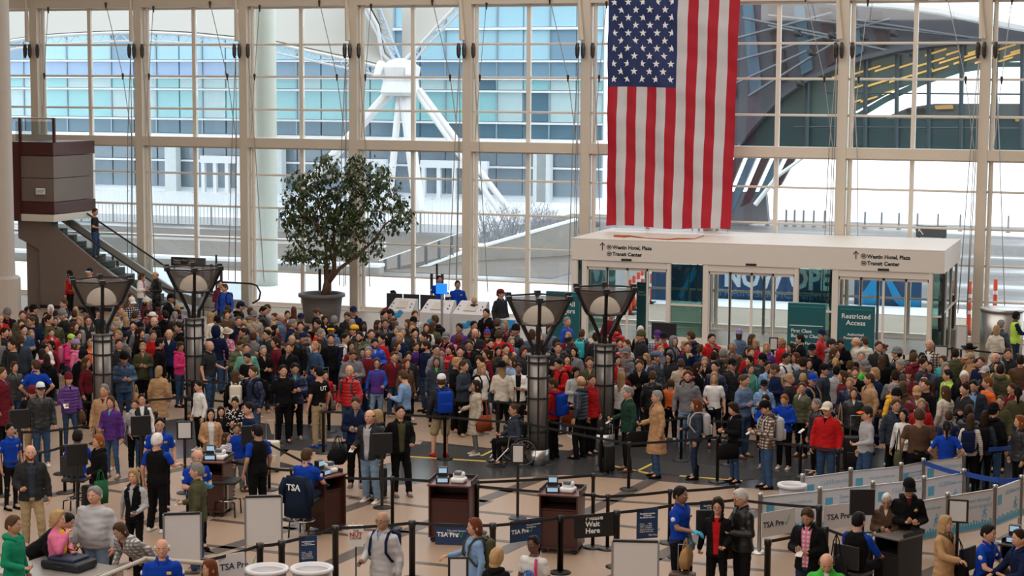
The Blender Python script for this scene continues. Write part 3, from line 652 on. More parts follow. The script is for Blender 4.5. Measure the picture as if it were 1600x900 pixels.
for i in range(2, len(CX)-1):
    x0, x1 = CX[i], CX[i+1]; mid = (x0+x1)/2
    # raking rods from the beam above to the transoms, then down to the floor anchors
    a = (x0+3.15, WY-.5, 10.95) ; b_ = (x0+3.75, WY-.5, 8.35)
    cable([(x0-1.25+ (x1-x0), WY-.5, 11.0), (x1-.58, WY-.5, 8.35), (x1-.26, WY-.5, 6.2), (x1-.30, WY-.6, .9)], .014)
    cable([(x0+.75, WY-.5, 10.9), (x0+.52, WY-.5, 8.35), (x0+.35, WY-.5, 6.2)], .013)
    for dx in (-.36, -.18, .55): cable([(x1+(-.18 if dx < .3 else .32), WY-.6, 9.05), (x1+dx, WY-.6, 6.0), (x1+dx*(1.6 if i % 2 else 1.3), WY-.6, .95)], .016)
    for P in ((x1-.58, WY-.5, 8.35), (x0+.52, WY-.5, 8.35), (x1-1.25, WY-.5, 10.95), (x0+.75, WY-.5, 10.8)):
        c = MB(); c.cone((P[0], P[1], P[2]-.12), .025, (P[0], P[1], P[2]+.06), .05, 6); c.build('rod_fitting', DKS, gw)
    if CX[i+1] < -20 or CX[i+1] > -6:
        fx = x1-.9
        if i % 2 == 0 or True:
            for dx in (-.2, 0, .2):
                c = MB(); c.tube([(fx+dx, WY-.9, .5), (fx+dx, WY-.9, 1.55 if dx else 1.9)], .055 if dx else .04, 8); c.build('turnbuckle', DKS, gw)
            box('cable_anchor', GREYP, fx-.45, fx+.45, WY-1.3, WY-.5, 0, .5, gw, .02)
# ---- left column, gallery box, escalator
C0 = F(2, 462); b_ = MB(); b_.lathe([(.62, 0), (.62, 1.55), (.55, 1.62), (.45, 1.66), (.45, 18.3)], (O(0, 300, 52).x-.02, 52, 0), 28); b_.build('trim_1', M('column_cladding', (.50, .44, .385), .5, var=.04), kind='structure')
EYN, EYF = 56.6, 57.95
gal = empty('gallery_landing', (-40, 57, 0), label='maroon and taupe gallery landing box at the head of the escalator', cat='landing')
gb = O(25, 290, 55.9); gr_ = O(84, 290, 55.9)
def gp(py): return O(60, py, 55.9).z
gl = gal
def gbox(name, mat, x0, x1, y0, y1, z0, z1, bev=0): o = box(name, mat, x0+40, x1+40, y0-57, y1-57, z0, z1, gal, bev); return o
gbox('fascia_panel', MAROON, gb.x, gr_.x, 55.9, 58.6, gp(243), gp(222), .01); gbox('side_panel', TAUPE, gb.x+.02, gr_.x-.03, 55.95, 58.5, gp(278), gp(244)); gbox('side_panel', TAUPE, gb.x+.02, gr_.x-.03, 55.95, 58.5, gp(315), gp(279))
gbox('fascia_panel', MAROON, gb.x, gr_.x, 55.9, 58.6, gp(334), gp(316), .01); gbox('soffit_band', BEIGE2, gb.x, gr_.x, 55.88, 58.6, gp(346), gp(335), .01); gbox('edge_post', MAROON, gb.x-.25, gb.x+.2, 55.8, 58.6, gp(346), gp(222))
for px in (31, 84):
    x = O(px, 200, 55.95).x; gbox('rail_post', MAROON, x-.05, x+.05, 55.92, 56.0, gp(223), gp(184), .01)
c = MB(); c.tube([(O(20, 187, 55.95).x+40, -1.05, gp(185)), (gr_.x+40, -1.05, gp(185))], .03, 8); c.build('top_rail', STEEL, gal); gbox('glass_guard', glass('guard_glass', (.75, .8, .82), .12), gb.x, gr_.x, 55.94, 55.96, gp(221), gp(190))
es = empty('exit_sign', (0, 0, 0), label='small white and green exit sign on the taupe gallery panel', cat='sign'); q = O(62, 299, 55.8)
box('sign_case', WHITEP, q.x-.17, q.x+.17, 55.80, 55.9, q.z-.11, q.z+.11, es, .01); text('EXIT', .15, M('exit_green', (.05, .35, .12), .5), es, (q.x-.13, 55.795, q.z-.055), name='lettering')
esc = empty('escalator', (-35, 57.2, 0), label='grey escalator descending from the gallery with black handrails', cat='escalator')
SL = (3.06-.97)/(-34.62+38.33)
def ez(x, off=0): return max(0, (-34.62-x)*SL+.97)+off     # skirt line
XB = -34.62+.97/SL; XT = -38.6
ed = (35, -57.2)
def eprof(x0, off): # polyline following the incline then flat at the foot
    return [(XT+35, ez(XT)+off), (XB+35-.3, ez(XB-.3)+off), (XB+35+.35, off+.02), (x0+35, off)]
GALV = M('escalator_skirt', (.42, .40, .37), .35, .3); ESTEP = M('escalator_step', (.06, .075, .075), .5, .4, var=.2)
for y0, y1, nm in ((EYN-.12, EYN, 'skirt'), (EYF, EYF+.12, 'skirt')):
    up = eprof(-30.6, .12 if y0 < 57 else .42); lo = eprof(-30.6, -.10 if y0 < 57 else .10); b_ = MB()
    lo = [(x, max(z, 0)) for x, z in lo]
    for i in range(3): b_.prism([up[i], up[i+1], lo[i+1], lo[i]], y0-57.2, y1-57.2)
    b_.build(nm, GALV, esc)
b_ = MB(); top = eprof(-30.6, -.10)
b_.prism([(XT+35, 0), (XT+35, ez(XT)-.10), (XB+35-.1, 0.02), (XB+35-.1, 0)], EYN-.10-57.2, EYN-.02-57.2); b_.build('side_cladding', TAUPE, esc)
n = int((XB-XT)/.40)
for i in range(n):
    x = XT+.40*i; z = ez(x+.4); box('step', ESTEP, x+35, x+35.40, EYN-57.2, EYF-57.2, max(0, z-.3), z+.02, esc)
for y, off, nm in ((EYN-.05, .78, 'n'), (EYF+.06, 1.02, 'f')):
    pr = eprof(-30.3 if nm == 'f' else -31.2, off); pts = [(x, y-57.2, z) for x, z in pr]; xe = pts[-1][0]
    pts += [(xe+.22, y-57.2, off-.06), (xe+.36, y-57.2, off-.30), (xe+.30, y-57.2, off-.55), (xe+.05, y-57.2, off-.70)]
    b_ = MB(); b_.tube(pts, .034, 8); b_.build('handrail', RUB, esc)
    g = MB(); P = eprof(-30.3 if nm == 'f' else -31.2, off-.03); Q = eprof(-30.3 if nm == 'f' else -31.2, .15)
    for i in range(3): g.prism([P[i], P[i+1], Q[i+1], Q[i]], y-57.2-.006, y-57.2+.006)
    g.build('glass_balustrade', glass('balustrade_glass', (.85, .88, .88), .04), esc)
# taupe wall under the escalator and the passage opening beside it
tw = MB(); W0 = O(28, 345, 56.3); W1 = O(77, 348, 56.3)
tw.prism([(O(62, 400, 56.3).x, 0), (O(62, 400, 56.3).x, O(62, 390, 56.3).z), (W0.x, O(28, 372, 56.3).z), (W0.x, W0.z), (W1.x, W1.z), (XB-.2, .0)], 56.30, 56.42); tw.build('wall_under_escalator', TAUPE, kind='structure')
box('baseboard_1', BLACKM, O(62, 400, 56.3).x, XB-.2, 56.24, 56.29, 0, .12, kind='structure')
# ---- vestibule with sliding doors
VX0, VX1, VY, VT = -17.42, -5.86, 55.0, 3.31
ves = empty('vestibule', (VX0, VY, 0), label='off-white entrance vestibule with three glass sliding doorways under the flag', cat='vestibule')
def vb(name, mat, x0, x1, y0, y1, z0, z1, bev=0, parent=ves): return box(name, mat, x0-VX0, x1-VX0, y0-VY, y1-VY, z0, z1, parent, bev)
def vx(px, py=470): return O(px, py, VY).x
def vz(px, py): return O(px, py, VY).z
vb('roof_slab', OFFW, VX0, VX1, VY, WY-.45, VT-.05, VT, .01); FB = 2.62
vb('fascia', OFFW, VX0, VX1, VY, VY+.25, FB, VT-.05, .01); vb('side_fascia', OFFW, VX1-.25, VX1, VY+.25, WY-.45, FB, VT-.05, .01); vb('side_fascia', OFFW, VX0, VX0+.25, VY+.25, WY-.45, FB, VT-.05, .01)
vb('soffit', OFFW, VX0+.25, VX1-.25, VY+.25, WY-.45, FB+.12, FB+.16)
doors = [(vx(916), vx(1041)), (vx(1106), vx(1240)), (vx(1309), vx(1450))]; sols = [(VX0, vx(895)+.12), (vx(909), doors[0][0]), (doors[0][1], vx(1046)), (vx(1098), doors[1][0]), (doors[1][1], vx(1246)), (vx(1300), doors[2][0]), (doors[2][1], vx(1456))]
for a, c in sols:
    vb('jamb', OFFW, a, c, VY+.02, VY+.22, 0, FB, .008)
vb('corner_post', OFFW, vx(1477)-.05, VX1, VY+.02, VY+.1, 0, FB); vb('corner_post', BLACKM, vx(1474)-.04, vx(1474)+.04, VY+.0, VY+.07, 0, FB)
DH = 2.42
for i, (a, c) in enumerate(doors):
    vb('header', OFFW, a, c, VY+.04, VY+.2, DH, FB); vb('sensor', BLACKM, (a+c)/2-.17, (a+c)/2+.17, VY-.03, VY+.0, FB+.02-.0, FB+.09, .02)
    wd = (c-a)/4
    for k in range(4):
        y = VY+.10+(.05 if k in (1, 2) else 0); d = empty('sliding_door', (a+k*wd-VX0, y-VY, 0)); d.parent = ves
        box('pane', VGLASS, .04, wd-.04, -.008, .008, .12, DH-.1, d)
        fr = MB(); fr.box(0, .035, -.02, .02, 0, DH); fr.box(wd-.035, wd, -.02, .02, 0, DH); fr.box(0, wd, -.02, .02, DH-.09, DH); fr.box(0, wd, -.02, .02, 0, .13); fr.build('door_frame', OFFW, d)
        if k in (0, 2): s_ = MB(); s_.box(wd-.02, wd+.02, -.025, .02, 0.05, DH-.03); s_.build('seal', BLACKM, d)
for a, c in ((vx(1046), vx(1098)), (vx(1246), vx(1300)), (vx(895)+.12, vx(909)), (vx(1456), vx(1474))):
    vb('glass_panel', TGLASS, a, c, VY+.10, VY+.115, 1.36, FB-.02); vb('glass_panel', TGLASS, a, c, VY+.10, VY+.115, .32, 1.30); vb('rail', OFFW, a, c, VY+.06, VY+.16, 1.30, 1.36); vb('rail', OFFW, a, c, VY+.04, VY+.18, 0, .32)
    for e in (a, c): vb('stile', OFFW, e-.02, e+.02, VY+.05, VY+.16, 0, FB)
for k in range(3):
    y0 = VY+.1+k*1.5; vb('glass_panel', TGLASS, VX1-.14, VX1-.12, y0+.04, y0+1.46, 1.36, FB-.02); vb('glass_panel', TGLASS, VX1-.14, VX1-.12, y0+.04, y0+1.46, .1, 1.30); vb('rail', OFFW, VX1-.18, VX1-.08, y0, y0+1.5, 1.30, 1.36); vb('stile', OFFW, VX1-.18, VX1-.08, y0+1.46, y0+1.54, 0, FB)
    vb('glass_panel', TGLASS, VX0+.12, VX0+.14, y0+.04, y0+1.46, .1, FB-.02)
# inner line of the vestibule: glass screens seen through the doors
for x in (vx(1060), vx(1150), vx(1262), vx(1340)): vb('inner_mullion', GREYP, x-.04, x+.04, WY-.75, WY-.65, 0, FB)
def vtext(px, py, body, arrow=False):
    x, z = vx(px, py), vz(px, py); text(body, .158, BLACKT, ves, (x-VX0, -.004, z-.055), bold=.006)
vtext(957, 386, 'Westin Hotel, Plaza'); vtext(957, 396.5, 'Transit Center'); vtext(1355, 400.5, 'Westin Hotel, Plaza'); vtext(1355, 411, 'Transit Center')
for px, py, s_ in ((952, 386, 1), (952, 396.5, 1), (1349.5, 400, 1), (1349.5, 411, 1)):
    x, z = vx(px, py), vz(px, py); r = MB(); r.tube([(x-VX0+.075*math.cos(t_), -.006, z+.062*math.sin(t_)) for t_ in [2*PI*i/14 for i in range(14)]], .010, 5, close=True); r.box(x-VX0-.045, x-VX0+.045, -.012, -.002, z-.018, z+.018); r.build('pictogram', BLACKT, ves)
for px, py in ((941.5, 385), (1337.5, 398.5)):
    x, z = vx(px, py)-VX0, vz(px, py); r = MB(); r.tube([(x, -.006, z-.12), (x, -.006, z+.11)], .014, 5); r.tube([(x-.075, -.006, z+.03), (x, -.006, z+.12), (x+.075, -.006, z+.03)], .014, 5); r.build('arrow', BLACKT, ves)
o = MB(); x0 = vx(962, 370)
P = [F(px, py, VT+.02) for px, py in ((960, 369), (975, 370), (985, 369), (1010, 372), (1045, 374), (1060, 373), (1085, 373), (1100, 368))]
o.tube(P, [.05, .06, .03, .012, .02, .03, .012, .012], 6); o.build('strap_bundle', CLOTH, label='thin orange strap left lying on the vestibule roof', cat='strap', color=(.45, .12, .05))
# ---- flag
FY = 58.2; fx0, fx1 = O(948, 250, FY).x, O(1149, 250, FY).x; fz0, fz1 = O(1045, 356, FY).z, O(1050, -9, FY).z; fw, fh = fx1-fx0, fz1-fz0
FR, FWH, FBL = (M('flag_red', (.42, .005, .022), .75, var=.05, bump=.1), M('flag_white', (.60, .58, .61), .75, var=.03, bump=.1), M('flag_blue', (.014, .028, .115), .75, var=.06, bump=.1))
def fwave(u, v):
    k = 1-v
    return .05*math.sin(u*13*PI*.5+1.5*math.sin(v*4))*(.35+.65*k)+.04*math.sin(u*31+v*7)+.03*math.sin(v*23+u*5)+.025*math.sin(v*61+u*11)*.5
def fpos(u, v, off=0.0):     # u across, v from foot (0) to head (1)
    xl = 0.0; xr = fw*(1-.028*(1-v)+.012*v); return Vector((xl+(xr-xl)*u, fwave(u, v)-off, fh*v+.035*math.sin(u*9)*(1-v)))
flag = empty('national_flag', (fx0, FY, fz0), label='large red, white and blue stars and stripes flag hanging vertically', cat='flag')
CV = 1-.395; CU = 7/13
for s_ in range(13):
    b_ = MB(); nu, nv = 6, 90; v1 = CV if s_ < 7 else 1.0; nv = int(90*v1)
    vs = [fpos((s_+i/nu)/13, v1*j/nv) for j in range(nv+1) for i in range(nu+1)]
    vs += [v+Vector((0, .006, 0)) for v in vs]; N = (nu+1)*(nv+1)
    fs = [(j*(nu+1)+i, j*(nu+1)+i+1, (j+1)*(nu+1)+i+1, (j+1)*(nu+1)+i) for j in range(nv) for i in range(nu)]; fs += [tuple(x+N for x in f[::-1]) for f in fs]
    b_.add(vs, fs); b_.build('stripe', FR if s_ % 2 == 0 else FWH, flag, True)
b_ = MB(); nu, nv = 40, 40; vs = [fpos(CU*i/nu, CV+(1-CV)*j/nv) for j in range(nv+1) for i in range(nu+1)]; N = len(vs); vs += [v+Vector((0, .006, 0)) for v in vs]
fs = [(j*(nu+1)+i, j*(nu+1)+i+1, (j+1)*(nu+1)+i+1, (j+1)*(nu+1)+i) for j in range(nv) for i in range(nu)]; fs += [tuple(x+N for x in f[::-1]) for f in fs]; b_.add(vs, fs); b_.build('canton', FBL, flag, True)
for r in range(11):
    n = 5 if r % 2 == 0 else 4
    for k in range(n):
        u = CU*(.085+(k+(0 if n == 5 else .5))*.208); v = CV+(1-CV)*(.085+r*.0835); b_ = MB(); c = fpos(u, v, .012); R0 = .13
        pts = [Vector((c.x+(R0 if i % 2 == 0 else R0*.4)*math.sin(PI*i/5), c.y, c.z+(R0 if i % 2 == 0 else R0*.4)*math.cos(PI*i/5))) for i in range(10)]
        b_.add([c+Vector((0, -.004, 0))]+pts, [(0, 1+(i+1) % 10, 1+i) for i in range(10)]); b_.build('star', WHITET, flag)
hb = MB(); hb.tube([(-.1, 0, fh+.02), (fw+.15, 0, fh+.02)], .035, 8); hb.build('hanging_bar', WHITEP, flag)
for k in (.15, fw-.1): hb = MB(); hb.tube([(k, 0, fh), (k, 0, 18.3-fz0-.05)], .008, 5); hb.build('hanging_cable', CAB, flag)
# ------------------------------------------------------------------ outside
m, t, b = nt('wet_pavement_with_snow', .55, 0, .4)
tc = node(t, 'ShaderNodeTexCoord'); mpg = node(t, 'ShaderNodeMapping'); mpg.inputs['Scale'].default_value = (.05, .16, 1); n1 = node(t, 'ShaderNodeTexNoise', i_Scale=1.0, i_Detail=7.0, i_Distortion=.6)
t.links.new(tc.outputs['Object'], mpg.inputs[0]); t.links.new(mpg.outputs[0], n1.inputs['Vector']); rp = node(t, 'ShaderNodeValToRGB'); cr_ = rp.color_ramp
cr_.elements[0].position = .47; cr_.elements[0].color = (.13, .12, .115, 1); cr_.elements[1].position = .66; cr_.elements[1].color = (.80, .82, .86, 1); e = cr_.elements.new(.56); e.color = (.26, .25, .25, 1)
t.links.new(n1.outputs[0], rp.inputs[0]); t.links.new(rp.outputs[0], b.inputs['Base Color']); PAVE = m
TANP = M('tan_pavement', (.15, .125, .105), .7, var=.2, scale=.5)
box('ground_plaza', PAVE, -120, 60, 60.02, 112, -.4, -.02, kind='structure')
box('ground_tan', M('dry_tan_paving', (.36, .28, .215), .7, var=.15, scale=.5), -19.5, 14, 60.6, 65.8, -.02, .0, kind='structure')
box('ground_tan', TANP, -60, -24, 73.2, 91, -.02, .0, kind='structure')
box('ground_snow', SNOW, -60, -19.5, 60.3, 71.5, -.02, .02, kind='structure')
FACB = M('facade_blue_glass', (.20, .34, .46), .12, var=.12, scale=.2, spec=.8); FACP = M('facade_pale_glass', (.40, .66, .78), .12, var=.10, scale=.2, spec=.8); FACA = M('facade_aqua_glass', (.30, .60, .63), .15, var=.12, scale=.25, spec=.8); FACD = M('facade_dark_glass', (.10, .20, .27), .1, var=.25, scale=.3, spec=.8)
FACC = M('curtained_glass', (.50, .66, .68), .2, var=.06, scale=2); FACW = M('facade_white_band', (.84, .86, .88), .5, var=.02); FACG = M('shopfront_glass', (.20, .26, .31), .1, var=.3, scale=.4, spec=.8)
box('ground_snow', SNOW, -19.5, 2, 65.8, 68.3, -.02, .03, kind='structure')
# low wall with ledge beyond the snow
lw = MB(); A0 = O(395, 448, 71.8); box('trim_2', CONC, -60, O(600, 442, 72).x, 71.5, 72.0, 0, .34, kind='structure'); box('trim_3', FACW, -60, O(600, 442, 72).x, 71.4, 72.1, .34, .46, kind='structure')
for k, z in enumerate((1.25,)): box('trim_4', FACW, -70, O(600, 400, 84).x, 84, 84.3, 0, .25, kind='structure')
# raised snow terrace
TZ = O(300, 338, 94).z; TE = O(742, 360, 94).x
box('ground_terrace', SNOW, -80, TE, 94, 116, -.02, TZ, kind='structure')
for y0, zt, nm in ((95.0, 1.30, 'a'), (93.2, 0, 'b')):
    rl = empty('railing', (-50, y0, TZ if nm == 'a' else 0), label='white railing along the edge of the snowy terrace' if nm == 'a' else 'thin grey railing standing below the snowy terrace wall', cat='railing')
    H_ = 1.35 if nm == 'a' else 1.2; xe = (TE if nm == 'a' else O(700, 370, 93).x)+50; mat = FACW if nm == 'a' else GREYP
    k = -12.0; bars = MB()
    while k < xe:
        box('rail_post', mat, k-.04, k+.04, -.04, .04, 0, H_, rl); 
        for j in range(1, 9): bars.box(k+j*.24-.012, k+j*.24+.012, -.012, .012, .1, H_-.06) if k+j*.24 < xe else None
        k += 2.16
    box('top_rail', mat, -12, xe, -.04, .04, H_-.06, H_+.01, rl); bars.build('balusters', mat, rl, kind='stuff')
# hotel: glazed floors behind the terrace
HY = 116.0; HXR = O(942, 150, HY).x; HXL = O(-30, 150, HY).x
hot = empty('hotel_building', (HXR, HY, 0), label='long glass hotel building with blue and aqua window bands beyond the wall', cat='building')
def hz(py): return O(560, py, HY).z
def hb_(name, mat, x0, x1, y0, y1, z0, z1, parent=hot): return box(name, mat, x0-HXR, x1-HXR, y0-HY, y1-HY, z0, z1, parent)
bands = [(300, 258, FACG), (255, 219, FACG), (213, 191, FACD), (188, 143, FACA), (140, 124, FACA), (120, 97, FACB), (94, 48, FACP), (44, 6, FACP), (2, -45, FACB), (-50, -95, FACP), (-100, -150, FACA)]
hb_('core_wall', FACW, HXL, HXR, HY+.3, HY+8, 0, hz(-160))
npan = 26; pw = (HXR-HXL)/npan
RB = random.Random(4)
for bi, (y0, y1, mt) in enumerate(bands):
    z0, z1 = hz(y0), hz(y1)
    for i in range(npan):
        mm = mt
        if mt is FACA and RB.random() < .45: mm = FACC
        if mt is FACB and i < 11: mm = M('facade_sky_glass', (.33, .48, .72), .12, var=.08, scale=.2, spec=.8)
        if mt is FACP and RB.random() < .10: mm = FACB
        if mt is FACA and RB.random() < .06: mm = FACD
        hb_('pane', mm, HXL+i*pw+.06, HXL+(i+1)*pw-.06, HY+.08, HY+.3, z0+.04, z1-.02)
    nz_ = hz(bands[bi+1][0]) if bi+1 < len(bands) else z1+.3
    hb_('spandrel', FACW, HXL, HXR, HY-.15, HY+.3, z1, nz_)
for i in range(0, npan+1, 2): hb_('mullion', M('facade_mullion', (.33, .42, .48), .4, .3), HXL+i*pw-.05, HXL+i*pw+.05, HY-.02, HY+.1, hz(213), hz(-150))
for px0, px1 in ((318, 392), (535, 600), (662, 758)):     # glazed entrance frames on the terrace level
    x0, x1 = O(px0, 280, HY-1).x, O(px1, 280, HY-1).x; z1 = O(350, 255, HY-1).z; e = empty('window_frame', (0, 0, 0)); e.parent = hot; fm = MB()
    for k in range(5): xx = x0+(x1-x0)*k/4; fm.box(xx-.13-HXR, xx+.13-HXR, -1.1, -.8, TZ, z1)
    fm.box(x0-HXR-.2, x1-HXR+.2, -1.15, -.75, z1, z1+.5); fm.build('door_frame', FACW, hot)
for px in (106, 265, 430, 842, 848): x = O(px, 260, HY-1).x; hb_('pier', M('pale_pier', (.68, .72, .72), .5), x-.45, x+.45, HY-.9, HY-.2, TZ, hz(219))
# round column just outside the glass
q = O(416, 300, 66); b_ = MB(); b_.lathe([(.44, -.02), (.44, 18)], (q.x, 66, 0), 28); b_.build('trim_5', M('pale_column', (.58, .60, .53), .6, var=.04), smooth=True, kind='structure')
# tent canopy (white fabric) with trussed edge cable and its mast
MY = 96.0
CANV = M('canopy_fabric', (.40, .375, .34), .8, var=.03, scale=.3)
def canopy(edge, topy, y0, y1, label):
    b_ = MB(); n = len(edge); low = [O(x, y, y0) for x, y in edge]; m_ = 7; vs = []
    for j in range(m_+1):
        t_ = j/m_
        for i, (x, y) in enumerate(edge):
            Yj = y0+(y1-y0)*t_; P = O(x, y+(topy-y)*t_, Yj); P.z += 1.2*math.sin(PI*t_)*.3; vs.append(P)
    N = len(vs); vs += [v+Vector((0, .12, .12)) for v in vs]
    fs = [(j*n+i, j*n+i+1, (j+1)*n+i+1, (j+1)*n+i) for j in range(m_) for i in range(n-1)]; fs += [tuple(k+N for k in f[::-1]) for f in fs]
    b_.add(vs, fs); e = b_.build('tent_canopy', CANV, None, True, label=label, cat='canopy')
    r = MB(); pts = [p+Vector((0, -.15, -.05)) for p in low]; r.tube(pts, .10, 6); r.tube([p+Vector((0, -.15, -.55)) for p in low], .07, 6)
    for i in range(n-1):
        k = max(1, int((low[i+1]-low[i]).length/.8))
        for s_ in range(k): a = low[i].lerp(low[i+1], s_/k); c = low[i].lerp(low[i+1], (s_+.5)/k); d = low[i].lerp(low[i+1], (s_+1)/k); r.tube([a+Vector((0, -.15, -.05)), c+Vector((0, -.15, -.55)), d+Vector((0, -.15, -.05))], .04, 4)
    r.build('edge_truss', M('truss_steel', (.62, .62, .62), .5), e)
    return e
canopy([(-20, 72), (20, 63), (60, 57), (120, 53), (190, 50), (240, 50), (300, 53), (370, 60), (430, 67), (490, 80), (550, 93), (612, 108)], -60, MY, MY+12, 'white tent canopy with a curved trussed edge beyond the upper windows')
canopy([(612, 96), (600, 84), (592, 40), (560, -20)], -70, MY+.8, MY+9, 'white tent canopy fold beside the lattice strut of the mast')
canopy([(628, 98), (650, 78), (680, 45), (715, 8), (740, -20)], -60, MY, MY+11, 'white tent canopy corner rising to the right of the mast')
mast = empty('canopy_mast', tuple(O(626, 330, MY)), label='white steel mast head on splayed legs holding the tent canopy', cat='mast'); mo = Vector(mast.location)
nd = O(626, 122, MY)-mo; b_ = MB(); b_.lathe([(.95, -1.0), (1.15, -.8), (1.0, -.2), (1.15, .6), (.7, .95), (.25, 1.1)], tuple(nd), 12); b_.build('mast_head', WHITEP, mast)
for dx in (-.9, .85): b_ = MB(); b_.cone(nd+Vector((dx, -.7, .7)), .28, nd+Vector((dx*1.1, -1.0, .2)), .22, 10); b_.build('pin_bracket', WHITEP, mast)
for a, c, r in (((608, 145), (478, 292), .30), ((624, 150), (607, 330), .20), ((632, 148), (655, 330), .34), ((648, 140), (790, 345), .17), ((655, 140), (808, 345), .17)):
    P, Q = O(*a, MY)-mo, O(*c, MY-1.5)-mo; b_ = MB(); b_.tube([P, Q], r, 10); b_.build('leg', WHITEP, mast)
# lattice strut
b_ = MB(); P0, P1 = O(622, 96, MY)-mo, O(578, 2, MY+2)-mo
for s_ in (-.45, .45):
    b_.tube([P0+Vector((s_*.4, 0, 0)), P1+Vector((s_, 0, 0))], .07, 6)
for i in range(12):
    a = P0.lerp(P1, i/12); c = P0.lerp(P1, (i+1)/12); w0 = .18+.27*i/12; w1 = .18+.27*(i+1)/12; s_ = 1 if i % 2 else -1; b_.tube([a+Vector((-s_*w0, 0, 0)), c+Vector((s_*w1, 0, 0))], .045, 5)
b_.build('lattice_strut', M('strut_bluegrey', (.38, .46, .55), .5), mast)
# ramp with steel handrail outside
rp_ = empty('ramp', tuple(O(590, 440, 73)), label='pale sloping ramp wall with a steel post handrail outside the glass', cat='ramp'); ro = Vector(rp_.location)
P = [O(590, 452, 73), O(590, 444, 73), O(735, 392, 79), O(900, 345, 84), O(900, 352, 84), O(735, 410, 79)]
b_ = MB(); vs = [p-ro for p in P]; vs2 = [p-ro+Vector((.1, .5, 0)) for p in P]
def gz(v): return Vector((v.x, v.y, -ro.z))
f_ = [vs[1], vs[2], vs[3], gz(vs[3]), gz(vs[2]), gz(vs[1])]; g_ = [v+Vector((0, .4, 0)) for v in f_]
b_.add(f_+g_, [(0, 5, 4, 1), (1, 4, 3, 2), (6, 7, 10, 11), (7, 8, 9, 10), (0, 1, 7, 6), (1, 2, 8, 7), (0, 6, 11, 5)]); b_.build('ramp_wall', CONC, rp_)
b_ = MB(); b_.tube([vs[1]+Vector((0, .1, .05)), vs[2]+Vector((0, .1, .05)), vs[3]+Vector((0, .1, .05))], .10, 6); b_.build('coping', FACW, rp_)
b_ = MB(); b_.tube([vs[1]+Vector((0, .1, 1.0)), vs[2]+Vector((0, .1, 1.0))], .035, 6); b_.build('handrail', STEEL, rp_)
for k in range(7): p = vs[1].lerp(vs[2], (k+.5)/7); b_ = MB(); b_.box(p.x-.07, p.x+.07, p.y+.05, p.y+.12, p.z, p.z+1.0); b_.build('rail_post', M('post_steel', (.30, .33, .36), .4, .5), rp_)
# curved bench shape and icy shrubs outside, mid distance
b_ = MB(); P = [O(822, 388, 88), O(845, 386, 87), O(862, 374, 87), (O(885, 362, 88)), (O(912, 352, 89)), (O(935, 350, 90))]
b_.tube(P, [.05, .22, .30, .32, .30, .15], 10); b_.build('curved_bench', M('dark_stone', (.12, .115, .11), .7), None, True, label='long dark curved bench lying in the snow outside', cat='bench')
def shrub(px, py, Y, s, lab, group=None):
    g = O(px, py, Y); e = empty('bare_shrub', (g.x, Y, 0), label=lab, cat='shrub', group=group); b_ = MB(); rr = random.Random(int(px))
    for i in range(46):
        a = rr.uniform(0, 2*PI); l = s*rr.uniform(.5, 1); p = Vector((rr.uniform(-.3, .3)*s, rr.uniform(-.2, .2)*s, 0)); q_ = p+Vector((math.cos(a)*l*.4, math.sin(a)*l*.4, l)); m_ = p.lerp(q_, .5)+Vector((rr.uniform(-.1, .1), 0, .1)); b_.tube([p, m_, q_], [.035, .02, .01], 4)
        for k in range(3): c = m_.lerp(q_, rr.random()); b_.tube([c, c+Vector((rr.uniform(-.3, .3), rr.uniform(-.2, .2), rr.uniform(.1, .35)))*s*.5], [.014, .006], 3)
    b_.build('twigs', M('icy_twig', (.34, .35, .38), .8, var=.3), e); b_ = MB(); b_.ball((0, 0, .1), (s*.8, s*.6, .35), 10, 6); b_.build('snow_mound', SNOW, e, True)
shrub(765, 385, 84, 2.1, 'icy bare shrub outside, nearer the tree'); shrub(800, 385, 85, 2.4, 'icy bare shrub outside, left of the curved bench'); shrub(845, 372, 92, 2.0, 'icy bare shrub directly behind the curved bench end')
# ---- right: train hall with curved roof, glazed end and dark struts
TY = 108.0
th = empty('train_hall', tuple(O(1300, 232, TY)), label='curved train hall with dark ribbed roof and lit glass front', cat='building'); to = Vector(th.location)
ROOFD = M('hall_roof_metal', (.085, .085, .105), .5, .2, var=.12, scale=.15); STRUT = M('hall_strut', (.045, .022, .026), .5, var=.2); BLUEG = M('hall_blue_panel', (.07, .14, .20), .3, var=.2, scale=.4); TG = M('hall_green_glass', (.075, .13, .125), .15, var=.35, scale=.25, spec=.8); DT = M('hall_teal_glass', (.018, .06, .07), .12, var=.3, scale=.3, spec=.8)
def tq(px, py, Y=TY): return O(px, py, Y)-to
def tpoly(name, pts, mat, Y, th_, parent=th):
    b_ = MB(); P = [tq(x, y, Y) for x, y in pts]; n = len(P); a = sum(P[i].x*P[(i+1) % n].z-P[(i+1) % n].x*P[i].z for i in range(n))
    b_.prism([(p.x, p.z) for p in P], P[0].y, P[0].y+th_); return b_.build(name, mat, parent)
arc = [(1120, 262), (1150, 232), (1185, 192), (1217, 158), (1250, 135), (1300, 112), (1350, 95), (1400, 83), (1450, 75), (1500, 70), (1550, 67), (1640, 66), (1700, 68)]
roof = [(x, y-14) for x, y in arc]
top = [(1120, -60), (1180, -60), (1260, -60), (1360, -30), (1450, 0), (1540, 18), (1600, 32), (1700, 55)]
tpoly('roof_underside', arc+top[::-1], ROOFD, TY, 1.0)
tpoly('roof_rim', [(x, y-2) for x, y in arc]+[(x, y-9) for x, y in arc][::-1], M('rim_dark', (.06, .07, .085), .4), TY-1.2, 1.2)
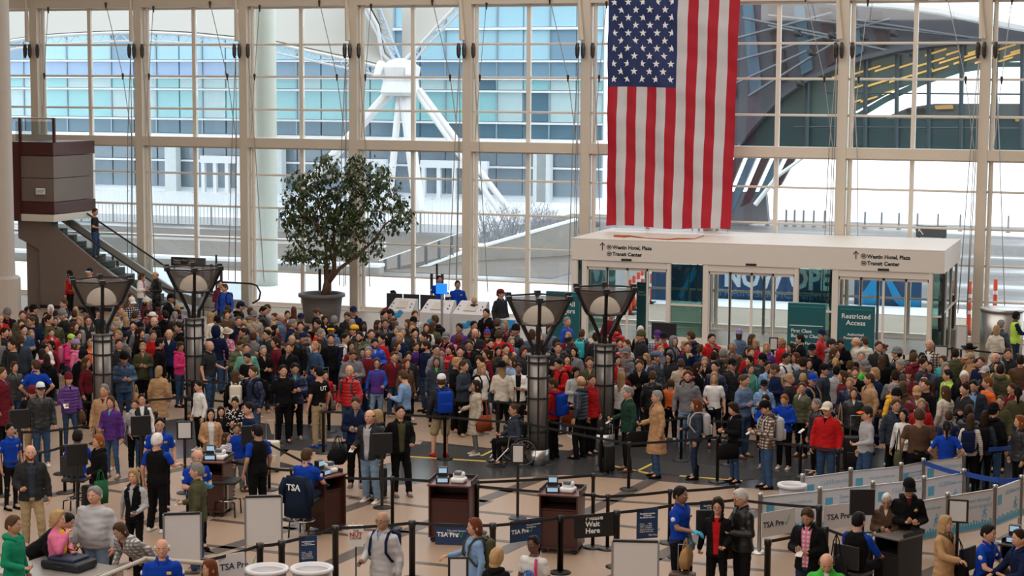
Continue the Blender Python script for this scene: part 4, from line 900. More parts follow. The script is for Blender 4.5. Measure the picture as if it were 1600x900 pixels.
for k in range(7):
    x0 = 1120+k*40; tpoly('roof_band', [(x0, 0+k*3), (x0+16, 0+k*3), (x0+16+14, 150-k*14), (x0+12, 160-k*14)], STRUT if k % 2 == 0 else BLUEG, TY-.25, .2)
for (a, c) in (((1150, 60), (1300, 20)), ((1150, 95), (1390, 30)), ((1160, 28), (1330, 62)), ((1200, 24), (1545, 62)), ((1150, 130), (1260, 80)), ((1330, 30), (1535, 62)), ((1170, 150), (1330, 50)), ((1200, 40), (1420, 86))):
    b_ = MB(); b_.tube([tq(*a, TY-.8), tq(*c, TY-.8)], .09, 5); b_.build('roof_tie', M('tie_steel', (.13, .14, .155), .5, .3), th)
b_ = MB(); b_.tube([tq(1265, 2, TY-2), tq(1400, 6, TY-2), tq(1470, 14, TY-2), tq(1545, 30, TY-2), tq(1660, 52, TY-2)], [.1, .3, .35, .35, .3], 8); b_.build('roof_edge', WHITEP, th)
for px, py in ((1246, 52), (1300, 55), (1350, 58), (1396, 52), (1268, 82), (1322, 100), (1250, 130)):
    b_ = MB(); b_.cone(tq(px, py, TY-1.5), .25, tq(px+5, py+3, TY-1.5), .12, 8); b_.build('roof_lamp', BLACKM, th)
tpoly('upper_glazing', arc[1:]+[(1700, 105), (1600, 95), (1540, 100), (1480, 112), (1400, 140), (1330, 178), (1200, 178), (1170, 220)], TG, TY+.4, .2)
tpoly('inner_arch', [(1330, 182), (1380, 152), (1440, 124), (1500, 106), (1560, 97), (1700, 97), (1700, 104), (1560, 105), (1500, 114), (1440, 134), (1385, 160), (1345, 184)], M('arch_teal', (.05, .11, .11), .3), TY+.1, .3)
tpoly('lower_glazing', [(1130, 236), (1160, 182), (1700, 182), (1700, 236)], DT, TY+.3, .3); tpoly('lower_glazing', [(1185, 182), (1200, 162), (1330, 170), (1345, 182)], TG, TY+.35, .2)
tpoly('gallery_floor', [(1385, 182), (1420, 168), (1460, 162), (1700, 162), (1700, 186), (1385, 186)], M('gallery_grey', (.10, .12, .12), .5, var=.2), TY+.2, .3)
SLATM = M('lit_amber_slat', (.80, .46, .13), .5, emit=.5)
for k in range(26):
    u = (k*37 % 26)/26; x = 1300+u*290; yb = 182-(x-1330)*.42 if x < 1480 else 112-(x-1480)*.1; ya = np.interp(x, [p[0] for p in arc], [p[1] for p in arc])+8
    y = ya+(yb-8-ya)*((k*.618) % 1)
    if yb-ya < 8: continue
    L_ = 26+(k % 3)*8; tpoly('ceiling_slat', [(x, y), (x+L_, y-L_*.30), (x+L_, y-L_*.30+2.5), (x, y+3.2)], SLATM, TY+.2, .1)
for px in (1262, 1353, 1402, 1452, 1503, 1556, 1598):
    yt = np.interp(px, [p[0] for p in arc], [p[1] for p in arc]); b_ = MB(); b_.tube([tq(px, yt, TY-.2), tq(px-2, 232, TY-.2)], .14, 6); b_.build('mullion', M('hall_mullion', (.03, .05, .065), .4), th)
for py in (145, 198): b_ = MB(); b_.tube([tq(1240 if py > 150 else 1290, py, TY-.2), tq(1700, py+3, TY-.2)], .05, 5); b_.build('transom', M('hall_mullion', (.03, .05, .065), .4), th)
for px, c in ((1415, 170), (1460, 165), (1530, 182), (1585, 184)): tpoly('bench_seat', [(px, c), (px+28, c-1), (px+30, c+5), (px+2, c+6)], M('amber_wood', (.5, .28, .08), .5) if px > 1450 else BLACKM, TY-.1, .3)
# dark raking struts at the left foot of the hall
for k in range(5):
    x0 = 1150+k*21; tpoly('raking_strut', [(x0, 240), (x0+13, 240), (x0-30+k*4, 345-k*14), (x0-44+k*4, 352-k*14)], STRUT if k % 2 == 0 else BLUEG, TY-4+k*.3, .4)
tpoly('foot_wall', [(1130, 300), (1196, 300), (1200, 345), (1130, 360)], M('foot_grey', (.16, .17, .19), .6), TY-2, .6)
b_ = MB(); b_.tube([tq(1258, 244, TY-5), tq(1215, 275, TY-5), tq(1180, 320, TY-5)], [.08, .12, .14], 8); b_.build('edge_beam', WHITEP, th)
# fence posts on the far edge
for i, (px, py) in enumerate([(1200, 314), (1214, 316), (1229, 317), (1242, 318), (1256, 319), (1272, 320), (1289, 321), (1352, 325), (1378, 327), (1405, 328), (1434, 329), (1466, 332), (1501, 332), (1576, 336)]):
    g = F(px, py+0.0, 0) if False else O(px, py, 107.0); b_ = MB(); b_.box(g.x-.05, g.x+.05, 106.95, 107.05, -.02, .95); b_.box(g.x-.12, g.x+.12, 106.9, 107.1, -.02, .04)
    b_.build('fence_post', M('far_post', (.22, .22, .23), .6), None, label='slender grey fence post at the far plaza edge, %s from the left' % ('first', 'second', 'third', 'fourth', 'fifth', 'sixth', 'seventh', 'eighth', 'ninth', 'tenth', 'eleventh', 'twelfth', 'thirteenth', 'last')[i], cat='post', group='fence posts at the far edge of the plaza')
# wayfinding sign outside
g = O(1455, 362, 72); sg = empty('wayfinding_sign', (g.x, 72, 0), label='black wayfinding sign with a white arrow standing outside', cat='sign')
zt, zb = O(1455, 353, 72).z, O(1455, 371, 72).z; b_ = MB(); b_.box(-.58, .58, 0, .1, zb, zt); b_.build('sign_panel', BLACKM, sg); b_ = MB(); b_.box(-.5, -.42, .02, .08, 0, zb); b_.box(.42, .5, .02, .08, 0, zb); b_.build('post', BLACKM, sg)
b_ = MB(); b_.tube([(-.30, -.01, zb+.10), (-.47, -.01, zt-.12)], .018, 5); b_.tube([(-.47, -.01, zb+.22), (-.47, -.01, zt-.10), (-.30, -.01, zt-.10)], .018, 5); b_.build('arrow', WHITET, sg)
# banner hoarding seen through the doors
BANB = M('banner_navy', (.012, .055, .14), .6, var=.05); BANC = M('banner_cyan', (.01, .27, .60), .6); BANL = M('banner_pale', (.62, .70, .78), .6, var=0)
BY = 68.5
def bz(px, py): return O(px, py, BY)
hd_ = empty('banner_hoarding', (bz(1110, 470).x, BY, 0), label='navy hoarding banner reading NOW OPEN seen through the doors', cat='banner'); h0 = hd_.location
x0, x1 = bz(1062, 450).x, bz(1310, 450).x; zt, zb = bz(1200, 420).z, bz(1200, 473).z
b_ = MB(); b_.box(x0-h0.x, x1-h0.x, 0, .06, zb, zt); b_.build('banner_sheet', BANB, hd_); b_ = MB()
for k in range(6): xx = x0-h0.x+(x1-x0)*k/5; b_.box(xx-.03, xx+.03, .06, .12, 0, zt)
b_.build('support_frame', GREYP, hd_)
nx = bz(1131, 450).x; ex = bz(1358, 450).x; tO = text('NOW OPEN', 1.08, BANL, hd_, (nx-h0.x, -.004, bz(1160, 447).z), bold=.045, sx=.80); text('TRAIN SERVICE BEGINS', .40, M('banner_text_blue', (.06, .22, .42), .6), hd_, (bz(1120, 465).x-h0.x, -.004, bz(1200, 465).z), sx=1.15)
hc_ = empty('banner_hoarding', (bz(1340, 470).x, BY, 0), label='navy hoarding with cyan arches seen through the right doorway', cat='banner'); h1 = hc_.location
x0, x1 = bz(1335, 450).x, bz(1440, 450).x; b_ = MB(); b_.box(x0-h1.x, x1-h1.x, 0, .06, bz(1400, 487).z, bz(1400, 432).z); b_.build('banner_sheet', BANB, hc_)
def poly2(pts, mat, e, org, off=-.01): b_ = MB(); P = [bz(x, y) for x, y in pts]; b_.prism([(p.x-org.x, p.z) for p in P], off, off+.012); b_.build('printed_arch', mat, e)
poly2([(1346, 485), (1346, 460), (1362, 437), (1374, 437), (1376, 484)], BANC, hc_, h1); poly2([(1383, 436), (1392, 436), (1412, 470), (1438, 468), (1438, 486), (1412, 486), (1396, 468)], BANC, hc_, h1)
hl_ = empty('banner_hoarding', (bz(1070, 470).x, BY-1.5, 0), label='dark hoarding with a cyan diagonal seen in the glass panel', cat='banner'); h2 = hl_.location
b_ = MB(); b_.box(-1.1, 1.3, 0, .06, bz(1075, 465).z, bz(1075, 412).z+.1); b_.build('banner_sheet', BANB, hl_)
b_ = MB(); P = [O(x, y, BY-1.5) for x, y in ((1060, 462), (1084, 416), (1091, 424), (1064, 468))]; b_.prism([(p.x-h2.x, p.z) for p in P], -.012, 0); b_.build('printed_stripe', BANC, hl_)
# cones and tall channelizers
ORC = M('orange_cone', (.75, .07, .02), .5); 
def channelizer(px, py, Y, lab, h=1.1):
    g = O(px, py, Y); e = empty('traffic_channelizer', (g.x, Y, 0), label=lab, cat='traffic cone'); b_ = MB(); b_.lathe([(.09, .06), (.08, .3), (.075, h*.5), (.07, h)], n=12); b_.build('tube', ORC, e, True); b_ = MB(); b_.box(-.22, .22, -.22, .22, 0, .06); b_.build('base', BLACKM, e)
    for z in (h*.4, h*.7): b_ = MB(); b_.lathe([(.084, z), (.082, z+.12)], n=12); b_.build('reflective_band', WHITET, e)
for i, px in enumerate((984, 990, 997, 1003)): channelizer(px, 485-i, 62.5+i*1.3, ['orange channelizer outside the left doorway, %s' % s_ for s_ in ('nearest', 'second', 'third', 'farthest')][i], 1.25)
channelizer(1014, 478, 66, 'tall orange channelizer standing beside the mesh panel outside', 1.6)
channelizer(1543, 445, 62.2, 'orange and white channelizer outside the far right window, left one', 1.7); channelizer(1556, 435, 63.2, 'orange and white channelizer outside the far right window, right one', 1.7); channelizer(1515, 460, 61.2, 'orange and white channelizer seen between vestibule and column', 1.8)
# ------------------------------------------------------------------ lamp posts
PERF = M('perforated_metal', (.13, .115, .10), .55, .4, var=.35, scale=60); BRONZE = M('lamp_grey_metal', (.24, .225, .215), .35, .5, var=.08)
GLOBE = M('lamp_globe', (1.0, .80, .62), .4, emit=1.1)
def lamp_post(px, py_top, lab, base=None):
    g = Vector((base[0], base[1], 0)) if base else F(px, py_top, 3.62); g.z = 0
    e = empty('lamp_post', g, math.atan2(g.x, g.y)*-1+.26, label=lab, cat='lamp post')
    b = MB(); b.lathe([(.255, 0), (.255, .34)], n=24); b.build('base_sleeve', STEEL, e, True)
    b = MB(); b.lathe([(.225, .34), (.225, 2.38)], n=24); b.build('column_tube', BRONZE, e, True)
    for z in (.36, .72, 1.45, 1.9, 2.22, 2.37):
        b = MB(); b.lathe([(.23, z-.018), (.252, z-.018), (.252, z+.018), (.23, z+.018)], n=24, cap=False); b.build('collar_ring', BLACKM if z < 2.3 else BRONZE, e)
    for k in range(6):
        a = k*PI/3+.3; c_, s_ = math.cos(a), math.sin(a)
        b = MB(); b.tube([(c_*.235, s_*.235, .34), (c_*.235, s_*.235, 2.37)], .022, 4); b.build('column_rib', BLACKM, e)
        b = MB(); b.tube([(c_*.13, s_*.13, 2.30), (c_*.15, s_*.15, 2.55), (c_*.40, s_*.40, 3.03), (c_*.50, s_*.50, 3.12), (c_*.76, s_*.76, 3.62)], [.045, .045, .05, .045, .045], 4); b.build('flared_arm', BLACKM, e)
        b = MB(); b.box(c_*.74-.06, c_*.74+.06, s_*.74-.06, s_*.74+.06, 3.56, 3.66); b.build('arm_cap', BLACKM, e)
        a2 = a+PI/3; d_, t_ = math.cos(a2), math.sin(a2); P = [Vector((c_*.45, s_*.45, 3.08)), Vector((d_*.45, t_*.45, 3.08)), Vector((d_*.72, t_*.72, 3.58)), Vector((c_*.72, s_*.72, 3.58))]
        n_ = (P[1]-P[0]).cross(P[2]-P[0]).normalized()*.012; C_ = sum(P, Vector())/4; P = [C_+(p-C_)*.93 for p in P]
        b = MB(); b.add(P+[p+n_ for p in P], [(0, 1, 2, 3), (7, 6, 5, 4), (0, 4, 5, 1), (1, 5, 6, 2), (2, 6, 7, 3), (3, 7, 4, 0)]); b.build('mesh_panel', PERFG, e)
        b = MB(); b.tube([(c_*.45, s_*.45, 3.05), (d_*.45, t_*.45, 3.05)], .035, 4); b.build('basket_rim', BLACKM, e); b = MB(); b.tube([(c_*.73, s_*.73, 3.59), (d_*.73, t_*.73, 3.59)], .028, 4); b.build('basket_rim', BLACKM, e)
    b = MB(); b.lathe([(.33, 3.07), (.335, 3.14), (.31, 3.23), (.25, 3.32), (.16, 3.39), (.05, 3.425)], n=22); b.build('globe', GLOBE, e, True)
    b = MB(); b.lathe([(.02, 3.03), (.44, 3.04), (.46, 3.09), (.02, 3.06)], n=24); b.build('basket_dish', BRONZE, e, True)
    b = MB(); b.lathe([(.10, 2.36), (.05, 2.45), (.05, 2.95)], n=12); b.build('globe_stem', BLACKM, e)
    return e
m = bpy.data.materials.new('perforated_screen'); m.use_nodes = True; t = m.node_tree; b_ = t.nodes['Principled BSDF']; b_.inputs['Base Color'].default_value = (.13, .105, .09, 1); b_.inputs['Roughness'].default_value = .5
tr = node(t, 'ShaderNodeBsdfTransparent'); mx = node(t, 'ShaderNodeMixShader', i_0=.60); t.links.new(tr.outputs[0], mx.inputs[1]); t.links.new(b_.outputs[0], mx.inputs[2]); t.links.new(mx.outputs[0], t.nodes['Material Output'].inputs[0]); PERFG = m
LP = [lamp_post(158, 436, 'lamp post with flared mesh basket, leftmost of the four'), lamp_post(302, 417, 'lamp post with flared mesh basket, second from the left beside the escalator foot'),
      lamp_post(840, 468, 'lamp post with flared mesh basket, nearer one of the middle pair', (-12.31, 36.6)), lamp_post(943, 447, 'lamp post with flared mesh basket, farther one of the middle pair', (-11.49, 38.8))]
# ------------------------------------------------------------------ potted tree
g = F(503, 503); pot = empty('potted_tree', (g.x, g.y, 0), label='tall green leafy tree in a big grey tapered pot by the glass', cat='tree')
POTM = M('pot_grey', (.115, .11, .112), .6, var=.06); b_ = MB(); b_.lathe([(.02, 0), (.60, 0), (.66, .5), (.70, .86), (.80, .88), (.80, .98), (.74, 1.0), (.66, .96), (.64, .86), (.02, .84)], n=32); b_.build('pot', POTM, pot, True)
BARK = M('bark', (.16, .085, .055), .9, var=.3, scale=8, bump=.5); LEAFM = M('leaf_green', (.058, .085, .022), .5, var=.6, scale=1.7)
def tp(px, py, dy=0): p = O(px, py, g.y+dy); return Vector((p.x-g.x, dy, p.z))
rt = random.Random(11); br = [([tp(508, 462), tp(513, 440), tp(522, 422), tp(523, 395), tp(521, 350, .2), tp(530, 300, .3), tp(548, 268, .3)], [.14, .12, .085, .06, .045, .03, .012]),
 ([tp(505, 462), tp(511, 430, .1), tp(510, 400, .2), tp(506, 360, .4), tp(498, 320, .5), tp(492, 280, .4)], [.09, .06, .05, .04, .025, .01]),
 ([tp(513, 442), tp(530, 420, -.2), tp(560, 398, -.3), tp(588, 372, -.4), tp(600, 352, -.4), tp(622, 335, -.4)], [.09, .065, .05, .04, .03, .01]),
 ([tp(522, 420), tp(515, 385, -.5), tp(495, 350, -.7), tp(470, 330, -.8)], [.05, .04, .025, .01]), ([tp(523, 395), tp(545, 350, .5), tp(575, 310, .6), tp(600, 290, .5)], [.05, .035, .025, .01]),
 ([tp(510, 400), tp(480, 390, .1), tp(455, 395, .1)], [.03, .02, .008]), ([tp(522, 350), tp(500, 300, -.4), tp(480, 270, -.3)], [.03, .02, .01])]
for P, rr in br: b_ = MB(); b_.tube(P, rr, 8); b_.build('branch' if rr[0] < .1 else 'trunk', BARK, pot, True)
blobs = [(478, 285, 34, 22), (510, 262, 22, 26), (575, 275, 38, 26), (540, 300, 44, 30), (495, 318, 48, 30), (462, 330, 24, 26), (600, 305, 34, 28), (625, 330, 18, 20), (520, 350, 46, 28), (480, 360, 36, 22), (560, 340, 40, 30), (470, 395, 26, 14), (520, 385, 40, 18), (455, 402, 16, 9), (500, 405, 26, 10), (580, 370, 22, 14), (545, 392, 24, 12), (612, 352, 16, 12), (450, 310, 12, 12), (552, 262, 14, 14), (590, 390, 12, 10), (636, 348, 9, 10), (641, 336, 6, 12), (630, 318, 9, 9), (446, 345, 9, 12), (508, 246, 8, 9), (558, 248, 14, 9), (447, 404, 8, 7), (568, 400, 9, 12)]
b_ = MB()
for i in range(13000):
    bx = rt.choices(blobs, [q_[2]*q_[3] for q_ in blobs])[0]
    if rt.random() < .12: bx = (bx[0]+rt.uniform(-8, 8), bx[1]+rt.uniform(-8, 8), bx[2]*1.15, bx[3]*1.15)
    while True:
        u, v, w_ = rt.uniform(-1, 1), rt.uniform(-1, 1), rt.uniform(-1, 1)
        if u*u+v*v+w_*w_ < 1: break
    if math.sin(bx[0]*.7+u*7)*math.cos(bx[1]*.9+v*6)+.5*math.sin(u*13+v*11+bx[0]) > .28: continue
    p = tp(bx[0]+u*bx[2], bx[1]+v*bx[3], w_*1.1+(0 if bx[0] < 560 else -.1)); L = rt.uniform(.13, .23); a = rt.uniform(0, 2*PI); el = rt.uniform(-1.3, .3); d = Vector((math.cos(a)*math.cos(el), math.sin(a)*math.cos(el), math.sin(el))); s_ = d.cross(Vector((0, 0, 1))).normalized()*L*.25
    k = Vector((0, 0, -.012)); b_.add([p, p+d*L*.5+s_, p+d*L+k, p+d*L*.5-s_+k*.5], [(0, 1, 2), (0, 2, 3)])
b_.build('foliage', LEAFM, pot, kind='stuff')
# ------------------------------------------------------------------ check-in kiosks and desk by the glass
KW = M('kiosk_white', (.60, .58, .59), .4, var=.02); KB = M('kiosk_blue_print', (.03, .28, .60), .5)
def kiosk(px0, px1, pyt, Y, lab):
    g0, g1 = O(px0, pyt, Y), O(px1, pyt, Y); w_ = g1.x-g0.x; z = g0.z; e = empty('check_in_kiosk', (g0.x, Y, 0), label=lab, cat='kiosk')
    b = MB(); rs = []
    b.add([(0, 0, 0), (w_, 0, 0), (w_, 0, z-.34), (0, 0, z-.34), (.06, .55, z), (w_-.06, .55, z), (0, .7, 0), (w_, .7, 0), (.06, .7, z), (w_-.06, .7, z)], [(0, 1, 2, 3), (3, 2, 5, 4), (4, 5, 9, 8), (1, 7, 9, 5, 2), (0, 3, 4, 8, 6), (6, 8, 9, 7), (0, 6, 7, 1)]); b.build('cabinet', KW, e)
    def on(u, v, o=.006): return Vector((u*w_, .55*v-.01, z-.34+.34*v+o))
    b = MB(); q_ = [on(.3, .25), on(.7, .25), on(.66, .8), on(.34, .8)]; b.add(q_+[v+Vector((0, -.008, .014)) for v in q_], [(4, 5, 6, 7), (0, 1, 5, 4), (1, 2, 6, 5), (2, 3, 7, 6), (3, 0, 4, 7)]); b.build('touch_screen', M('kiosk_screen', (.56, .50, .44), .3), e)
    for u in (.12, .86): b = MB(); b.cone(on(u, .35), .02, on(u, .35)+Vector((0, 0, .01)), .02, 8); b.cone(on(u, .6), .02, on(u, .6)+Vector((0, 0, .01)), .02, 8); b.build('reader', BLACKM, e)
    b = MB(); b.ball((w_*.4, -.005, .75), (.16, .012, .09), 12, 6); b.ball((w_*.55, -.005, .85), (.10, .012, .08), 12, 6); b.build('printed_cloud', KB, e, True)
    return e
kiosk(604, 643, 469, 53.6, 'white check-in kiosk, leftmost of the three under the officers'); kiosk(656, 703, 471, 52.6, 'white check-in kiosk behind the blue screen pole, middle of three'); kiosk(707, 755, 473, 52.0, 'white check-in kiosk, rightmost of the three near the maroon cap man')
ps = F(690, 545); z1 = O(690, 443, 50).z; gq = O(690, 500, 50); e = empty('display_stand', (gq.x, 50, 0), label='bright blue screen on a grey pole in front of the kiosks', cat='screen')
b_ = MB(); b_.box(-.17, .17, -.03, .02, O(690, 459, 50).z, z1); b_.build('screen', M('lit_blue_screen', (.02, .22, .95), .3, emit=.9), e); b_ = MB(); b_.tube([(0, .03, 0), (0, .03, O(690, 459, 50).z)], .04, 8); b_.build('pole', GREYP, e); b_ = MB(); b_.lathe([(.2, 0), (.2, .02)], n=16); b_.build('base', GREYP, e)
q0, q1 = O(603, 458, 55.2), O(682, 462, 55.2); e = empty('privacy_screen', (q0.x, 55.2, 0), label='low black fabric screens standing behind the kiosks', cat='screen')
for k in range(3): w_ = (q1.x-q0.x)/3; box('fabric_panel', RUB, k*w_+.02, (k+1)*w_-.02, 0, .05, .05, q0.z, e, .01)
q = O(762, 497, 52.5); e = empty('service_desk', (q.x, 52.5, 0), label='small white desk with blue panel beside the maroon cap man', cat='desk'); box('desk_body', KW, -.4, .9, 0, .5, 0, .95, e, .02); box('blue_panel', KB, .35, .9, -.02, -.004, .2, .93, e)
# ------------------------------------------------------------------ teal boards and other signs
def board(px0, px1, pyt, pyb, Y, lab, name='teal_sign', mat=TEAL, th_=.12, floorz=True):
    a, c = O(px0, pyt, Y), O(px1, pyt, Y); e = empty(name, (a.x, Y, 0), label=lab, cat='sign'); w_ = c.x-a.x; zt = (a.z+c.z)/2
    b = MB(); b.rbox(0, w_, 0, th_, 0 if floorz else O(px0, pyb, Y).z, zt, .015); b.build('board', mat, e)
    b = MB(); b.box(.06, w_-.06, -.006, 0, zt-.11, zt-.085); b.build('rule_line', M('teal_light', (.02, .22, .25), .5), e)
    return e, w_, zt
e, w_, zt = board(1309, 1367, 478, 545, 48.5, 'teal restricted access board in front of the right doorway')
text('Restricted\nAccess', .185, WHITET, e, (w_/2, -.004, zt-.34), align='CENTER', bold=.003, spacing=.95); text('Authorized\nPassengers Only', .095, WHITET, e, (w_/2, -.004, zt-.80), align='CENTER', bold=.002)
e, w_, zt = board(1231, 1290, 474, 545, 49.0, 'teal first class and business class board left of restricted access'); text('First Class\nBusiness Class', .135, WHITET, e, (.1, -.004, zt-.80), bold=.002); text('Premium Passengers', .10, WHITET, e, (.1, -.004, zt-1.12), bold=.001); b_ = MB(); b_.box(.06, w_-.06, -.006, 0, zt-.62, zt-.60); b_.build('rule_line', WHITET, e)
e, w_, zt = board(853, 905, 456, 540, 50.5, 'teal passenger board standing behind the nearer middle lamp basket'); text('All\nPassengers', .20, WHITET, e, (w_-.12, -.004, zt-.42), align='RIGHT', bold=.002)
e, w_, zt = board(995, 1010, 441, 510, 58.6, 'narrow teal sign standing inside the left vestibule doorway'); text('Ticket\nCounter', .09, WHITET, e, (.04, -.004, zt-.35))
q = O(292, 403, 53.5); e = empty('direction_sign', (O(267, 410, 53.5).x, 53.5, 0), label='black overhead direction signs on posts behind the second lamp post', cat='sign'); x1 = O(293, 410, 53.5).x-e.location.x; x2 = O(320, 410, 53.5).x-e.location.x; zt, zb = O(280, 402, 53.5).z, O(280, 415.5, 53.5).z
box('sign_panel', BLACKM, 0, x1-.01, 0, .08, zb, zt, e, .01); box('sign_panel', M('slate_sign', (.06, .065, .08), .5), x1+.01, x2, 0, .08, zb, zt, e, .01); text('Baggage Claim\nParking', .09, M('sign_grey_text', (.45, .42, .35), .6), e, (.1, -.004, zt-.12)); text('Trains\nTaxis', .09, M('sign_grey_text', (.45, .42, .35), .6), e, (x1+.08, -.004, zt-.12))
for x in (.1, x2-.1): b_ = MB(); b_.tube([(x, .04, 0), (x, .04, zb)], .03, 8); b_.build('post', BLACKM, e)
q = O(1037, 517, 49.5); e = empty('monitor', (q.x, 49.5, 0), label='large black monitor seen from behind near the left doorway', cat='monitor'); box('screen_back', BLACKM, -.36, .36, 0, .07, O(1037, 531, 49.5).z, O(1037, 504, 49.5).z, e, .02); box('stand', GREYP, -.05, .05, .0, .06, 0, O(1037, 531, 49.5).z, e); box('foot', GREYP, -.25, .25, -.1, .2, 0, .03, e)
def frame_sign(px0, px1, pyt, pyb, zc, lab, post=True, frame=BLACKM, Y=None, name='sign_stand', txt=None, lean=0):
    """a framed white sheet on a post; zc = height of its top edge"""
    a = F((px0+px1)/2, pyt, zc) if Y is None else O((px0+px1)/2, pyt, Y); d = (a-CAM).length; s_ = d/FOC; w_ = (px1-px0)*s_; h_ = (pyb-pyt)*s_; e = empty(name, (a.x, a.y, 0), math.atan2(-a.x, a.y), label=lab, cat='sign'); zt = a.z
    b = MB(); b.rbox(-w_/2, w_/2, 0, .04, zt-h_, zt, .015); b.build('frame', frame, e); b = MB(); b.box(-w_/2+.035, w_/2-.035, -.006, 0, zt-h_+.035, zt-.035); b.build('sheet', M('white_sheet', (.66, .63, .62), .5, var=.02), e)
    if post:
        b = MB(); b.tube([(0, .02, .03), (0, .02, zt-h_)], .028, 8); b.build('post', BLACKM, e); b = MB(); b.lathe([(.17, 0), (.17, .02), (.04, .05)], (0, .02, 0), 16); b.build('base', BLACKM, e)
    if txt: text(txt, .10, BLACKT, e, (-w_/2+.05, -.009, zt-.15))
    return e, w_, h_, zt
frame_sign(276, 300, 658, 687, 1.45, 'white sheet in a black frame on a post behind the white-haired officer'); frame_sign(799, 820, 694, 725, 1.42, 'white framed sheet on a post directly in front of the nearer middle lamp')
frame_sign(700, 732, 870, 906, 1.35, 'white framed sheet at the bottom edge beside the auburn-haired woman'); frame_sign(1482, 1513, 780, 817, 1.48, 'white sheet in rounded black frame in front of the blue panels')
frame_sign(1202, 1216, 527, 548, 1.55, 'small white framed sheet on a post left of the teal boards'); e, *_ = frame_sign(1494, 1512, 508, 546, 1.7, 'tall white information sheet standing beside the right vestibule corner', frame=GREYP); frame_sign(1460, 1481, 540, 558, 1.3, 'blank white sheet standing right of the bald man in checked jacket')
# easel whiteboards
def whiteboard(px0, px1, pyt, pyb, zt, lab, tilt=0):
    a = F((px0+px1)/2, pyt, zt); s_ = (a-CAM).length/FOC; w_ = (px1-px0)*s_; h_ = (pyb-pyt)*s_*1.02; e = empty('whiteboard', (a.x, a.y, 0), math.atan2(-a.x, a.y)+tilt, label=lab, cat='whiteboard'); zb = max(.03, zt-h_)
    box('panel', M('board_face', (.62, .60, .60), .45, var=.02), -w_/2, w_/2, 0, .04, zb, zt, e, .008); f = M('aluminium_frame', (.28, .28, .29), .4, .5)
    for n_, x_ in (('side_rail', (-w_/2-.02, -w_/2+.01)), ('side_rail', (w_/2-.01, w_/2+.02))): box(n_, f, x_[0], x_[1], -.01, .05, max(0, zb-.3), zt+.01, e)
    box('top_rail', BLACKM, -w_/2, w_/2, -.012, .052, zt-.005, zt+.03, e)
    for x_ in (-w_/2, w_/2): box('foot', f, x_-.03, x_+.03, -.25, .3, 0, .035, e)
whiteboard(384, 439, 777, 851, 1.25, 'blank white standing board left of the seated officer podium'); whiteboard(257, 312, 804, 878, 1.25, 'blank white standing board beside the grey-haired man in blazer'); whiteboard(958, 1028, 847, 905, 1.2, 'wide white standing board at the bottom, left of the standing officer')
# ------------------------------------------------------------------ stanchions and belts
PZ = .98
def stanchion(px, py, lab=None, grp=None, mat=BLACKM, big=False):
    g = F(px, py, PZ); k = 'st'+mat.name+str(big)
    if k not in _cache:
        r = .052 if big else .033
        b = MB(); b.lathe([(r, .03), (r, PZ-.1), (r+.008, PZ-.1), (r+.008, PZ-.005), (r*.6, PZ)], n=14); _cache[k] = b.mesh('post', mat, True)
        b = MB(); b.lathe([(.18, 0), (.18, .018), (.12, .032), (.05, .045)], n=22); _cache[k+'b'] = b.mesh('base', mat, True)
    o = link('stanchion', _cache[k], None, (g.x, g.y, 0), label=lab or 'black queue post', cat='stanchion', group=grp); link('base', _cache[k+'b'], o); return g
BELT = M('belt_webbing', (.010, .010, .012), .7, var=.2); BLUEB = M('blue_belt', (.012, .06, .33), .6)
def belt(P, Q, lab, mat=BELT, z=PZ-.045, h=.05, grp='queue belts'):
    P = Vector((P.x, P.y, 0)); Q = Vector((Q.x, Q.y, 0)); L = (Q-P).length; d = (Q-P)/L; s_ = Vector((-d.y, d.x, 0))*.003; b = MB(); n = 7; vs = []
    for i in range(n+1):
        p = P+(Q-P)*(i/n); dz = -.014*math.sin(PI*i/n); vs.append([p+s_+Vector((0, 0, z+dz-h/2)), p+s_+Vector((0, 0, z+dz+h/2)), p-s_+Vector((0, 0, z+dz+h/2)), p-s_+Vector((0, 0, z+dz-h/2))])
    b.loft(vs); b.v = [(x-P.x, y-P.y, z_) for x, y, z_ in b.v]; return b.build('retractable_belt', mat, None, loc=P, label=lab, cat='belt', group=grp)
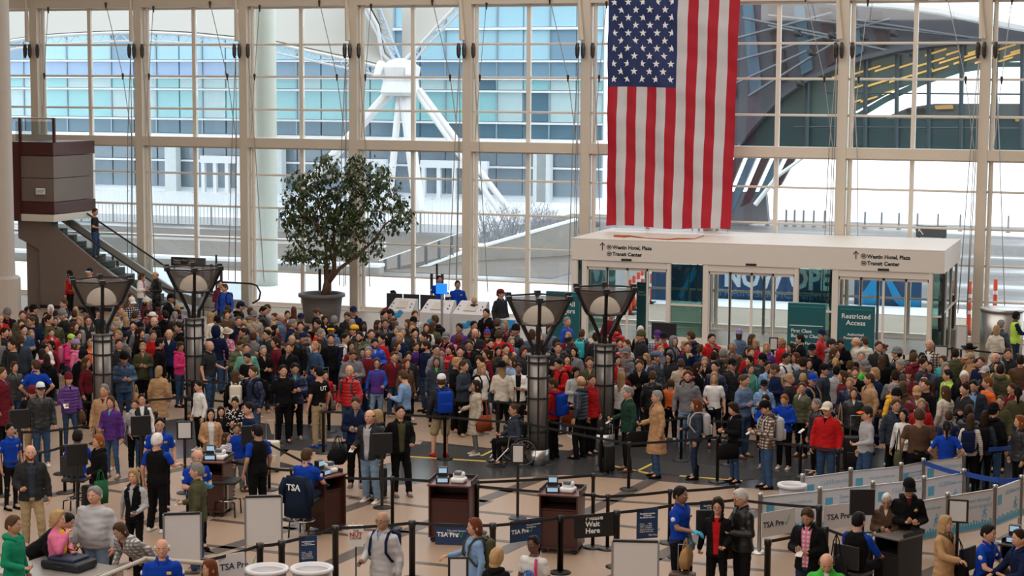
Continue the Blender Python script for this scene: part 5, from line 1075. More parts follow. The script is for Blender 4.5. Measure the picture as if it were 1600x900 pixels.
# chains of posts, each given by the pixel of the post's top
CH_ = [
 ('front near rail', [(320, 872), (406, 848), (440, 844), (524, 821), (644, 813), (770, 817), (876, 805)], True),
 ('rail beside the first podium', [(420, 690), (524, 742), (613, 744), (746, 750), (927, 739)], False),
 ('rail behind the second podium', [(746, 756), (927, 770), (950, 772), (1047, 764), (1152, 756)], False),
 ('rail in front of the standing officer', [(876, 805), (964, 797), (1060, 784), (1152, 777), (1280, 789)], True),
 ('rail behind the pink shirt man', [(1200, 842), (1290, 822), (1360, 845)], True),
 ('walkway near rail', [(695, 648), (820, 658), (983, 690), (1122, 680), (1251, 692), (1310, 700)], False),
 ('walkway middle rail', [(505, 640), (600, 642), (695, 648)], False),
 ('lane by the white cardigan', [(632, 616), (778, 625), (868, 630)], False), ('lane through the middle', [(856, 655), (940, 668), (1065, 650), (1140, 656)], False),
 ('left lane near', [(33, 672), (95, 668), (170, 655), (244, 642)], False), ('left lane middle', [(60, 618), (150, 626), (290, 618), (400, 628), (434, 630)], False),
 ('left lane far', [(0, 568), (80, 573), (150, 584), (300, 592), (440, 600)], False), ('middle far lane', [(440, 566), (514, 610), (640, 600), (760, 606)], False),
 ('right lane near', [(1310, 660), (1420, 690), (1520, 668)], False), ('right lane far', [(1240, 610), (1330, 640), (1430, 655)], False), ('back lane by the vestibule', [(1290, 560), (1400, 566), (1488, 541), (1590, 552)], False),
 ('left edge lower rail', [(0, 698), (62, 704), (100, 694)], False), ('podium side rail left', [(352, 716), (414, 727), (456, 731)], False)]
ordn = ['first', 'second', 'third', 'fourth', 'fifth', 'sixth', 'seventh']
for nm, pts, big in CH_:
    G = []
    for i, (x, y) in enumerate(pts):
        G.append(stanchion(x, y, ('black queue post, %s, %s from left' if len(nm.split()) > 6 else 'black queue post in the %s, %s from its left end') % (nm, ordn[i]), 'black queue posts', big=big))
    for i in range(len(G)-1): belt(G[i], G[i+1], 'black belt, %s, %s span from left' % (nm, ordn[i]))
    if nm in ('walkway near rail', 'left lane far', 'left lane middle'):
        pass
# belt-hung signs
SGN = M('navy_sign', (.008, .035, .11), .5, var=.03)
def pre(e, s_, x, z, dark=True, y=-.012):
    tm = WHITET if dark else M('navy_lettering', (.02, .03, .08), .5, var=0); text('TSA Pre', s_, tm, e, (x, y, z), bold=.002)
    b = MB(); x1 = x+s_*3.55; b.tube([(x1, y, z+s_*.30), (x1+s_*.25, y, z), (x1+s_*.75, y, z+s_*1.05)], [s_*.05, s_*.09, s_*.03], 5); b.build('check_mark', M('check_green', (.02, .35, .12), .5), e)
def hung(pxa, pya, pxb, pyb, h, lab, mat=SGN, z=PZ-.035, name='belt_sign'):
    A_, B_ = F(pxa, pya, z), F(pxb, pyb, z); d = B_-A_; L = d.length; e = empty(name, (A_.x, A_.y, z), math.atan2(d.y, d.x), label=lab, cat='sign'); b = MB(); b.box(0, L, -.008, .004, -h, 0); b.build('sign_face', mat, e); return e, L
e, L = hung(680, 817, 737, 819, .36, 'navy precheck banner hung on the belt left of the near post'); pre(e, .105, .03, -.22); text('Use your known\ntraveler no.', .045, WHITET, e, (L-.40, -.012, -.13))
e, L = hung(797, 815, 846, 808, .36, 'navy precheck banner hung on the belt in front of the second podium'); pre(e, .10, .02, -.22); text('Use your known\ntraveler no.', .04, WHITET, e, (L-.30, -.012, -.11))
e, L = hung(897, 805, 967, 800, .40, 'black please wait here sign hung on the belt', BLACKM); text('Please\nWait\nHere', .125, WHITET, e, (L*.25, -.012, -.10), bold=.003, spacing=.9)
def notice(pxa, pya, pxb, pyb, h, lab): 
    e, L = hung(pxa, pya, pxb, pyb, h, lab); text('Expedited screening\nin this lane\nNo need to remove', L*.088, WHITET, e, (L/2, -.012, -.10), align='CENTER', bold=.001); text('• Shoes      • Belt\n• Light outerwear\n• 3-1-1 compliant\n  bag from carry-on\n• Laptop from case', L*.088, WHITET, e, (L*.1, -.012, -.10-h*.34)); text('TSA Pre', L*.12, WHITET, e, (L*.55, -.012, -h+.04)); return e
notice(467, 838, 495, 836, .50, 'navy screening notice hanging near the white bins'); notice(995, 795, 1028, 793, .52, 'navy screening notice hanging left of the standing officer'); notice(1094, 783, 1130, 780, .50, 'navy screening notice hanging behind the woman in red and black')
WS = M('white_banner', (.62, .60, .60), .5, var=.02)
e, L = hung(341, 868, 381, 862, .40, 'white precheck banner hanging at the lower left rail', WS); pre(e, .14, .02, -.24, False)
e, L = hung(1190, 802, 1242, 793, .42, 'white precheck banner left of the man in pink checked shirt', WS); pre(e, .14, .03, -.26, False)
e, L = hung(1288, 790, 1362, 782, .42, 'white precheck banner above the seated officer in dark vest', WS); pre(e, .14, .05, -.26, False)
# ------------------------------------------------------------------ white queue panels with blue printing
PB = M('panel_blue', (.10, .42, .62), .6, var=.03); PT = M('panel_text_blue', (.30, .52, .66), .6, var=0); PANW = M('panel_white', (.66, .68, .74), .5, var=.02)
def runner(e, x, z, s_, y=-.012):
    b = MB(); 
    for P in ([(0, .5), (-.02, .25)], [(-.02, .25), (.14, .12), (.10, -.12)], [(-.02, .25), (-.16, .10), (-.22, -.08)], [(0, .46), (.16, .38), (.22, .46)], [(0, .46), (-.15, .34), (-.12, .2)]): b.tube([(x+p[0]*s_, y, z+p[1]*s_) for p in P], .035*s_, 5)
    b.ball((x+.03*s_, y, z+.62*s_), (.07*s_, .006, .07*s_), 8, 6); b.build('printed_runner', PB, e)
txts = ['CLEARme.com', 'Get a free CLEAR trial', 'Speed through\nairport security', 'CLEARme.com', 'Get a free CLEAR trial', 'Speed through\nairport security', 'CLEARme.com']
pn = 0
def panels(pts, nm):
    global pn
    G = [F(x, y, 1.0) for x, y in pts]
    for i, p in enumerate(G):
        k = 'pp'
        if k not in _cache: b = MB(); b.lathe([(.038, .03), (.038, 1.0), (.045, 1.0), (.045, 1.05), (.02, 1.06)], n=14); _cache[k] = b.mesh('post', STEEL, True); b = MB(); b.lathe([(.19, 0), (.19, .02), (.05, .045)], n=20); _cache[k+'b'] = b.mesh('base', STEEL, True)
        o = link('stanchion', _cache[k], None, (p.x, p.y, 0), label='steel post of the %s, %s from its left end' % (nm, ordn[i]), cat='stanchion', group='steel panel posts'); link('base', _cache[k+'b'], o)
    for i in range(len(G)-1):
        A_, B_ = G[i], G[i+1]; d = B_-A_; L = d.length; e = empty('queue_panel', (A_.x, A_.y, 0), math.atan2(d.y, d.x), label='white queue panel in the %s, %s from its left end' % (nm, ordn[i]), cat='panel', group='white queue panels')
        b = MB(); b.box(.05, L-.05, -.008, .008, .30, .97); b.build('panel_face', PANW, e); b = MB(); b.box(.05, L-.05, -.014, .014, .96, .985); b.build('rail', STEEL, e); b = MB(); b.box(.05, L-.05, -.014, .014, .28, .305); b.build('rail', STEEL, e)
        tt = txts[pn % 7]; pn += 1; text(tt, min(.115, L/len(tt.split('\n')[0])*1.2), PT, e, (L*.36, -.012, .80)); b = MB(); b.box(L*.10, L*.10+.16, -.012, -.008, .66, .84); b.build('printed_square', PB, e); runner(e, L*.78, .52, .28)
        b = MB(); b.box(.06, L-.06, -.0105, -.008, .31, .40)
        for k in range(int(L/.07)): h_ = .03+.05*((k*.618) % 1); b.box(.08+k*.07, .08+k*.07+.045, -.0105, -.008, .40, .40+h_)
        b.build('printed_skyline', PB, e)
panels([(1254, 745), (1329, 735), (1408, 727), (1443, 720), (1506, 712)], 'farthest panel row'); panels([(1188, 775), (1281, 765), (1364, 756), (1444, 748), (1506, 737)], 'middle panel row'); panels([(1398, 788), (1481, 774), (1555, 762), (1596, 747), (1640, 735)], 'nearest panel row')
for (a, c, l_) in (((1443, 720), (1500, 738), 'royal blue belt with white lettering on the middle panel row'), ((1506, 737), (1560, 748), 'royal blue belt before the striped top woman, left span'), ((1560, 748), (1596, 747), 'royal blue belt running to the right edge post'), ((1545, 700), (1600, 694), 'short royal blue belt beside the red-haired woman')):
    P, Q = F(*a, 1.0), F(*c, 1.0); o = belt(P, Q, l_, BLUEB, .97, .09, None)
# ------------------------------------------------------------------ podiums, chairs, bins, tables
WOODD = M('dark_mahogany', (.055, .016, .012), .35, var=.25, scale=2); WOODT = M('mahogany_top', (.11, .03, .022), .3, var=.15)
def podium(px0, px1, pyt, lab, zt=1.12, rz=None, dev=True, WOODD=WOODD, WOODT=WOODT):
    a = F((px0+px1)/2, pyt, zt); s_ = (a-CAM).length/FOC; w_ = (px1-px0)*s_*.95; e = empty('podium', (a.x, a.y, 0), (math.atan2(-a.x, a.y)-.22) if rz is None else rz, label=lab, cat='podium'); d = .62; h = zt-.10
    for x_ in (-w_/2, w_/2-.03): box('side_panel', WOODD, x_, x_+.03, 0, d, .09, h, e, .005)
    box('back_panel', WOODD, -w_/2+.03, w_/2-.03, d-.03, d, .09, h, e); box('bottom_shelf', WOODD, -w_/2+.03, w_/2-.03, 0, d-.03, .09, .12, e); box('shelf', WOODD, -w_/2+.03, w_/2-.03, .05, d-.03, h-.26, h-.235, e); box('door', WOODD, -w_/2+.03, w_/2-.03, .06, .08, .12, h-.27, e)
    b = MB(); b.rbox(-w_/2-.02, w_/2+.02, -.03, d+.02, h, h+.035, .008); b.build('top', WOODT, e); box('gallery_rim', BLACKM, -w_/2-.02, w_/2+.02, d, d+.02, h+.035, h+.10, e)
    for x_ in (-w_/2-.02, w_/2): box('gallery_rim', BLACKM, x_, x_+.02, .1, d, h+.035, h+.10, e)
    for sx in (-1, 1):
        for y_ in (.08, d-.08): b = MB(); b.cone((sx*(w_/2-.07)-.012, y_, .045), .045, (sx*(w_/2-.07)+.012, y_, .045), .045, 10); b.build('caster', RUB, e)
    if dev:
        M_ = Matrix.Translation(e.location) @ Matrix.Rotation(e.rotation_euler.z, 4, 'Z'); z = h+.035
        q_ = M_ @ Vector((-w_*.22, .22, z)); r = empty('document_scanner', q_, e.rotation_euler.z+.2, label='black document scanner on the '+lab.replace('dark mahogany ', ''), cat='scanner'); b = MB(); b.rbox(-.12, .12, -.12, .12, 0, .10, .02); b.rbox(-.09, .09, .02, .12, .08, .26, .02); b.build('housing', BLACKM, r); b = MB(); b.box(-.09, .09, -.124, -.119, .02, .085); b.build('lit_screen', M('scanner_screen', (.35, .55, .75), .3, emit=.4), r); b = MB(); b.box(-.07, .07, .012, .02, .16, .24); b.build('lit_screen', MATS['scanner_screen'], r)
        q_ = M_ @ Vector((w_*.16, .25, z)); r = empty('passport_reader', q_, e.rotation_euler.z-.1, label='white domed boarding pass reader on the '+lab.replace('dark mahogany ', ''), cat='scanner'); b = MB(); b.rbox(-.13, .13, -.11, .13, 0, .09, .03); b.rbox(-.10, .10, -.06, .12, .07, .19, .05, 3); b.build('shell', WHITEP, r, True); b = MB(); b.rbox(-.07, .07, -.07, .06, .13, .205, .02); b.build('reading_glass', M('reader_grey', (.12, .12, .13), .3), r)
    return e
podium(667, 736, 752, 'dark mahogany podium left of the centre aisle'); podium(840, 905, 767, 'dark mahogany podium behind the precheck banner')
podium(500, 548, 737, 'dark mahogany podium used by the seated officer', rz=math.atan2(8.9, 29)+.9); podium(312, 350, 716, 'dark mahogany podium behind the grey-haired man', rz=.2)
pe = podium(1362, 1410, 832, 'black podium with metal top in front of the elderly woman', rz=-.5, dev=False, WOODD=BLACKM, WOODT=M('podium_metal_top', (.20, .18, .17), .4, .4))
q = F(1388, 792, 1.5); e = empty('monitor', (F(1347, 815, 1.2).x, F(1347, 815, 1.2).y, 1.0), .4, label='black flat monitor facing away above the black podium', cat='monitor'); b_ = MB(); b_.rbox(-.20, .20, 0, .05, .30, .72, .01); b_.build('screen_back', BLACKM, e); b_ = MB(); b_.box(-.04, .04, .01, .04, .05, .32); b_.box(-.14, .14, -.08, .1, .03, .05); b_.build('stand', BLACKM, e)
for px, py, lab in ((120, 694, 'black monitor on a post behind the seated left officer'), (220, 650, 'black monitor on a post behind the officer with glasses'), (30, 640, 'black monitor on a post at the left edge'), (393, 665, 'black monitor facing away beside the navy t-shirt man'), (597, 677, 'black monitor facing away beside the argyle sweater man'), (1108, 797, 'black scanner monitor between officer and dark-haired woman')):
    g_ = F(px, py, 1.45); e = empty('monitor', (g_.x, g_.y, 0), math.atan2(-g_.x, g_.y)+.15, label=lab, cat='monitor'); b_ = MB(); b_.rbox(-.20, .20, 0, .05, 1.05, 1.45, .015); b_.build('screen_back', BLACKM, e); b_ = MB(); b_.tube([(0, .03, .03), (0, .03, 1.06)], .03, 8); b_.build('pole', BLACKM, e); b_ = MB(); b_.lathe([(.18, 0), (.18, .02), (.04, .05)], n=16); b_.build('base', BLACKM, e)
def stool(g_, rz, lab, back=True, h=.62):
    e = empty('high_chair', (g_.x, g_.y, 0), rz, label=lab, cat='chair'); b = MB(); b.rbox(-.23, .23, -.22, .22, h, h+.07, .03); b.build('seat', RUB, e)
    if back: b = MB(); b.loft([[(x*.9*(1+.0), .24-.05*math.cos(x*5)+t_, z) for x, t_ in ((-.24, 0), (0, .02), (.24, 0), (.24, .03), (0, .05), (-.24, .03))] for z in (h+.14, h+.3, h+.5)]); b.build('backrest', RUB, e); b = MB(); b.box(-.03, .03, .22, .25, h, h+.2); b.build('back_bar', BLACKM, e)
    b = MB(); b.tube([(0, 0, .12), (0, 0, h)], .03, 8); b.build('gas_column', STEEL, e); b = MB(); b.tube([(.19*math.cos(2*PI*i/16), .19*math.sin(2*PI*i/16), .30) for i in range(16)], .012, 5, close=True); b.build('foot_ring', STEEL, e)
    for k in range(4): a = PI/4+k*PI/2; b = MB(); b.tube([(.03*math.cos(a), .03*math.sin(a), .30), (.27*math.cos(a), .27*math.sin(a), .28), (.29*math.cos(a), .29*math.sin(a), 0)], .016, 6); b.build('leg', BLACKM, e)
    return e
def bin_(px, py, lab, r=.30, h=.78, col=(.42, .41, .43)):
    g_ = F(px, py, h); e = empty('waste_bin', (g_.x, g_.y, 0), label=lab, cat='bin'); b = MB(); b.lathe([(r*.82, 0), (r*.98, h-.05)], n=26); b.build('body', M('bin_grey', col, .5), e, True); b = MB(); b.lathe([(r, h-.06), (r+.03, h-.05), (r+.03, h), (r-.03, h), (r-.05, h-.10), (.02, h-.12)], n=26, cap=False); b.build('rim', M('bin_liner', (.66, .65, .68), .5), e, True)
bin_(417, 887, 'round white-rimmed bin, left one at the bottom rail'); bin_(487, 886, 'round grey bin, right one at the bottom rail'); bin_(1238, 756, 'dark bin with a white lid left of the farthest panels', .24, .9, (.06, .06, .06)); g_ = F(1262, 560)
for px, py, lab in ((1566, 482, 'wide steel drum bin by the right window'), (884, 457, 'steel bin behind the glass, left one'), (905, 457, 'steel bin behind the glass, right one')):
    Y = 55.5 if px > 1000 else 58.6; a = O(px, py, Y); e = empty('steel_bin', (a.x, Y, 0), label=lab, cat='bin'); r = .62 if px > 1000 else .24; b = MB(); b.lathe([(r, 0), (r, a.z-.05)], n=26); b.build('drum', STEEL, e, True); b = MB(); b.lathe([(r+.03, a.z-.06), (r+.03, a.z), (r-.05, a.z+.02)], n=26); b.build('lid_ring', STEEL, e, True)
stool(F(355, 751, .66), .2, 'grey backless high stool right of the podium behind the blazer man', back=False)
podium(1562, 1610, 846, 'dark podium cut off by the bottom right corner', rz=-.3, WOODD=BLACKM, WOODT=BLACKM)
# screening table with trays, rail at the bottom left
tb = F(128, 884, .85); e = empty('screening_table', (tb.x, tb.y, 0), -.15, label='pale metal screening table at the bottom left', cat='table'); SM = M('table_metal', (.42, .40, .38), .35, .5); box('table_top', SM, -.9, .55, -.9, .25, .80, .85, e, .01)
for x_ in (-.85, .5):
    for y_ in (-.85, .2): box('leg', SM, x_-.03, x_+.03, y_-.03, y_+.03, 0, .80, e)
s0 = F(108, 886, .86); e = empty('open_suitcase', (s0.x, s0.y, .85), -.1, label='navy soft suitcase lying flat on the screening table', cat='suitcase'); b_ = MB(); b_.rbox(-.36, .36, -.24, .24, 0, .14, .05, 3); b_.build('shell', SLICK, e, True, color=(.012, .014, .022)); b_ = MB(); b_.rbox(-.26, .24, -.20, .20, .12, .19, .03, 3); b_.build('top_pocket', SLICK, e, True, color=(.016, .025, .06)); b_ = MB(); b_.tube([(-.08, -.24, .07), (-.06, -.28, .08), (.06, -.28, .08), (.08, -.24, .07)], .012, 6); b_.build('carry_handle', RUB, e)
b_ = MB(); P = [F(150, 905, 1.0), F(228, 873, 1.0), F(322, 880, 1.0)]; o0 = P[0].copy(); o0.z = 0; e = empty('guard_rail', o0, label='beige metal guard rail at the bottom left corner', cat='railing'); RM = M('rail_beige', (.40, .35, .30), .4, .3)
b_.tube([p-o0 for p in P], .035, 8); b_.build('top_rail', RM, e); b_ = MB(); b_.tube([p-o0-Vector((0, 0, .35)) for p in P], .025, 8); b_.build('lower_rail', RM, e)
for k, p in enumerate((P[0].lerp(P[1], .15), P[0].lerp(P[1], .5), P[1], P[2])): b_ = MB(); b_.tube([p-o0, Vector((p.x-o0.x, p.y-o0.y, 0))], .03, 8); b_.build('post', RM, e)
tb = F(430, 893, .9); e = empty('roller_table', (F(395, 900, .8).x, F(395, 900, .8).y-.6, 0), -.1, label='grey roller table end under the bins at bottom', cat='table'); box('table_top', SM, -.5, .9, -.6, .3, .72, .78, e, .01)
for x_ in (-.45, .85): box('leg', SM, x_-.03, x_+.03, .2, .26, 0, .72, e); box('leg', SM, x_-.03, x_+.03, -.55, -.49, 0, .72, e)
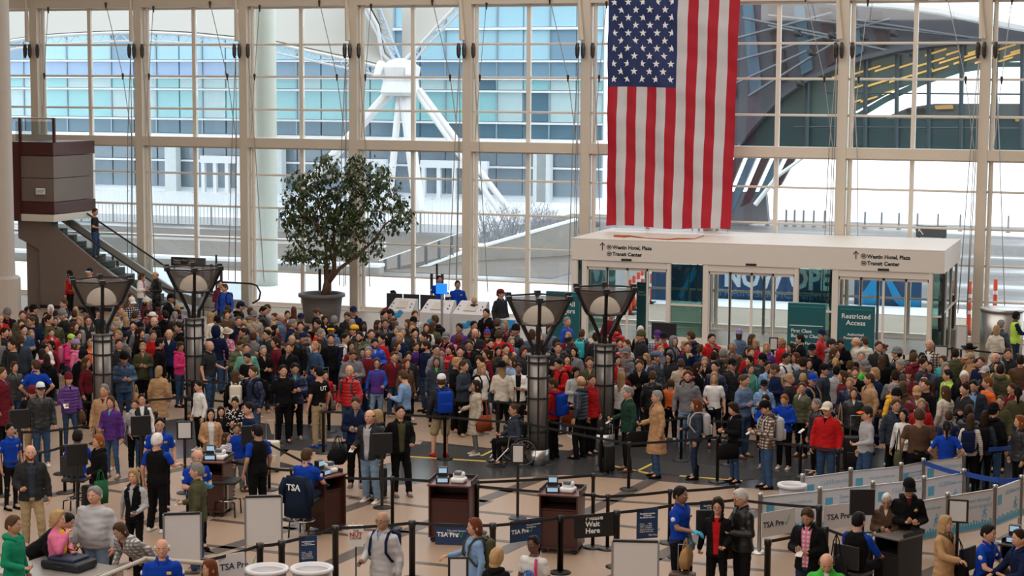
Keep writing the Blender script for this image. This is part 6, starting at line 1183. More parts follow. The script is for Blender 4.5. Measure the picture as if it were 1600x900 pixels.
# ------------------------------------------------------------------ the crowd
# px py (top of the head in the photograph) hair hat top bottom pose facing extras
CROWD = '''10 481 mks bean.grey ct.black black p 20
17 528 wks - jk.charcoal jeans i 30
29 527 wkl - jo.black.grey black i 5
35 486 mbs - jk.olive black i 5
49 495 mbs - sw.navy jeans i -25 gl
52 477 mks cap.black jk.charcoal black i 80
43 480 wdm - jk.maroon black i 40
79 479 wol hood jk.white jeans i 5
75 491 bks - sh.teal jeans p 20
100 468 mbs - jk.charcoal jeans i -70
97 482 mgs - jk.lightgrey black i 60
101 486 mgs cap.grey jk.charcoal.maroon jeans p -60
86 496 wbl - jk.olive black i 10
118 480 wol - vs.lightgrey.white jeans i 175
125 496 wol - jk.black jeans i -60
136 482 mks cap.black jk.navy jeans i -75
138 494 mbs - jk.charcoal jeans i 0 gl
109 423 wkl - sh.red black i -120 H:1.62 bp:tan
140 420 mbs cap.navy+white te.white black i -30
80 514 bbs - jk.red jeans i 15 H:1.5
69 532 wbl - jk.white.pink black p 20
108 523 wbs cap.lime hd.hotpink jeans p 60 bp:pink
118 530 wbl pom.lilac+grey hd.pink jeans i 70
66 546 wdl - hd.pink black i 170
56 563 mbs - po.royal.royal black k 185 officer
73 554 wdl - jk.black black i 180
130 548 mks cap.black jk.black black i 160
134 560 wbl - sw.maroon black i 60
122 518 wdl - jk.black jeans i 30
142 530 wos - jk.orange jeans i 30 H:1.6
188 480 mrs - jk.steel jeans i 20
195 488 wos - jk.beige jeans i 180
180 503 mgs - jk.charcoal black i -60
197 497 wol - jk.navy jeans i 170
211 486 mbs - jk.grey jeans i 185 bp:charcoal
205 465 mbs cap.white sh.navy/plaid jeans p 20
204 459 wbl - jk.brown black i 30
228 465 wdl bean.cream jk.maroon black i 60
220 427 wbm - cd.white.hotpink jeans p 60 H:1.6
244 424 mbx - jk.black black p -60 H:1.78
267 460 mks cap.black ct.black black i 30
246 472 wkm brim.black jk.maroon black i 5 skin:k
230 484 wks - jk.maroon jeans i 60
277 476 wop - sh.lilac jeans i -160
238 489 mgs cap.white+maroon jk.black black i -50
241 496 mgx - jk.black jeans i -60
258 486 mks - jk.black black i 180
280 505 mks - jk.black black i -70
268 503 wdl - jk.brown black i 170
239 517 mbs - hd.red jeans i 10
219 504 mos cap.black jk.grey jeans i 5
264 515 mox - jk.navy black i -5
249 529 mks - jk.black black i 75
280 534 wbm - hd.hotpink jeans p 60
185 517 mos - ct.grey black i -30
186 530 mds - jk.charcoal black i 10
193 549 mks bean.black jk.denim jeans p 10
248 573 wom - ct.camel.cream darkjeans i 170 H:1.62
344 438 mks - bz.maroon.white black h 40 H:1.76
351 444 mbs - sh.blue jeans i -30 H:1.72 bp:navy
356 478 mbs - hd.grey jeans i 180
373 472 mks cap.navy jk.black black p 70
330 490 wol - jk.cream jeans i 60
338 494 mks cap.black jk.cream.navy jeans p 50
373 495 mbs - jk.navy jeans i 5
391 481 mbs - jk.grey jeans i 170
396 487 mgs cap.grey jk.khaki.beige khaki i 20
409 480 mks - jk.black black p 60
418 479 mbs - sw.lightgrey jeans i -60
380 506 wbs - vs.grey.maroon jeans i 5
337 510 mks hood hd.navy jeans i 180
353 515 wos brim.beige sh.pink/dots jeans p 15
438 490 mgx - jk.steel jeans i 70
449 486 wks - jk.maroon black i 10
459 480 wal - jk.black black i 185
470 491 mgs cap.navy te.charcoal jeans i 5
457 499 mgs - jk.navy jeans i 60
427 503 wop - jk.maroon jeans i 150
501 481 mbs - jk.charcoal black p -60 pitch:30
507 494 wdl - jk.black.white jeans i 30
494 497 mks hood jk.black black i 30
522 494 mgs - jk.black black i 160
544 487 mbs - jk.charcoal black i -20 pitch:20
552 480 mks cap.navy jk.navy jeans i 10
600 486 mks - jk.navy jeans i 40
612 483 mks - jk.brown.orange jeans p -50
602 499 mbs - jk.black.grey black h 0 H:1.82
590 502 wbl - jk.brown jeans i 60
568 503 wkl - jk.black.white jeans i 10 skin:k
554 509 mbs cap.yellow+black jk.charcoal jeans i -60
518 508 mks cap.black+yellow jk.steel jeans i -40
497 500 mks - ct.black black f -60
419 511 mox - jk.charcoal black i 180
418 516 mks - jk.charcoal black x -50 H:1.8
456 524 mbx - jk.black.orange black i 5 beard
474 523 mgs cap.navy jk.charcoal black i -60
481 530 wac - cd.grey.white jeans i 20
517 522 mks - sw.black black h 30 H:1.8
441 535 bbs - jk.charcoal black i -60
451 536 mbs - jk.black black i -30
373 530 mbs - jk.olive black p 30 pitch:25
385 537 mbs - sh.seafoam jeans i 5
326 533 mgx - po.charcoal jeans h 60 fat
388 551 wks - te.black black p -30 H:1.66
539 522 mks - vs.white.navy jeans i 60 bp:lightgrey
548 534 wdl - sw.maroon black i 50
562 521 mks - jk.olive jeans i -20 beard
580 515 mbs - hd.grey jeans i 10
585 528 mks - jk.royal jeans p 10 beard
550 545 mbs - sw.grey jeans p 10 pitch:25 H:1.8
569 544 mks - pf.royal jeans i -60 H:1.65
624 521 mos - jk.navy black i -20
628 512 mgs - jk.charcoal black i 20
638 502 wbl - jk.charcoal jeans i -60
618 550 bbs - jk.black black i 5
589 560 wbl - vs.purple.blue lightjeans h 0 gl H:1.66
546 571 mox - pf.red jeans i -30 bp:slate H:1.78
634 561 wal - jk.brown black i 40
638 550 wkl - jk.charcoal black i 10
460 570 mks - jk.navy.aqua black p 10
490 571 bks - jk.navy black i 40
498 573 mks - te.black khaki i -140 shoes:blue H:1.82 lab:young man in black t-shirt, khaki trousers and bright blue shoes on the walkway
442 571 mks - hd.black black i 15
396 573 mbs - jk.navy jeans i -50 bp:black
368 579 wbl - jk.black black i 180 bp:cream
508 580 gks - sw.red black i 20
686 431 mks - po.royal.royal black i 20 officer
715 439 mks - sh.royal black i 10 officer
700 460 wdl pom.white+navy jk.brown jeans i 170 H:1.5
741 464 mox - jk.charcoal black i 180 H:1.6
782 453 mbs cap.maroon jk.charcoal.blue jeans i 45 H:1.82
760 483 mks - jk.black black i -30
648 486 mbs - sh.lightgrey/plaid jeans i 20
680 497 mbs - jk.black black i -150 bp:black
646 496 mbs cap.black jk.charcoal black i 60
666 506 wbl - sw.white jeans i 5
676 506 wbl - jk.olive black i 165
718 506 mks - jk.purple jeans i -30
740 502 mks - jk.charcoal black i 60
697 520 mbs cap.grey jk.black.red black i -40 bp:pink
741 512 mdx - jk.charcoal.white black p 10 pitch:25
761 515 wos pom.blue+red jk.maroon jeans i 160
777 498 mbs - jk.black jeans i 130
789 504 wom - jk.maroon jeans i -30
806 507 mks bean.black jk.black black i -45 H:1.8
780 516 mbs - po.red.red jeans k 170 fat H:1.8
766 530 mks - vs.tan.black jeans i 15 beard
650 536 bbs - sw.purple jeans i 30
666 534 mds - sw.navy jeans i -60 beard
681 539 mks - jk.grey jeans i 50 gl
691 548 wbs - pf.red jeans i -10 gl H:1.62
717 528 wac - jk.charcoal black i 160
733 532 mds - ct.black black i 0 gl
778 542 wkl - jk.brown jeans i 20
682 558 wbl - jk.slate.brightgreen black h 0
748 556 wdl - jk.black black i 175
753 569 wol - sw.white black h 40 bp:black
784 565 wol brim.black cd.cream black h 180 H:1.7
810 568 wks - cd.white.black black x 0 skin:t
802 558 wbl - jk.lightblue jeans i -40
818 543 wbc - jk.charcoal black i 60
842 512 wbl - jk.charcoal jeans i 10
842 523 mox - jk.charcoal.lightblue black i 0
858 509 wbl - jk.steel black i 10
886 496 mgs - jk.blue.orange jeans i 60 H:1.8
888 520 wom - jk.maroon jeans i -20
890 527 wku - jk.charcoal black i 60 skin:k
870 529 mds - jk.black black i 170
872 536 mbs - jk.charcoal black x 5 H:1.78
909 515 wbs - jk.charcoal jeans i 160 bp:aqua
898 545 wkl - jk.grey.black black i -30
920 558 wbl - jk.charcoal jeans i 60
876 560 mks - hd.red jeans p -50 bp:black
955 485 mbs - sh.maroon jeans i -10 gl
962 506 mbs - pf.red jeans i 170 H:1.7
690 586 mbs cap.white+maroon jk.charcoal shorts.khaki h -160 shoes:red H:1.8 bp:royal lab:man in white cap and khaki shorts with red shoes facing away on the walkway
744 595 wdl - ct.beige grey h -70 shoes:white H:1.64
804 632 wbu - jk.slate black q -70 gl H:1.7
864 592 mbs - hd.red black i -120 H:1.75 bp:royal
908 588 mox - pf.slate black h -110 H:1.8 lab:bald man in blue-grey puffer jacket holding a red leather bag beside the lamp
898 573 wkl - sw.lightgrey black p 30
924 586 mbs - jk.red black i 60
632 579 mbs - sh.lightblue black p -110 H:1.78
1001 510 wws bean.cream jk.black black i 20
1002 516 mbs bean.olive jk.charcoal darkjeans i -60
1027 520 mgs cap.purple sh.steel/plaid jeans p 10
1037 521 mks cap.black jk.red black i -30
1052 526 mbs hood hd.grey black i 60 bp:charcoal
1080 518 mbs - jk.charcoal black i -120 bp:navy
1075 535 mbs - jk.navy.lime black f 0
1112 522 mks - jk.red.grey jeans h 20 H:1.8
1155 514 wbm bean.lilac+maroon+stripe jk.steel jeans i -150
1145 535 mgs - jk.brown jeans i -20 gl
1175 523 wbl - jk.charcoal black i 30
1181 533 woc - jk.red jeans i -20
1198 536 wol - jk.purple.maroon jeans i -5
1221 528 wop - jk.red.white jeans i -70
1237 537 wdl - sw.charcoal jeans i -60
1251 523 mks - ct.black black i -70
1269 539 mks cap.black jk.black black i -10
1264 561 wkl - hd.grey black i 10
1244 552 wal - jk.lightgrey jeans i -60
1228 552 mks - hd.white jeans i 50 skin:t bp:navy
1200 565 wks - sh.lightblue jeans i 20 gl
1214 569 mbs - sw.navy jeans p -60
980 544 mgs cap.grey hd.grey jeans f -50
972 546 wos cap.grey+pink sh.red/dots jeans i -30
1010 553 wol - sw.lightgrey jeans i -30
1025 550 mbs cap.steel+blue jk.slate jeans i 50
1046 552 wkl - jk.charcoal black i -30 gl
1064 561 wbs - sw.beige black i 180
1118 544 wdm - jk.charcoal jeans i -20
1130 545 mgs - jk.charcoal black i 160
1118 565 mks - jk.navy.brown black i -30
1144 562 mks cap.black jk.charcoal.grey black i 30
1090 567 wdm - jk.black black i 60
964 556 wdl - jk.red black i 30
1190 554 mks cap.black jk.charcoal black p 30
1172 571 wbm - sw.seafoam black i 30 bp:aqua
1284 516 mgs cap.navy jk.red black i 60
1299 531 mbs cap.charcoal hd.grey jeans i 70
1313 531 mds - jk.black black p 0 pitch:25
1338 530 mox - jk.cream jeans i -70
1352 527 wbs - cd.cream.white jeans i -150
1373 534 mbs - jk.charcoal black i 20
1380 541 wau - sw.white black i -60
1402 543 mks bean.grey jk.black black i -70
1453 531 mox - bz.brown.white/plaid black h -20 H:1.85
1427 548 wdm - jk.charcoal black i 160
1441 554 wkm - sw.navy black i 0
1493 545 mds - jk.olive black i 180
1515 538 mbs brim.black jk.rust black i -20
1516 553 mgs cap.khaki jk.tan black i -60
1534 558 mbs - jk.navy black i -30
1556 552 mgx - jk.black black i -60
1577 552 wos - sw.lightgrey jeans i 170
1575 545 mbs - jk.charcoal black i 10
1557 509 wom - ct.cream cream i 150 H:1.65
1564 501 mgs - jk.slate black i 150 H:1.75
1588 487 mks - vs.lime.navy darkjeans reach 100 skin:k H:1.8 lab:worker in lime and orange safety vest reaching out by the steel drum bin
1474 557 wbl - sw.aqua jeans i -40
1452 566 wkl - jk.steel black i 10
1444 556 wkl - jk.black black i 0
1410 562 mgs - jk.charcoal black p -30
1378 556 wbl - jk.black black i -160
1346 549 mgs - jk.grey jeans i 0
1349 563 mgs cap.grey te.brightgreen black p 70
1428 552 mbs - jk.maroon black i 170
1540 574 mbs cap.lightgrey jk.black black i -60
1560 567 mks - jk.olive black i -30 bp:gold
1595 555 mds - ct.brown black i 180 H:1.85
1564 570 mds - jk.olive black i 170
50 602 bks bean.maroon jk.black.grey khaki p 0 H:1.62
63 599 mbs cap.white+navy jk.charcoal jeans i 10
107 582 wrm bean.maroon pf.purple jeans h 15 H:1.68
163 601 mgs - jk.camel.maroon khaki i -20 H:1.8
173 620 wbm - jk.purple.aqua jeans h -20 H:1.68
211 625 bbs - hd.lightgrey black i -10 H:1.5
221 616 wdu - vs.charcoal.white jeans i 5 H:1.62
249 653 mks - po.royal.royal black i 5 gl officer
245 678 mws - vs.black.royal black r 150 H:1.8 shortsleeve
306 702 mgx - po.royal.royal black p 30 officer
308 724 mgs - bz.olive.lightgrey jeans h -100 H:1.82 lab:grey-haired man in dark olive blazer handing over papers beside the white board
15 662 wks - po.royal.royal black i 30 officer H:1.65
47 696 mrz - jo.charcoal.slate khaki h 5 beard H:1.8 lab:bald bearded man in charcoal jacket and khaki trousers at the left
154 680 wrm - jk.black black c -60 H:1.68 skin:l
311 596 wks - sw.white/dots black i -60 H:1.55
2 575 mbs - ct.maroon black i 60
22 566 wbm - jk.charcoal jeans i 30
329 639 wkl - cd.camel.white black h 5 H:1.6
345 636 gkl - jk.black black i 10 H:1.4
368 620 wku - sw.black/dots black p -10 H:1.6
389 629 mks - te.navy jeans h -70 H:1.76
353 677 gbl - sw.lilac/stripe cream i 60 H:1.25
370 663 bbs - sw.royal grey i 5 H:1.35
402 664 mks - vs.black.royal black i -140 H:1.78 shortsleeve
557 619 mbs - jk.navy.grey black p -10 H:1.85 lab:tall young man in navy jacket with a duffel bag, left of the argyle sweater man
578 641 mbx - jo.charcoal.lightgrey lightjeans h -30 H:1.8 shoes:white
590 641 wol - jk.charcoal jeans i -60 H:1.66
625 634 mks - jo.black.olive black c 15 H:1.8
982 605 mgs - jk.darkgreen black h -70 H:1.78 lab:grey-haired man in dark green coat beside the farther middle lamp
1027 611 mgs - ct.camel jeans h -70 H:1.8
1020 580 wbs - jk.black black i 175
971 582 wol - sw.white black i 160
1048 593 bbs - te.orange black i 180 H:1.4
1075 580 mbs phones.red hd.grey lightjeans i -5 beard H:1.8
1088 624 wal - jk.slate darkjeans h -80 H:1.66 bp:lightgrey boots
1116 582 wol - te.white black h 0 H:1.7
1149 630 wdc - jk.black jeans p -60 H:1.65
1162 586 mbs - sh.steel jeans x 60 H:1.82 fat
1194 595 bks cap.black jk.lightblue.white black i 5 H:1.5
1198 616 wks - sh.royal black p -20 gl H:1.6
1200 627 mks cap.black jk.brown.black/plaid jeans p -70 H:1.78 bp:lightgrey
1227 616 brs - hd.royal black p -20 H:1.6
1269 589 mbs cap.royal jk.navy jeans i 60 bp:tan
1254 598 wbs - jk.olive black i -40
1276 624 wgs - jk.charcoal black i -60 H:1.62
1288 570 mks cap.black sw.slate black i 70
1328 591 bos - jk.navy black i -10 H:1.65
1359 584 mbs - jk.camel jeans i -60 H:1.8
1334 606 wbl - jk.charcoal black i 5
1293 630 mgs cap.cream jk.red.black jeans i -20 H:1.78
1355 637 mbs cap.charcoal+orange sw.lightgrey jeans h -70 H:1.78
1396 600 mgs - jk.yellow black i 60
1402 607 mks bean.black jk.charcoal black i -60
1412 597 wbl - jk.brown black i 170
1400 624 mbs - jk.slate black i 20
1433 604 mgs cap.camel jk.maroon.white jeans p 0 gl
1444 590 grl pom.lightgrey+red jk.red black i 170 H:1.5
1413 640 wkl - sw.white/dots black h -30 H:1.64
1437 639 mbs - te.brown black i 185 H:1.82 fat
1440 624 wom - jk.red jeans i 5
1478 604 wbl - cd.cream.white jeans i -130 H:1.68
1482 578 mks - jk.lime black i -60
1507 578 mws - ct.black black i 0 pitch:25 H:1.85
1523 593 mks - bz.slate.lightblue black i -15 pitch:15
1544 593 mrs - te.orange jeans i -60
1563 619 wbu - jk.olive black i -10 H:1.62
1553 630 mks bean.black jk.black jeans i 150
1480 658 wkp - po.royal.royal black k 180 officer H:1.68
1483 642 wbs - jk.navy jeans i 175 H:1.6
1514 635 wdc - jk.charcoal black i 170
1517 648 wbl - sw.beige/stripe black i 170 H:1.62 bp:navy
1539 643 wdl - jk.slate black i 170 bp:black H:1.64
1594 650 wrl - jk.charcoal black i -60 H:1.68
1420 574 wdm bean.maroon jk.maroon black i 0
148 761 mgs - ws.lightgrey lightjeans i -30 fat H:1.82 lab:stout grey-haired man in light grey sweatshirt and pale jeans
90 800 woc - cd.pink.yellow pink f 60 H:1.66 lab:woman with long wavy blond hair and pink top looking down
20 807 mbs - hd.emerald jeans h 60 H:1.8 lab:young man in green hooded top at the bottom left corner
209 734 wom - vs.black.lightgrey black c -25 H:1.66 scarf.charcoal lab:blond woman in black vest and grey top with a scarf
222 828 wbm - jk.grey/plaid black b -40 H:1.7 lab:brown-haired woman bending down in a grey checked jacket
58 820 mks - jk.black black b 60 H:1.7 lab:person in black bending over between the green top and pink top
253 843 mwx - po.royal.royal black i -5 officer H:1.76 lab:white-haired officer in blue uniform behind the beige guard rail
328 876 wal - jk.charcoal black i -60 H:1.66 lab:auburn-haired woman whose head shows at the bottom edge
598 800 mgx - jk.lightgrey.lightblue darkjeans h -30 gl H:1.8 bp:navy lab:elderly bald man in grey jacket and light blue shirt with glasses
742 811 wam - sh.lightblue jeans r -70 H:1.68 bp:olive lab:auburn-haired woman in light blue top with an olive backpack
776 860 woc - jk.black black i 150 H:1.62 lab:curly blond-haired person in black at the bottom edge
834 838 wkp - te.white jeans i -30 skin:k gl H:1.68 lab:dark-skinned woman in glasses and white printed top at the bottom
1063 761 mks - po.royal.royal black r 60 officer H:1.82 skin:t lab:standing officer in blue uniform reaching right
1122 780 wdc - cd.black.red black c -10 gl H:1.7 scarf.black lab:dark-haired woman in glasses, black cardigan and red top pulling a case
1162 764 mws - jk.black black p -60 gl H:1.84 lab:white-haired man in glasses and black jacket beside the precheck banner
1265 791 mbs - jo.black.pink/plaid darkjeans p -20 pitch:25 beard H:1.82 lab:man in open black jacket and pink checked shirt looking down
1292 860 mbx - jk.brightgreen.white jeans p 0 pitch:30 H:1.78 lab:balding man in bright green top at the bottom edge
1386 770 wws - jk.brown.cream black p -5 gl H:1.62 lab:white-haired elderly woman in glasses and brown jacket behind the podium
1420 748 mgs cap.black jk.black darkjeans p 10 gl H:1.86 lab:tall man in black cap and black jacket behind the elderly woman
1477 807 wol - ct.camel darkjeans r 60 H:1.7 scarf.olive lab:long-haired blond woman in camel coat reaching out to the right
476 703 mbs - po.royal.royal darkjeans s 150 officer H:1.76 seat lab:seated officer in blue at the podium, dark jacket over the chair
119 674 mks - sh.royal black s 160 officer skin:k H:1.76 seat lab:dark-skinned seated officer in blue seen from behind at the left
1338 803 mks - vs.black.royal black s 150 H:1.78 seat lab:seated officer in dark vest over blue in front of the black podium
1538 820 wks - po.royal.royal black s 60 officer H:1.72 seat lab:seated officer in blue at the bottom right facing the camel coat
1600 828 mds - jk.navy.royal black s -60 H:1.76 seat lab:officer cut off by the right edge of the photo
'''
LMK = [(0, 540, 'near the left column'), (158, 560, 'by the leftmost lamp'), (302, 560, 'by the second lamp'), (503, 500, 'in front of the potted tree'), (690, 500, 'in front of the kiosks'), (840, 560, 'by the nearer middle lamp'), (943, 540, 'by the farther middle lamp'),
       (1070, 530, 'before the left doorway'), (1170, 530, 'before the middle doorway'), (1260, 540, 'before the first class board'), (1338, 540, 'before the restricted access board'), (1460, 540, 'by the right vestibule corner'), (1590, 540, 'by the right edge')]
BOTN = dict(jeans='jeans', darkjeans='dark jeans', lightjeans='pale jeans', khaki='khaki trousers')
SEXN = dict(m='man', w='woman', b='boy', g='girl')
def describe(r):
    sx, hc, hs = r['sh']; n = SEXN[sx]; hat = r['hat']; parts = r['top'].split('/')[0].split('.'); pat = r['top'].split('/')[1] if '/' in r['top'] else ''
    pn_ = {'plaid': 'checked ', 'stripe': 'striped ', 'dots': 'patterned '}.get(pat, '')
    topn = cn(parts[1])+' '+pn_+TOPN[parts[0]]
    if hs == 'z': hair = 'bald'
    elif hs == 'x': hair = 'balding'
    else: hair = ''
    hn = 'bald' if hs == 'z' else '%s %s hair' % (HSN[hs], HCN[hc]) if hs != 'u' else '%s hair in a bun' % HCN[hc]
    if hat and hat.startswith('hood'): who = '%s with hood up' % n
    elif hat:
        k, _, c = hat.partition('.'); c = c.split('+'); kn = dict(cap='cap', bean='knit hat', pom='pompom hat', brim='brimmed hat', phones='headphones')[k]; who = '%s in %s %s' % (n, cn(c[0]), kn)
    elif hair: who = hair+' '+n
    else: who = '%s with %s' % (n, hn)
    return who, topn
rows = []
for ln in CROWD.strip().splitlines():
    tk = ln.split(); r = dict(px=float(tk[0]), py=float(tk[1]), sh=tk[2], hat=None if tk[3] == '-' else tk[3], top=tk[4], bot=tk[5], pose={'reach': 'r'}.get(tk[6], tk[6]), face=float(tk[7])); lab = None
    if ' lab:' in ln: lab = ln.split(' lab:')[1]; tk = ln.split(' lab:')[0].split()
    r['lab'] = lab; r['x'] = tk[8:]; r['top'] = r['top'].replace('+stripe', ''); rows.append(r)
def opt(r, k, d=None):
    for x in r['x']:
        if x.startswith(k+':'): return x.split(':')[1]
    return d
for r in rows:
    sx = r['sh'][0]; h = float(opt(r, 'H', dict(m=1.77, w=1.65, b=1.45, g=1.4)[sx])); r['H'] = h
    pose = r['pose']; dz = {'s': -.41, 'q': -.41, 'b': -.42}.get(pose, 0)*h/1.75; ht = h+dz; z0 = .22 if 'seat' in r['x'] else 0
    if r['hat'] and r['hat'][:4] in ('bean', 'brim', 'pom.'): ht += .03
    r['z'] = z0; p = F(r['px'], r['py'], ht+z0); r['p'] = p
# keep neighbours from standing inside one another: only people behind the front rows are nudged, along their line of sight
for it in range(14):
    for i, a in enumerate(rows):
        for c in rows[i+1:]:
            d = a['p'].xy-c['p'].xy; L = d.length
            if 1e-4 < L < .46:
                far, near = (a, c) if a['p'].y > c['p'].y else (c, a)
                if far['py'] > 600: continue
                u = far['p'].xy.normalized(); s_ = min(.12, (.46-L)*.5); v = far['p']; far['p'] = Vector((v.x+u.x*s_, v.y+u.y*s_, v.z))
used = {}
def place_phrase(r):
    return min(LMK, key=lambda l: (l[0]-r['px'])**2+((l[1]-r['py'])*.6)**2)[2]
for r in rows:
    who, topn = describe(r); botn = BOTN.get(r['bot'], cn(r['bot'].split('.')[-1])+' trousers'); bp = opt(r, 'bp'); r['short'] = who.replace(' with hood up', ' with hood')+' in '+topn if ' in ' not in who else who+' and '+topn
    cands = []
    if r['lab']: cands.append(r['lab'])
    j = ' and ' if ' in ' in who else ' in '
    base = who+j+topn; ex = ''
    if bp: ex = ' with %s backpack' % cn(bp)
    elif 'officer' in r['x']: ex = ', uniformed officer'
    elif 'gl' in r['x']: ex = ' and glasses'
    pl_ = place_phrase(r)
    cands += [base+ex+', '+pl_, base+ex+', looking %s, %s' % ('away' if abs(r['face']) > 120 else 'left' if r['face'] < -25 else 'right' if r['face'] > 25 else 'forward', pl_)]
    nb = sorted((q for q in rows if q is not r), key=lambda q: (q['px']-r['px'])**2+(q['py']-r['py'])**2)[:3]
    for q in nb:
        side = 'left' if r['px'] < q['px'] else 'right'
        qn = describe(q); cands.append(base+', %s of %s %s' % (side, SEXN[q['sh'][0]], 'in '+qn[1]))
    for c in cands:
        if len(c.split()) <= 16 and c not in used: break
    used[c] = 1; r['label'] = c
for r in rows:
    sx = r['sh'][0]; x = r['x']; p = r['p']; rz = math.atan2(-p.x, p.y)+math.radians(r['face'])
    kw = {}
    if opt(r, 'pitch'): kw['pitch'] = float(opt(r, 'pitch'))
    elif r['pose'] == 'p': kw['pitch'] = 15
    yaw = R.choice((0, 0, 0, 30, -30)) if 'lab:' not in (r['lab'] or '') and abs(r['face']) > 20 and r['py'] < 600 else 0
    ext = [e for e in x if e in ('officer', 'shortsleeve', 'boots')]+(['glasses'] if 'gl' in x else [])+[e for e in x if e.startswith('scarf')]
    o = person((p.x, p.y), rz, r['H'], r['sh'][1:], r['hat'], r['top'], r['bot'], r['pose'], yaw, skin=opt(r, 'skin', R.choice('lllllm')), fat=.16 if 'fat' in x else R.uniform(-.03, .05), beard='beard' in x, mirror=(R.random() < .4 and r['lab'] is None and 'officer' not in x), shoes=opt(r, 'shoes', R.choice(('black', 'black', 'brown', 'charcoal', 'grey', 'white'))), extra=ext, woman=sx in 'wg', z=r['z'], **kw)
    tag(o, r['label'], 'person', 'people queuing in the hall' if not ('officer' in x or r['lab']) else ('officers in blue uniform' if 'officer' in x else None)); r['o'] = o
    if opt(r, 'bp'):
        s = r['short'].split(); lab = '%s backpack worn by %s' % (cn(opt(r, 'bp')), ' '.join(s))
        if lab in used or len(lab.split()) > 16: lab = '%s backpack worn by person %s' % (cn(opt(r, 'bp')), place_phrase(r))
        used[lab] = 1; backpack(o, opt(r, 'bp'), lab, 'backpacks worn in the queue')
    if 'seat' in x:
        s_ = Vector((math.sin(rz), -math.cos(rz), 0)); stool(Vector((p.x, p.y, 0))-s_*.03, rz, 'black high chair under the '+' '.join(r['lab'].split()[:9]), h=.64)
def find(px, py): return min(rows, key=lambda r: (r['px']-px)**2+(r['py']-py)**2)
def local(r, v): return matof(r['o']) @ Vector(v)
def gloves(px, py):
    r = find(px, py); pose = r['pose']; U = upper(pose); k = ('glove', pose)
    if k not in _cache:
        b = MB()
        for sx, (e, w_, c) in zip((-1, 1), ARMS[POSE[pose][0]]):
            st = len(b.v); hand(b, w_, w_-e, Vector((0, 0, -1)) if POSE[pose][0] in ('desk', 'reach') else Vector((0, 0, 1)) if (w_-e).z > -.15 else Vector((-sx, 0, 0)), c); b.xf(Matrix.Translation(w_) @ Matrix.Scale(1.12, 4) @ Matrix.Translation(-w_), st)
        b.xf(U); _cache[k] = b.mesh('gloves', M('blue_nitrile', (.04, .36, .62), .5), True)
    link('gloves', _cache[k], r['o'])
for px, py in ((1063, 761), (476, 703), (306, 702)): gloves(px, py)
r = find(834, 838)['o']; b = MB(); b.tube([(.085*math.cos(2*PI*i/18), -.142, 1.20+.085*math.sin(2*PI*i/18)) for i in range(18)], .012, 5, close=True); b.build('printed_ring', M('shirt_print_blue', (.03, .14, .50), .7), r)
b = MB(); b.box(-.045, .045, -.150, -.140, 1.15, 1.25); b.build('printed_emblem', MATS['shirt_print_blue'], r); b = MB(); b.tube([(.10, -.09, 1.46), (.125, -.15, 1.36), (.14, -.15, 1.1), (.16, -.10, .98)], .022, 6); b.build('strap', M('pink_strap', (.6, .03, .18), .6), r)
r = find(498, 573)['o']; text('UT', .13, WHITET, r, (.09, .158, 1.28), (PI/2, 0, PI), bold=.003)
r = find(1420, 748)['o']; b = MB(); p_ = [Vector(((.038 if i % 2 == 0 else .016)*math.sin(PI*i/6), -.158, 1.33+(.038 if i % 2 == 0 else .016)*math.cos(PI*i/6))) for i in range(12)]; b.add([p+Vector((.09, 0, 0)) for p in p_]+[Vector((.09, -.164, 1.33))], [(12, (i+1) % 12, i) for i in range(12)]); b.build('star_badge', MATS['badge_gold'], r)
# ---- carried and rolled things
handbag(Vector((F(1342, 728).x, F(1342, 728).y, .30)), .3, 'brightgreen', 'lime green duffel bag on the floor behind the far panels', w=.4, h=.3, d=.26) if False else None
def side_case(px, py, lab, dx, dy, col, **kw):
    r = find(px, py); q = local(r, (dx, dy, 0)); return suitcase(q, r['o'].rotation_euler.z, col, lab, **kw)
side_case(625, 634, 'dark grey hard suitcase rolled by the man in open black jacket', -.42, .15, 'charcoal', h=.52, w=.42, d=.26)
side_case(982, 605, 'black suitcase in front of the man in dark green coat', .05, -.45, 'black', h=.55)
side_case(744, 595, 'black soft suitcase behind the woman in beige coat', .3, .75, 'black', h=.6)
side_case(1334, 606, 'black upright suitcase behind the man in light grey sweater', 0, -.8, 'black', h=.7, w=.5)
side_case(368, 620, 'cream patterned suitcase leaning by the belt post', .75, .15, 'cream', h=.6); side_case(389, 629, 'maroon patterned suitcase right of the navy t-shirt man', -.9, -.5, 'maroon', h=.5)
side_case(154, 680, 'black suitcase pulled by the ginger woman in black', -.5, .1, 'black', h=.6); side_case(209, 734, 'black cabin suitcase beside the blond woman with a scarf', -.45, -.35, 'black', h=.5)
side_case(1122, 780, 'brown soft suitcase pulled by the woman in black cardigan', -.55, -.2, 'brown', h=.5); side_case(1293, 630, 'dark duffel case on the floor before the red jacket man', -.1, -.6, 'charcoal', h=.35, w=.5, extend=.1)
side_case(517, 522, 'grey suitcase with silver handle amid the left crowd', .5, -.7, 'grey', h=.6)
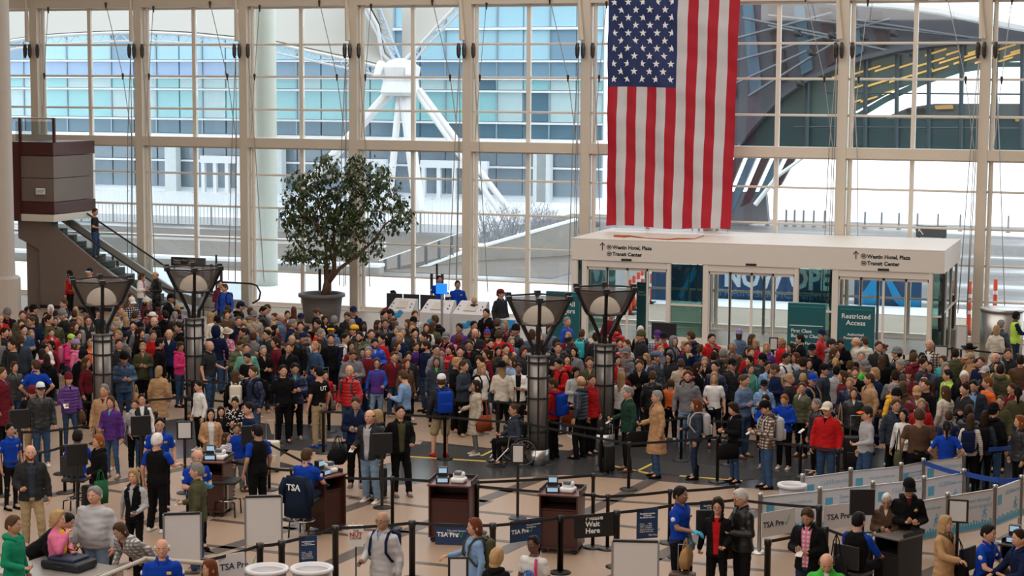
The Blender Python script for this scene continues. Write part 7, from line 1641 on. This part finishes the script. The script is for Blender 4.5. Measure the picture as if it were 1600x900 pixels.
def handbag(q, rz, col, lab, w=.34, h=.26, d=.14, strap=.2, mat=CLOTH, nm='handbag'):
    e = empty(nm, q, rz, label=lab, cat='bag'); b = MB(); b.loft([[(x*w/2*k, y*d/2*k2, z) for x, y in ((-1, -.6), (-.8, -1), (.8, -1), (1, -.6), (1, .6), (.8, 1), (-.8, 1), (-1, .6))] for z, k, k2 in ((-h, .95, 1), (-h*.5, 1.05, 1.15), (-.04, .92, .8), (0, .85, .4))]); b.build('bag_body', mat, e, True, color=CN[col]); 
    for sy in (-.3, .3): b = MB(); b.tube([(-w*.22, d*sy, -.02), (-w*.16, d*sy*.5, strap*.7), (0, 0, strap), (w*.16, d*sy*.5, strap*.7), (w*.22, d*sy, -.02)], .009, 6); b.build('strap', CLOTH, e, color=jit(CN[col]))
    return e
def bag_at(px, py, v, col, lab, **kw): r = find(px, py); return handbag(local(r, v), r['o'].rotation_euler.z+PI/2, col, lab, **kw)
g_ = F(1342, 728); handbag(Vector((g_.x, g_.y, .30)), .3, 'brightgreen', 'lime green duffel bag on the floor behind the far panels', w=.4, h=.3, d=.26)
bag_at(908, 588, (-.20, -.28, .98), 'rust', 'red-brown leather bag held by the bald man in puffer jacket', w=.42, h=.36, strap=.14)
bag_at(557, 619, (-.34, -.05, .80), 'black', 'large black duffel bag held by the tall young man', w=.62, h=.32, d=.3, strap=.22)
bag_at(1027, 611, (-.2, -.3, .92), 'black', 'black briefcase with a white paper held by the trench coat man', w=.48, h=.32, strap=.12)
bag_at(744, 595, (.26, .1, .98), 'rust', 'red and orange patterned shoulder bag on the beige coat woman', w=.34, h=.34, strap=.4)
bag_at(1478, 604, (-.3, -.05, 1.0), 'white', 'white and black checked tote bag on the cream cardigan woman', w=.46, h=.34, mat=PLAID, strap=.3)
bag_at(1334, 606, (.30, -.05, 1.0), 'tan', 'tan leather shoulder bag on the woman in charcoal jacket', w=.32, h=.36, strap=.4)
bag_at(1437, 639, (.30, 0, .95), 'olive', 'olive messenger bag hanging beside the brown t-shirt man', w=.36, h=.36, strap=.45)
bag_at(154, 680, (.27, -.12, .95), 'green', 'green cloth bag held by the ginger-haired woman in black', w=.26, h=.42, strap=.2)
bag_at(90, 800, (.2, -.25, .95), 'black', 'black open handbag on the arm of the blond woman in pink', w=.36, h=.28, strap=.22)
bag_at(1149, 630, (-.2, -.25, .92), 'black', 'wide black handbag held by the curly-haired woman in black coat', w=.44, h=.3, strap=.2)
bag_at(1162, 764, (-.28, .0, 1.0), 'brown', 'dark brown shoulder bag on the white-haired man in black', w=.4, h=.36, strap=.4)
bag_at(1477, 807, (.28, -.1, .98), 'black', 'black shoulder bag on the woman in camel coat', w=.32, h=.3, strap=.4)
bag_at(1265, 791, (.36, .1, 1.05), 'black', 'black shoulder bag on the man in pink checked shirt', w=.42, h=.36, strap=.35)
bag_at(1122, 780, (-.5, -.15, .98), 'tan', 'tan and brown handbag sitting on top of the brown suitcase', w=.42, h=.3, strap=.15)
bag_at(107, 582, (.28, 0, .9), 'brown', 'brown handbag held by the woman in purple puffer jacket', w=.3, h=.26, strap=.15)
bag_at(193, 549, (.2, -.3, .85), 'tan', 'tan waist bag hanging in front of the denim jacket man', w=.34, h=.2)
# sheets of paper, phones and passports in hands
PAPER = M('paper', (.70, .68, .66), .7, var=0); PHB = M('phone_black', (.01, .01, .012), .25)
for px, py, v, mt, nm, lab in ((982, 605, (-.17, -.34, 1.03), PAPER, 'paper', 'white papers in the hand of the dark green coat man'), (632, 579, (-.05, -.34, 1.18), PAPER, 'paper', 'white sheet in the hands of the light blue shirt man'), (578, 641, (-.17, -.32, 1.06), PAPER, 'paper', 'folded papers in the hand of the argyle sweater man'),
    (107, 582, (-.17, -.32, 1.08), PAPER, 'paper', 'white paper held by the woman in purple puffer'), (50, 602, (0, -.34, 1.16), PAPER, 'paper', 'white paper held by the boy in maroon knit hat'), (744, 595, (-.17, -.30, 1.05), PAPER, 'paper', 'white papers in the hand of the beige coat woman'), (308, 724, (-.17, -.34, 1.08), PAPER, 'paper', 'boarding papers held by the man in olive blazer'),
    (598, 800, (-.17, -.34, 1.08), PHB, 'phone', 'black phone and boarding pass held by the elderly bald man'), (10, 481, (0, -.34, 1.18), PHB, 'phone', 'black phone held by the man in grey knit hat'), (557, 619, (0, -.36, 1.19), PHB, 'phone', 'black phone held by the tall young man in navy'), (209, 734, (.14, -.32, 1.06), PHB, 'phone', 'black wallet held by the blond woman with scarf'),
    (1200, 627, (0, -.36, 1.16), PAPER, 'paper', 'white papers held by the man in black cap'), (1276, 624, (-.1, -.3, 1.05), PAPER, 'paper', 'white paper held by the grey-haired woman in charcoal'), (1433, 604, (0, -.30, 1.28), PAPER, 'magazine', 'white magazine held up by the man in tan cap'), (1112, 522, (-.16, -.32, 1.14), PAPER, 'paper', 'white paper in the hand of the man in red and grey'),
    (1265, 791, (0, -.36, 1.16), PAPER, 'paper', 'white card held by the man in pink checked shirt'), (1027, 611, (-.17, -.33, 1.10), PHB, 'phone', 'black phone held by the trench coat man'), (498, 573, (-.17, -.33, 1.10), PAPER, 'paper', 'white paper held by the man with blue shoes')):
    r = find(px, py); q = local(r, v); b = MB(); (b.box(-.05, .05, -.07, .07, -.003, .003) if mt is PAPER else b.box(-.035, .035, -.065, .065, -.005, .005)); o = b.build(nm, mt, None, loc=q, label=lab, cat='paper' if mt is PAPER else 'phone'); o.rotation_euler = (.6, 0, r['o'].rotation_euler.z)
# ---- wheelchair
r = find(804, 632); e = empty('wheelchair', r['p'].xy.to_3d(), r['o'].rotation_euler.z, label='black wheelchair with spoked wheels carrying the woman in navy', cat='wheelchair')
b = MB(); b.rbox(-.22, .22, -.24, .20, .40, .45, .015); b.build('seat', RUB, e); b = MB(); b.rbox(-.22, .22, .20, .23, .45, .92, .01); b.build('backrest', RUB, e)
for sx in (-1, 1):
    w_ = empty('wheel', (sx*.30, .10, .31)); w_.parent = e; b = MB(); b.tube([(0, .30*math.cos(2*PI*i/28), .30*math.sin(2*PI*i/28)) for i in range(28)], .018, 6, close=True); b.build('tyre', RUB, w_); b = MB(); b.tube([(sx*.03, .26*math.cos(2*PI*i/24), .26*math.sin(2*PI*i/24)) for i in range(24)], .008, 5, close=True); b.build('push_rim', STEEL, w_)
    b = MB()
    for k in range(14): a = 2*PI*k/14; b.tube([(0, 0, 0), (0, .29*math.cos(a), .29*math.sin(a))], .003, 4)
    b.cone((-.03, 0, 0), .03, (.03, 0, 0), .03, 8); b.build('spokes', STEEL, w_)
    b = MB(); b.tube([(sx*.24, .23, .92), (sx*.24, .30, .93)], .014, 6); b.build('push_handle', RUB, e); b = MB(); b.tube([(sx*.25, .22, .40), (sx*.25, .22, .9)], .013, 6); b.tube([(sx*.25, .2, .66), (sx*.25, -.2, .66), (sx*.25, -.24, .42)], .013, 6); b.tube([(sx*.25, -.22, .42), (sx*.20, -.48, .14)], .013, 6); b.build('side_frame', STEEL, e)
    b = MB(); b.tube([(sx*.22, -.32+.07*math.cos(2*PI*i/14), .09+.07*math.sin(2*PI*i/14)) for i in range(14)], .02, 6, close=True); b.build('caster', RUB, e); b = MB(); b.box(sx*.15-.07, sx*.15+.07, -.56, -.42, .07, .09); b.build('foot_plate', RUB, e)
# ---- man on the escalator
p0 = O(149, 389, 57.2); fz = max(0, ez(p0.x+.1))+.02; o = person((p0.x, p0.y), math.atan2(-p0.x, p0.y)+math.radians(75), 1.78, 'bs', None, 'te.charcoal', 'jeans', 'h', -25, 5, z=fz, shoes='brown'); tag(o, 'short-haired man in dark grey shirt and jeans riding down the escalator', 'person')
# ---- man in a red top seated by the kiosks, jacket on the officer's chair
p0 = F(617, 450, 1.38); o = person((p0.x, p0.y), math.atan2(-p0.x, p0.y)-1.3, 1.68, 'kl', None, 'sh.red', 'teal', 's', woman=True, skin='m'); tag(o, 'dark-haired woman in red top seated behind the leftmost kiosk', 'person'); stool(p0.xy.to_3d(), o.rotation_euler.z, 'black chair under the woman in red behind the kiosk', h=.46)
r = find(476, 703); e = empty('officer_jacket', local(r, (0, 0, 0)), r['o'].rotation_euler.z, label='navy uniform jacket with white TSA letters draped over the chair', cat='jacket')
b = MB(); rs = []
for z, w_, dd in ((.18, .27, .30), (.45, .27, .31), (.72, .25, .31), (.86, .23, .30), (.92, .18, .28)): rs.append([(x*w_, dd+.03*math.sin(x*3+z*4)+(.045 if o_ else 0)-.05*abs(x)**2, z) for o_ in (0, 1) for x in ((-1, -.6, -.2, .2, .6, 1) if not o_ else (1, .6, .2, -.2, -.6, -1))])
b.loft(rs); b.build('jacket_back', CLOTH, e, True, color=(.010, .018, .040))
for sx in (-1, 1): b = MB(); b.tube([(sx*.22, .28, .86), (sx*.30, .30, .68), (sx*.29, .30, .42)], [.07, .065, .05], 10); b.build('sleeve', CLOTH, e, True, color=(.010, .018, .040))
text('TSA', .16, WHITET, e, (.16, .372, .68), (PI/2, 0, PI), bold=.004)
# ---- paper shopping bag hung by the rail, printed
g_ = F(556, 827, .80); e = empty('paper_bag', (g_.x, g_.y, 0), math.atan2(-g_.x, g_.y), label='white paper bag printed THE NUT CENTER hanging before the bald man', cat='bag'); zt = .86
b = MB(); b.box(-.125, .125, -.05, .05, zt-.34, zt); b.build('bag_body', PAPER, e); b = MB(); b.tube([(-.06, 0, zt), (-.05, 0, zt+.08), (-.03, 0, zt)], .004, 5); b.tube([(.04, 0, zt), (.055, 0, zt+.08), (.07, 0, zt)], .004, 5); b.build('handle', PAPER, e)
text('THE', .05, BLACKT, e, (0, -.053, zt-.09), align='CENTER'); text('NUT', .10, M('nut_red', (.55, .02, .02), .6), e, (0, -.053, zt-.17), align='CENTER', bold=.003); text('CENTER', .05, BLACKT, e, (0, -.053, zt-.215), align='CENTER')
b = MB(); b.tube([(0, 0, 0.0), (0, 0, zt-.34)], .012, 6); b.build('hook_rod', BLACKM, e)

# ---- the rest of the queue, packed between the people above: too many to build one by one
def thin(me, ratio):
    o = bpy.data.objects.new('tmp', me); COL.objects.link(o); d = o.modifiers.new('d', 'DECIMATE'); d.ratio = ratio
    dg = bpy.context.evaluated_depsgraph_get(); r = bpy.data.meshes.new_from_object(o.evaluated_get(dg)); bpy.data.objects.remove(o); return r
def flat(n, c, r=.85): return M(n, c, r, var=.15, scale=8, spec=.1)
HM = [flat('crowd_hair_%s' % k, HC[k]) for k in 'kdbogr']; CM = [flat('crowd_cloth_'+k, CN[k]) for k in ('black', 'charcoal', 'navy', 'maroon', 'grey', 'slate', 'olive', 'red', 'steel', 'brown', 'black', 'lightgrey', 'charcoal', 'denim')]; SM_ = flat('crowd_skin', SK['l'], .6)
mats_ = [SM_, EYED, LIPS]+HM+CM; protos = []
for pose_, hs in (('i', 's'), ('p', 's'), ('i', 'l'), ('h', 'm'), ('x', 's'), ('i', 'p')):
    hm = headmat(pose_, 0, 0); parts = [(thin(body_mesh(pose_, 0, 0), .35), 0), (thin(top_mesh('jacket' if hs == 's' else 'sweater', pose_), .2), 'c'), (thin(bottom_mesh('trousers', pose_), .15), 'b'), (hair_mesh(hs), 'h')]; out = []
    for me, k in parts:
        v = np.empty(len(me.vertices)*3); me.vertices.foreach_get('co', v); v = v.reshape(-1, 3)
        if k == 'h': v = np.array([(hm @ Vector(p))[:] for p in v])
        out.append((v, [tuple(p.vertices) for p in me.polygons], [min(2, p.material_index) for p in me.polygons] if k == 0 else None, k))
    protos.append(out)
TOPX, TOPY = [0, 100, 300, 480, 560, 650, 800, 1000, 1200, 1400, 1600], [488, 482, 482, 488, 500, 504, 512, 524, 540, 550, 562]
rc = random.Random(5); fill = []; tries = 0
lamps = [o_.location.xy for o_ in LP]
while len(fill) < 120 and tries < 9000:
    tries += 1; x = rc.uniform(-10, 1610); y0 = float(np.interp(x, TOPX, TOPY)); y = y0+rc.random()**1.2*(56 if x < 1000 else 46); h = rc.uniform(1.55, 1.8); p = F(x, y, h).xy
    if any((p-r['p'].xy).length < .44 for r in rows) or any((p-q[0]).length < .44 for q in fill) or any((p-l).length < .6 for l in lamps) or p.y > 53.5 or (p-pot.location.xy).length < 1.2 or (410 < x < 640 and y > 560) or (p.y > 47.5 and 1180 < x < 1400): continue
    fill.append((p, h))
cm_ = MB(); V = []; Fs = []; MI = []; nb_ = 0
for p, h in fill:
    pr = rc.choice(protos); s_ = h/1.78; a = math.atan2(-p.x, p.y)+math.radians(rc.choice((-70, -50, 0, 0, 20, 60, 75, 170, 180))); ca, sa = math.cos(a), math.sin(a); c_ = rc.randrange(len(CM))+9; b__ = 9+rc.choice((0, 1, 2, 13, 13)); h_ = 3+rc.choice((0, 1, 1, 2, 2, 3, 4))
    for v, fs, mi, k in pr:
        V.append(np.stack([(v[:, 0]*ca-v[:, 1]*sa)*s_*1.05+p.x, (v[:, 0]*sa+v[:, 1]*ca)*s_*1.05+p.y, v[:, 2]*s_], 1)); Fs += [tuple(i+nb_ for i in f) for f in fs]; nb_ += len(v); MI += mi if k == 0 else [{'c': c_, 'b': b__, 'h': h_}[k]]*len(fs)
me = bpy.data.meshes.new('crowd'); me.from_pydata(np.concatenate(V).tolist(), [], Fs)
for m_ in mats_: me.materials.append(m_)
me.polygons.foreach_set('material_index', MI); me.polygons.foreach_set('use_smooth', [True]*len(Fs)); me.update()
link('crowd', me, None, label='rest of the dense queue packed between the nearer people', cat='crowd', kind='stuff')
print('TRIS unique', sum(len(p.vertices)-2 for m_ in bpy.data.meshes for p in m_.polygons), 'fill', len(fill))
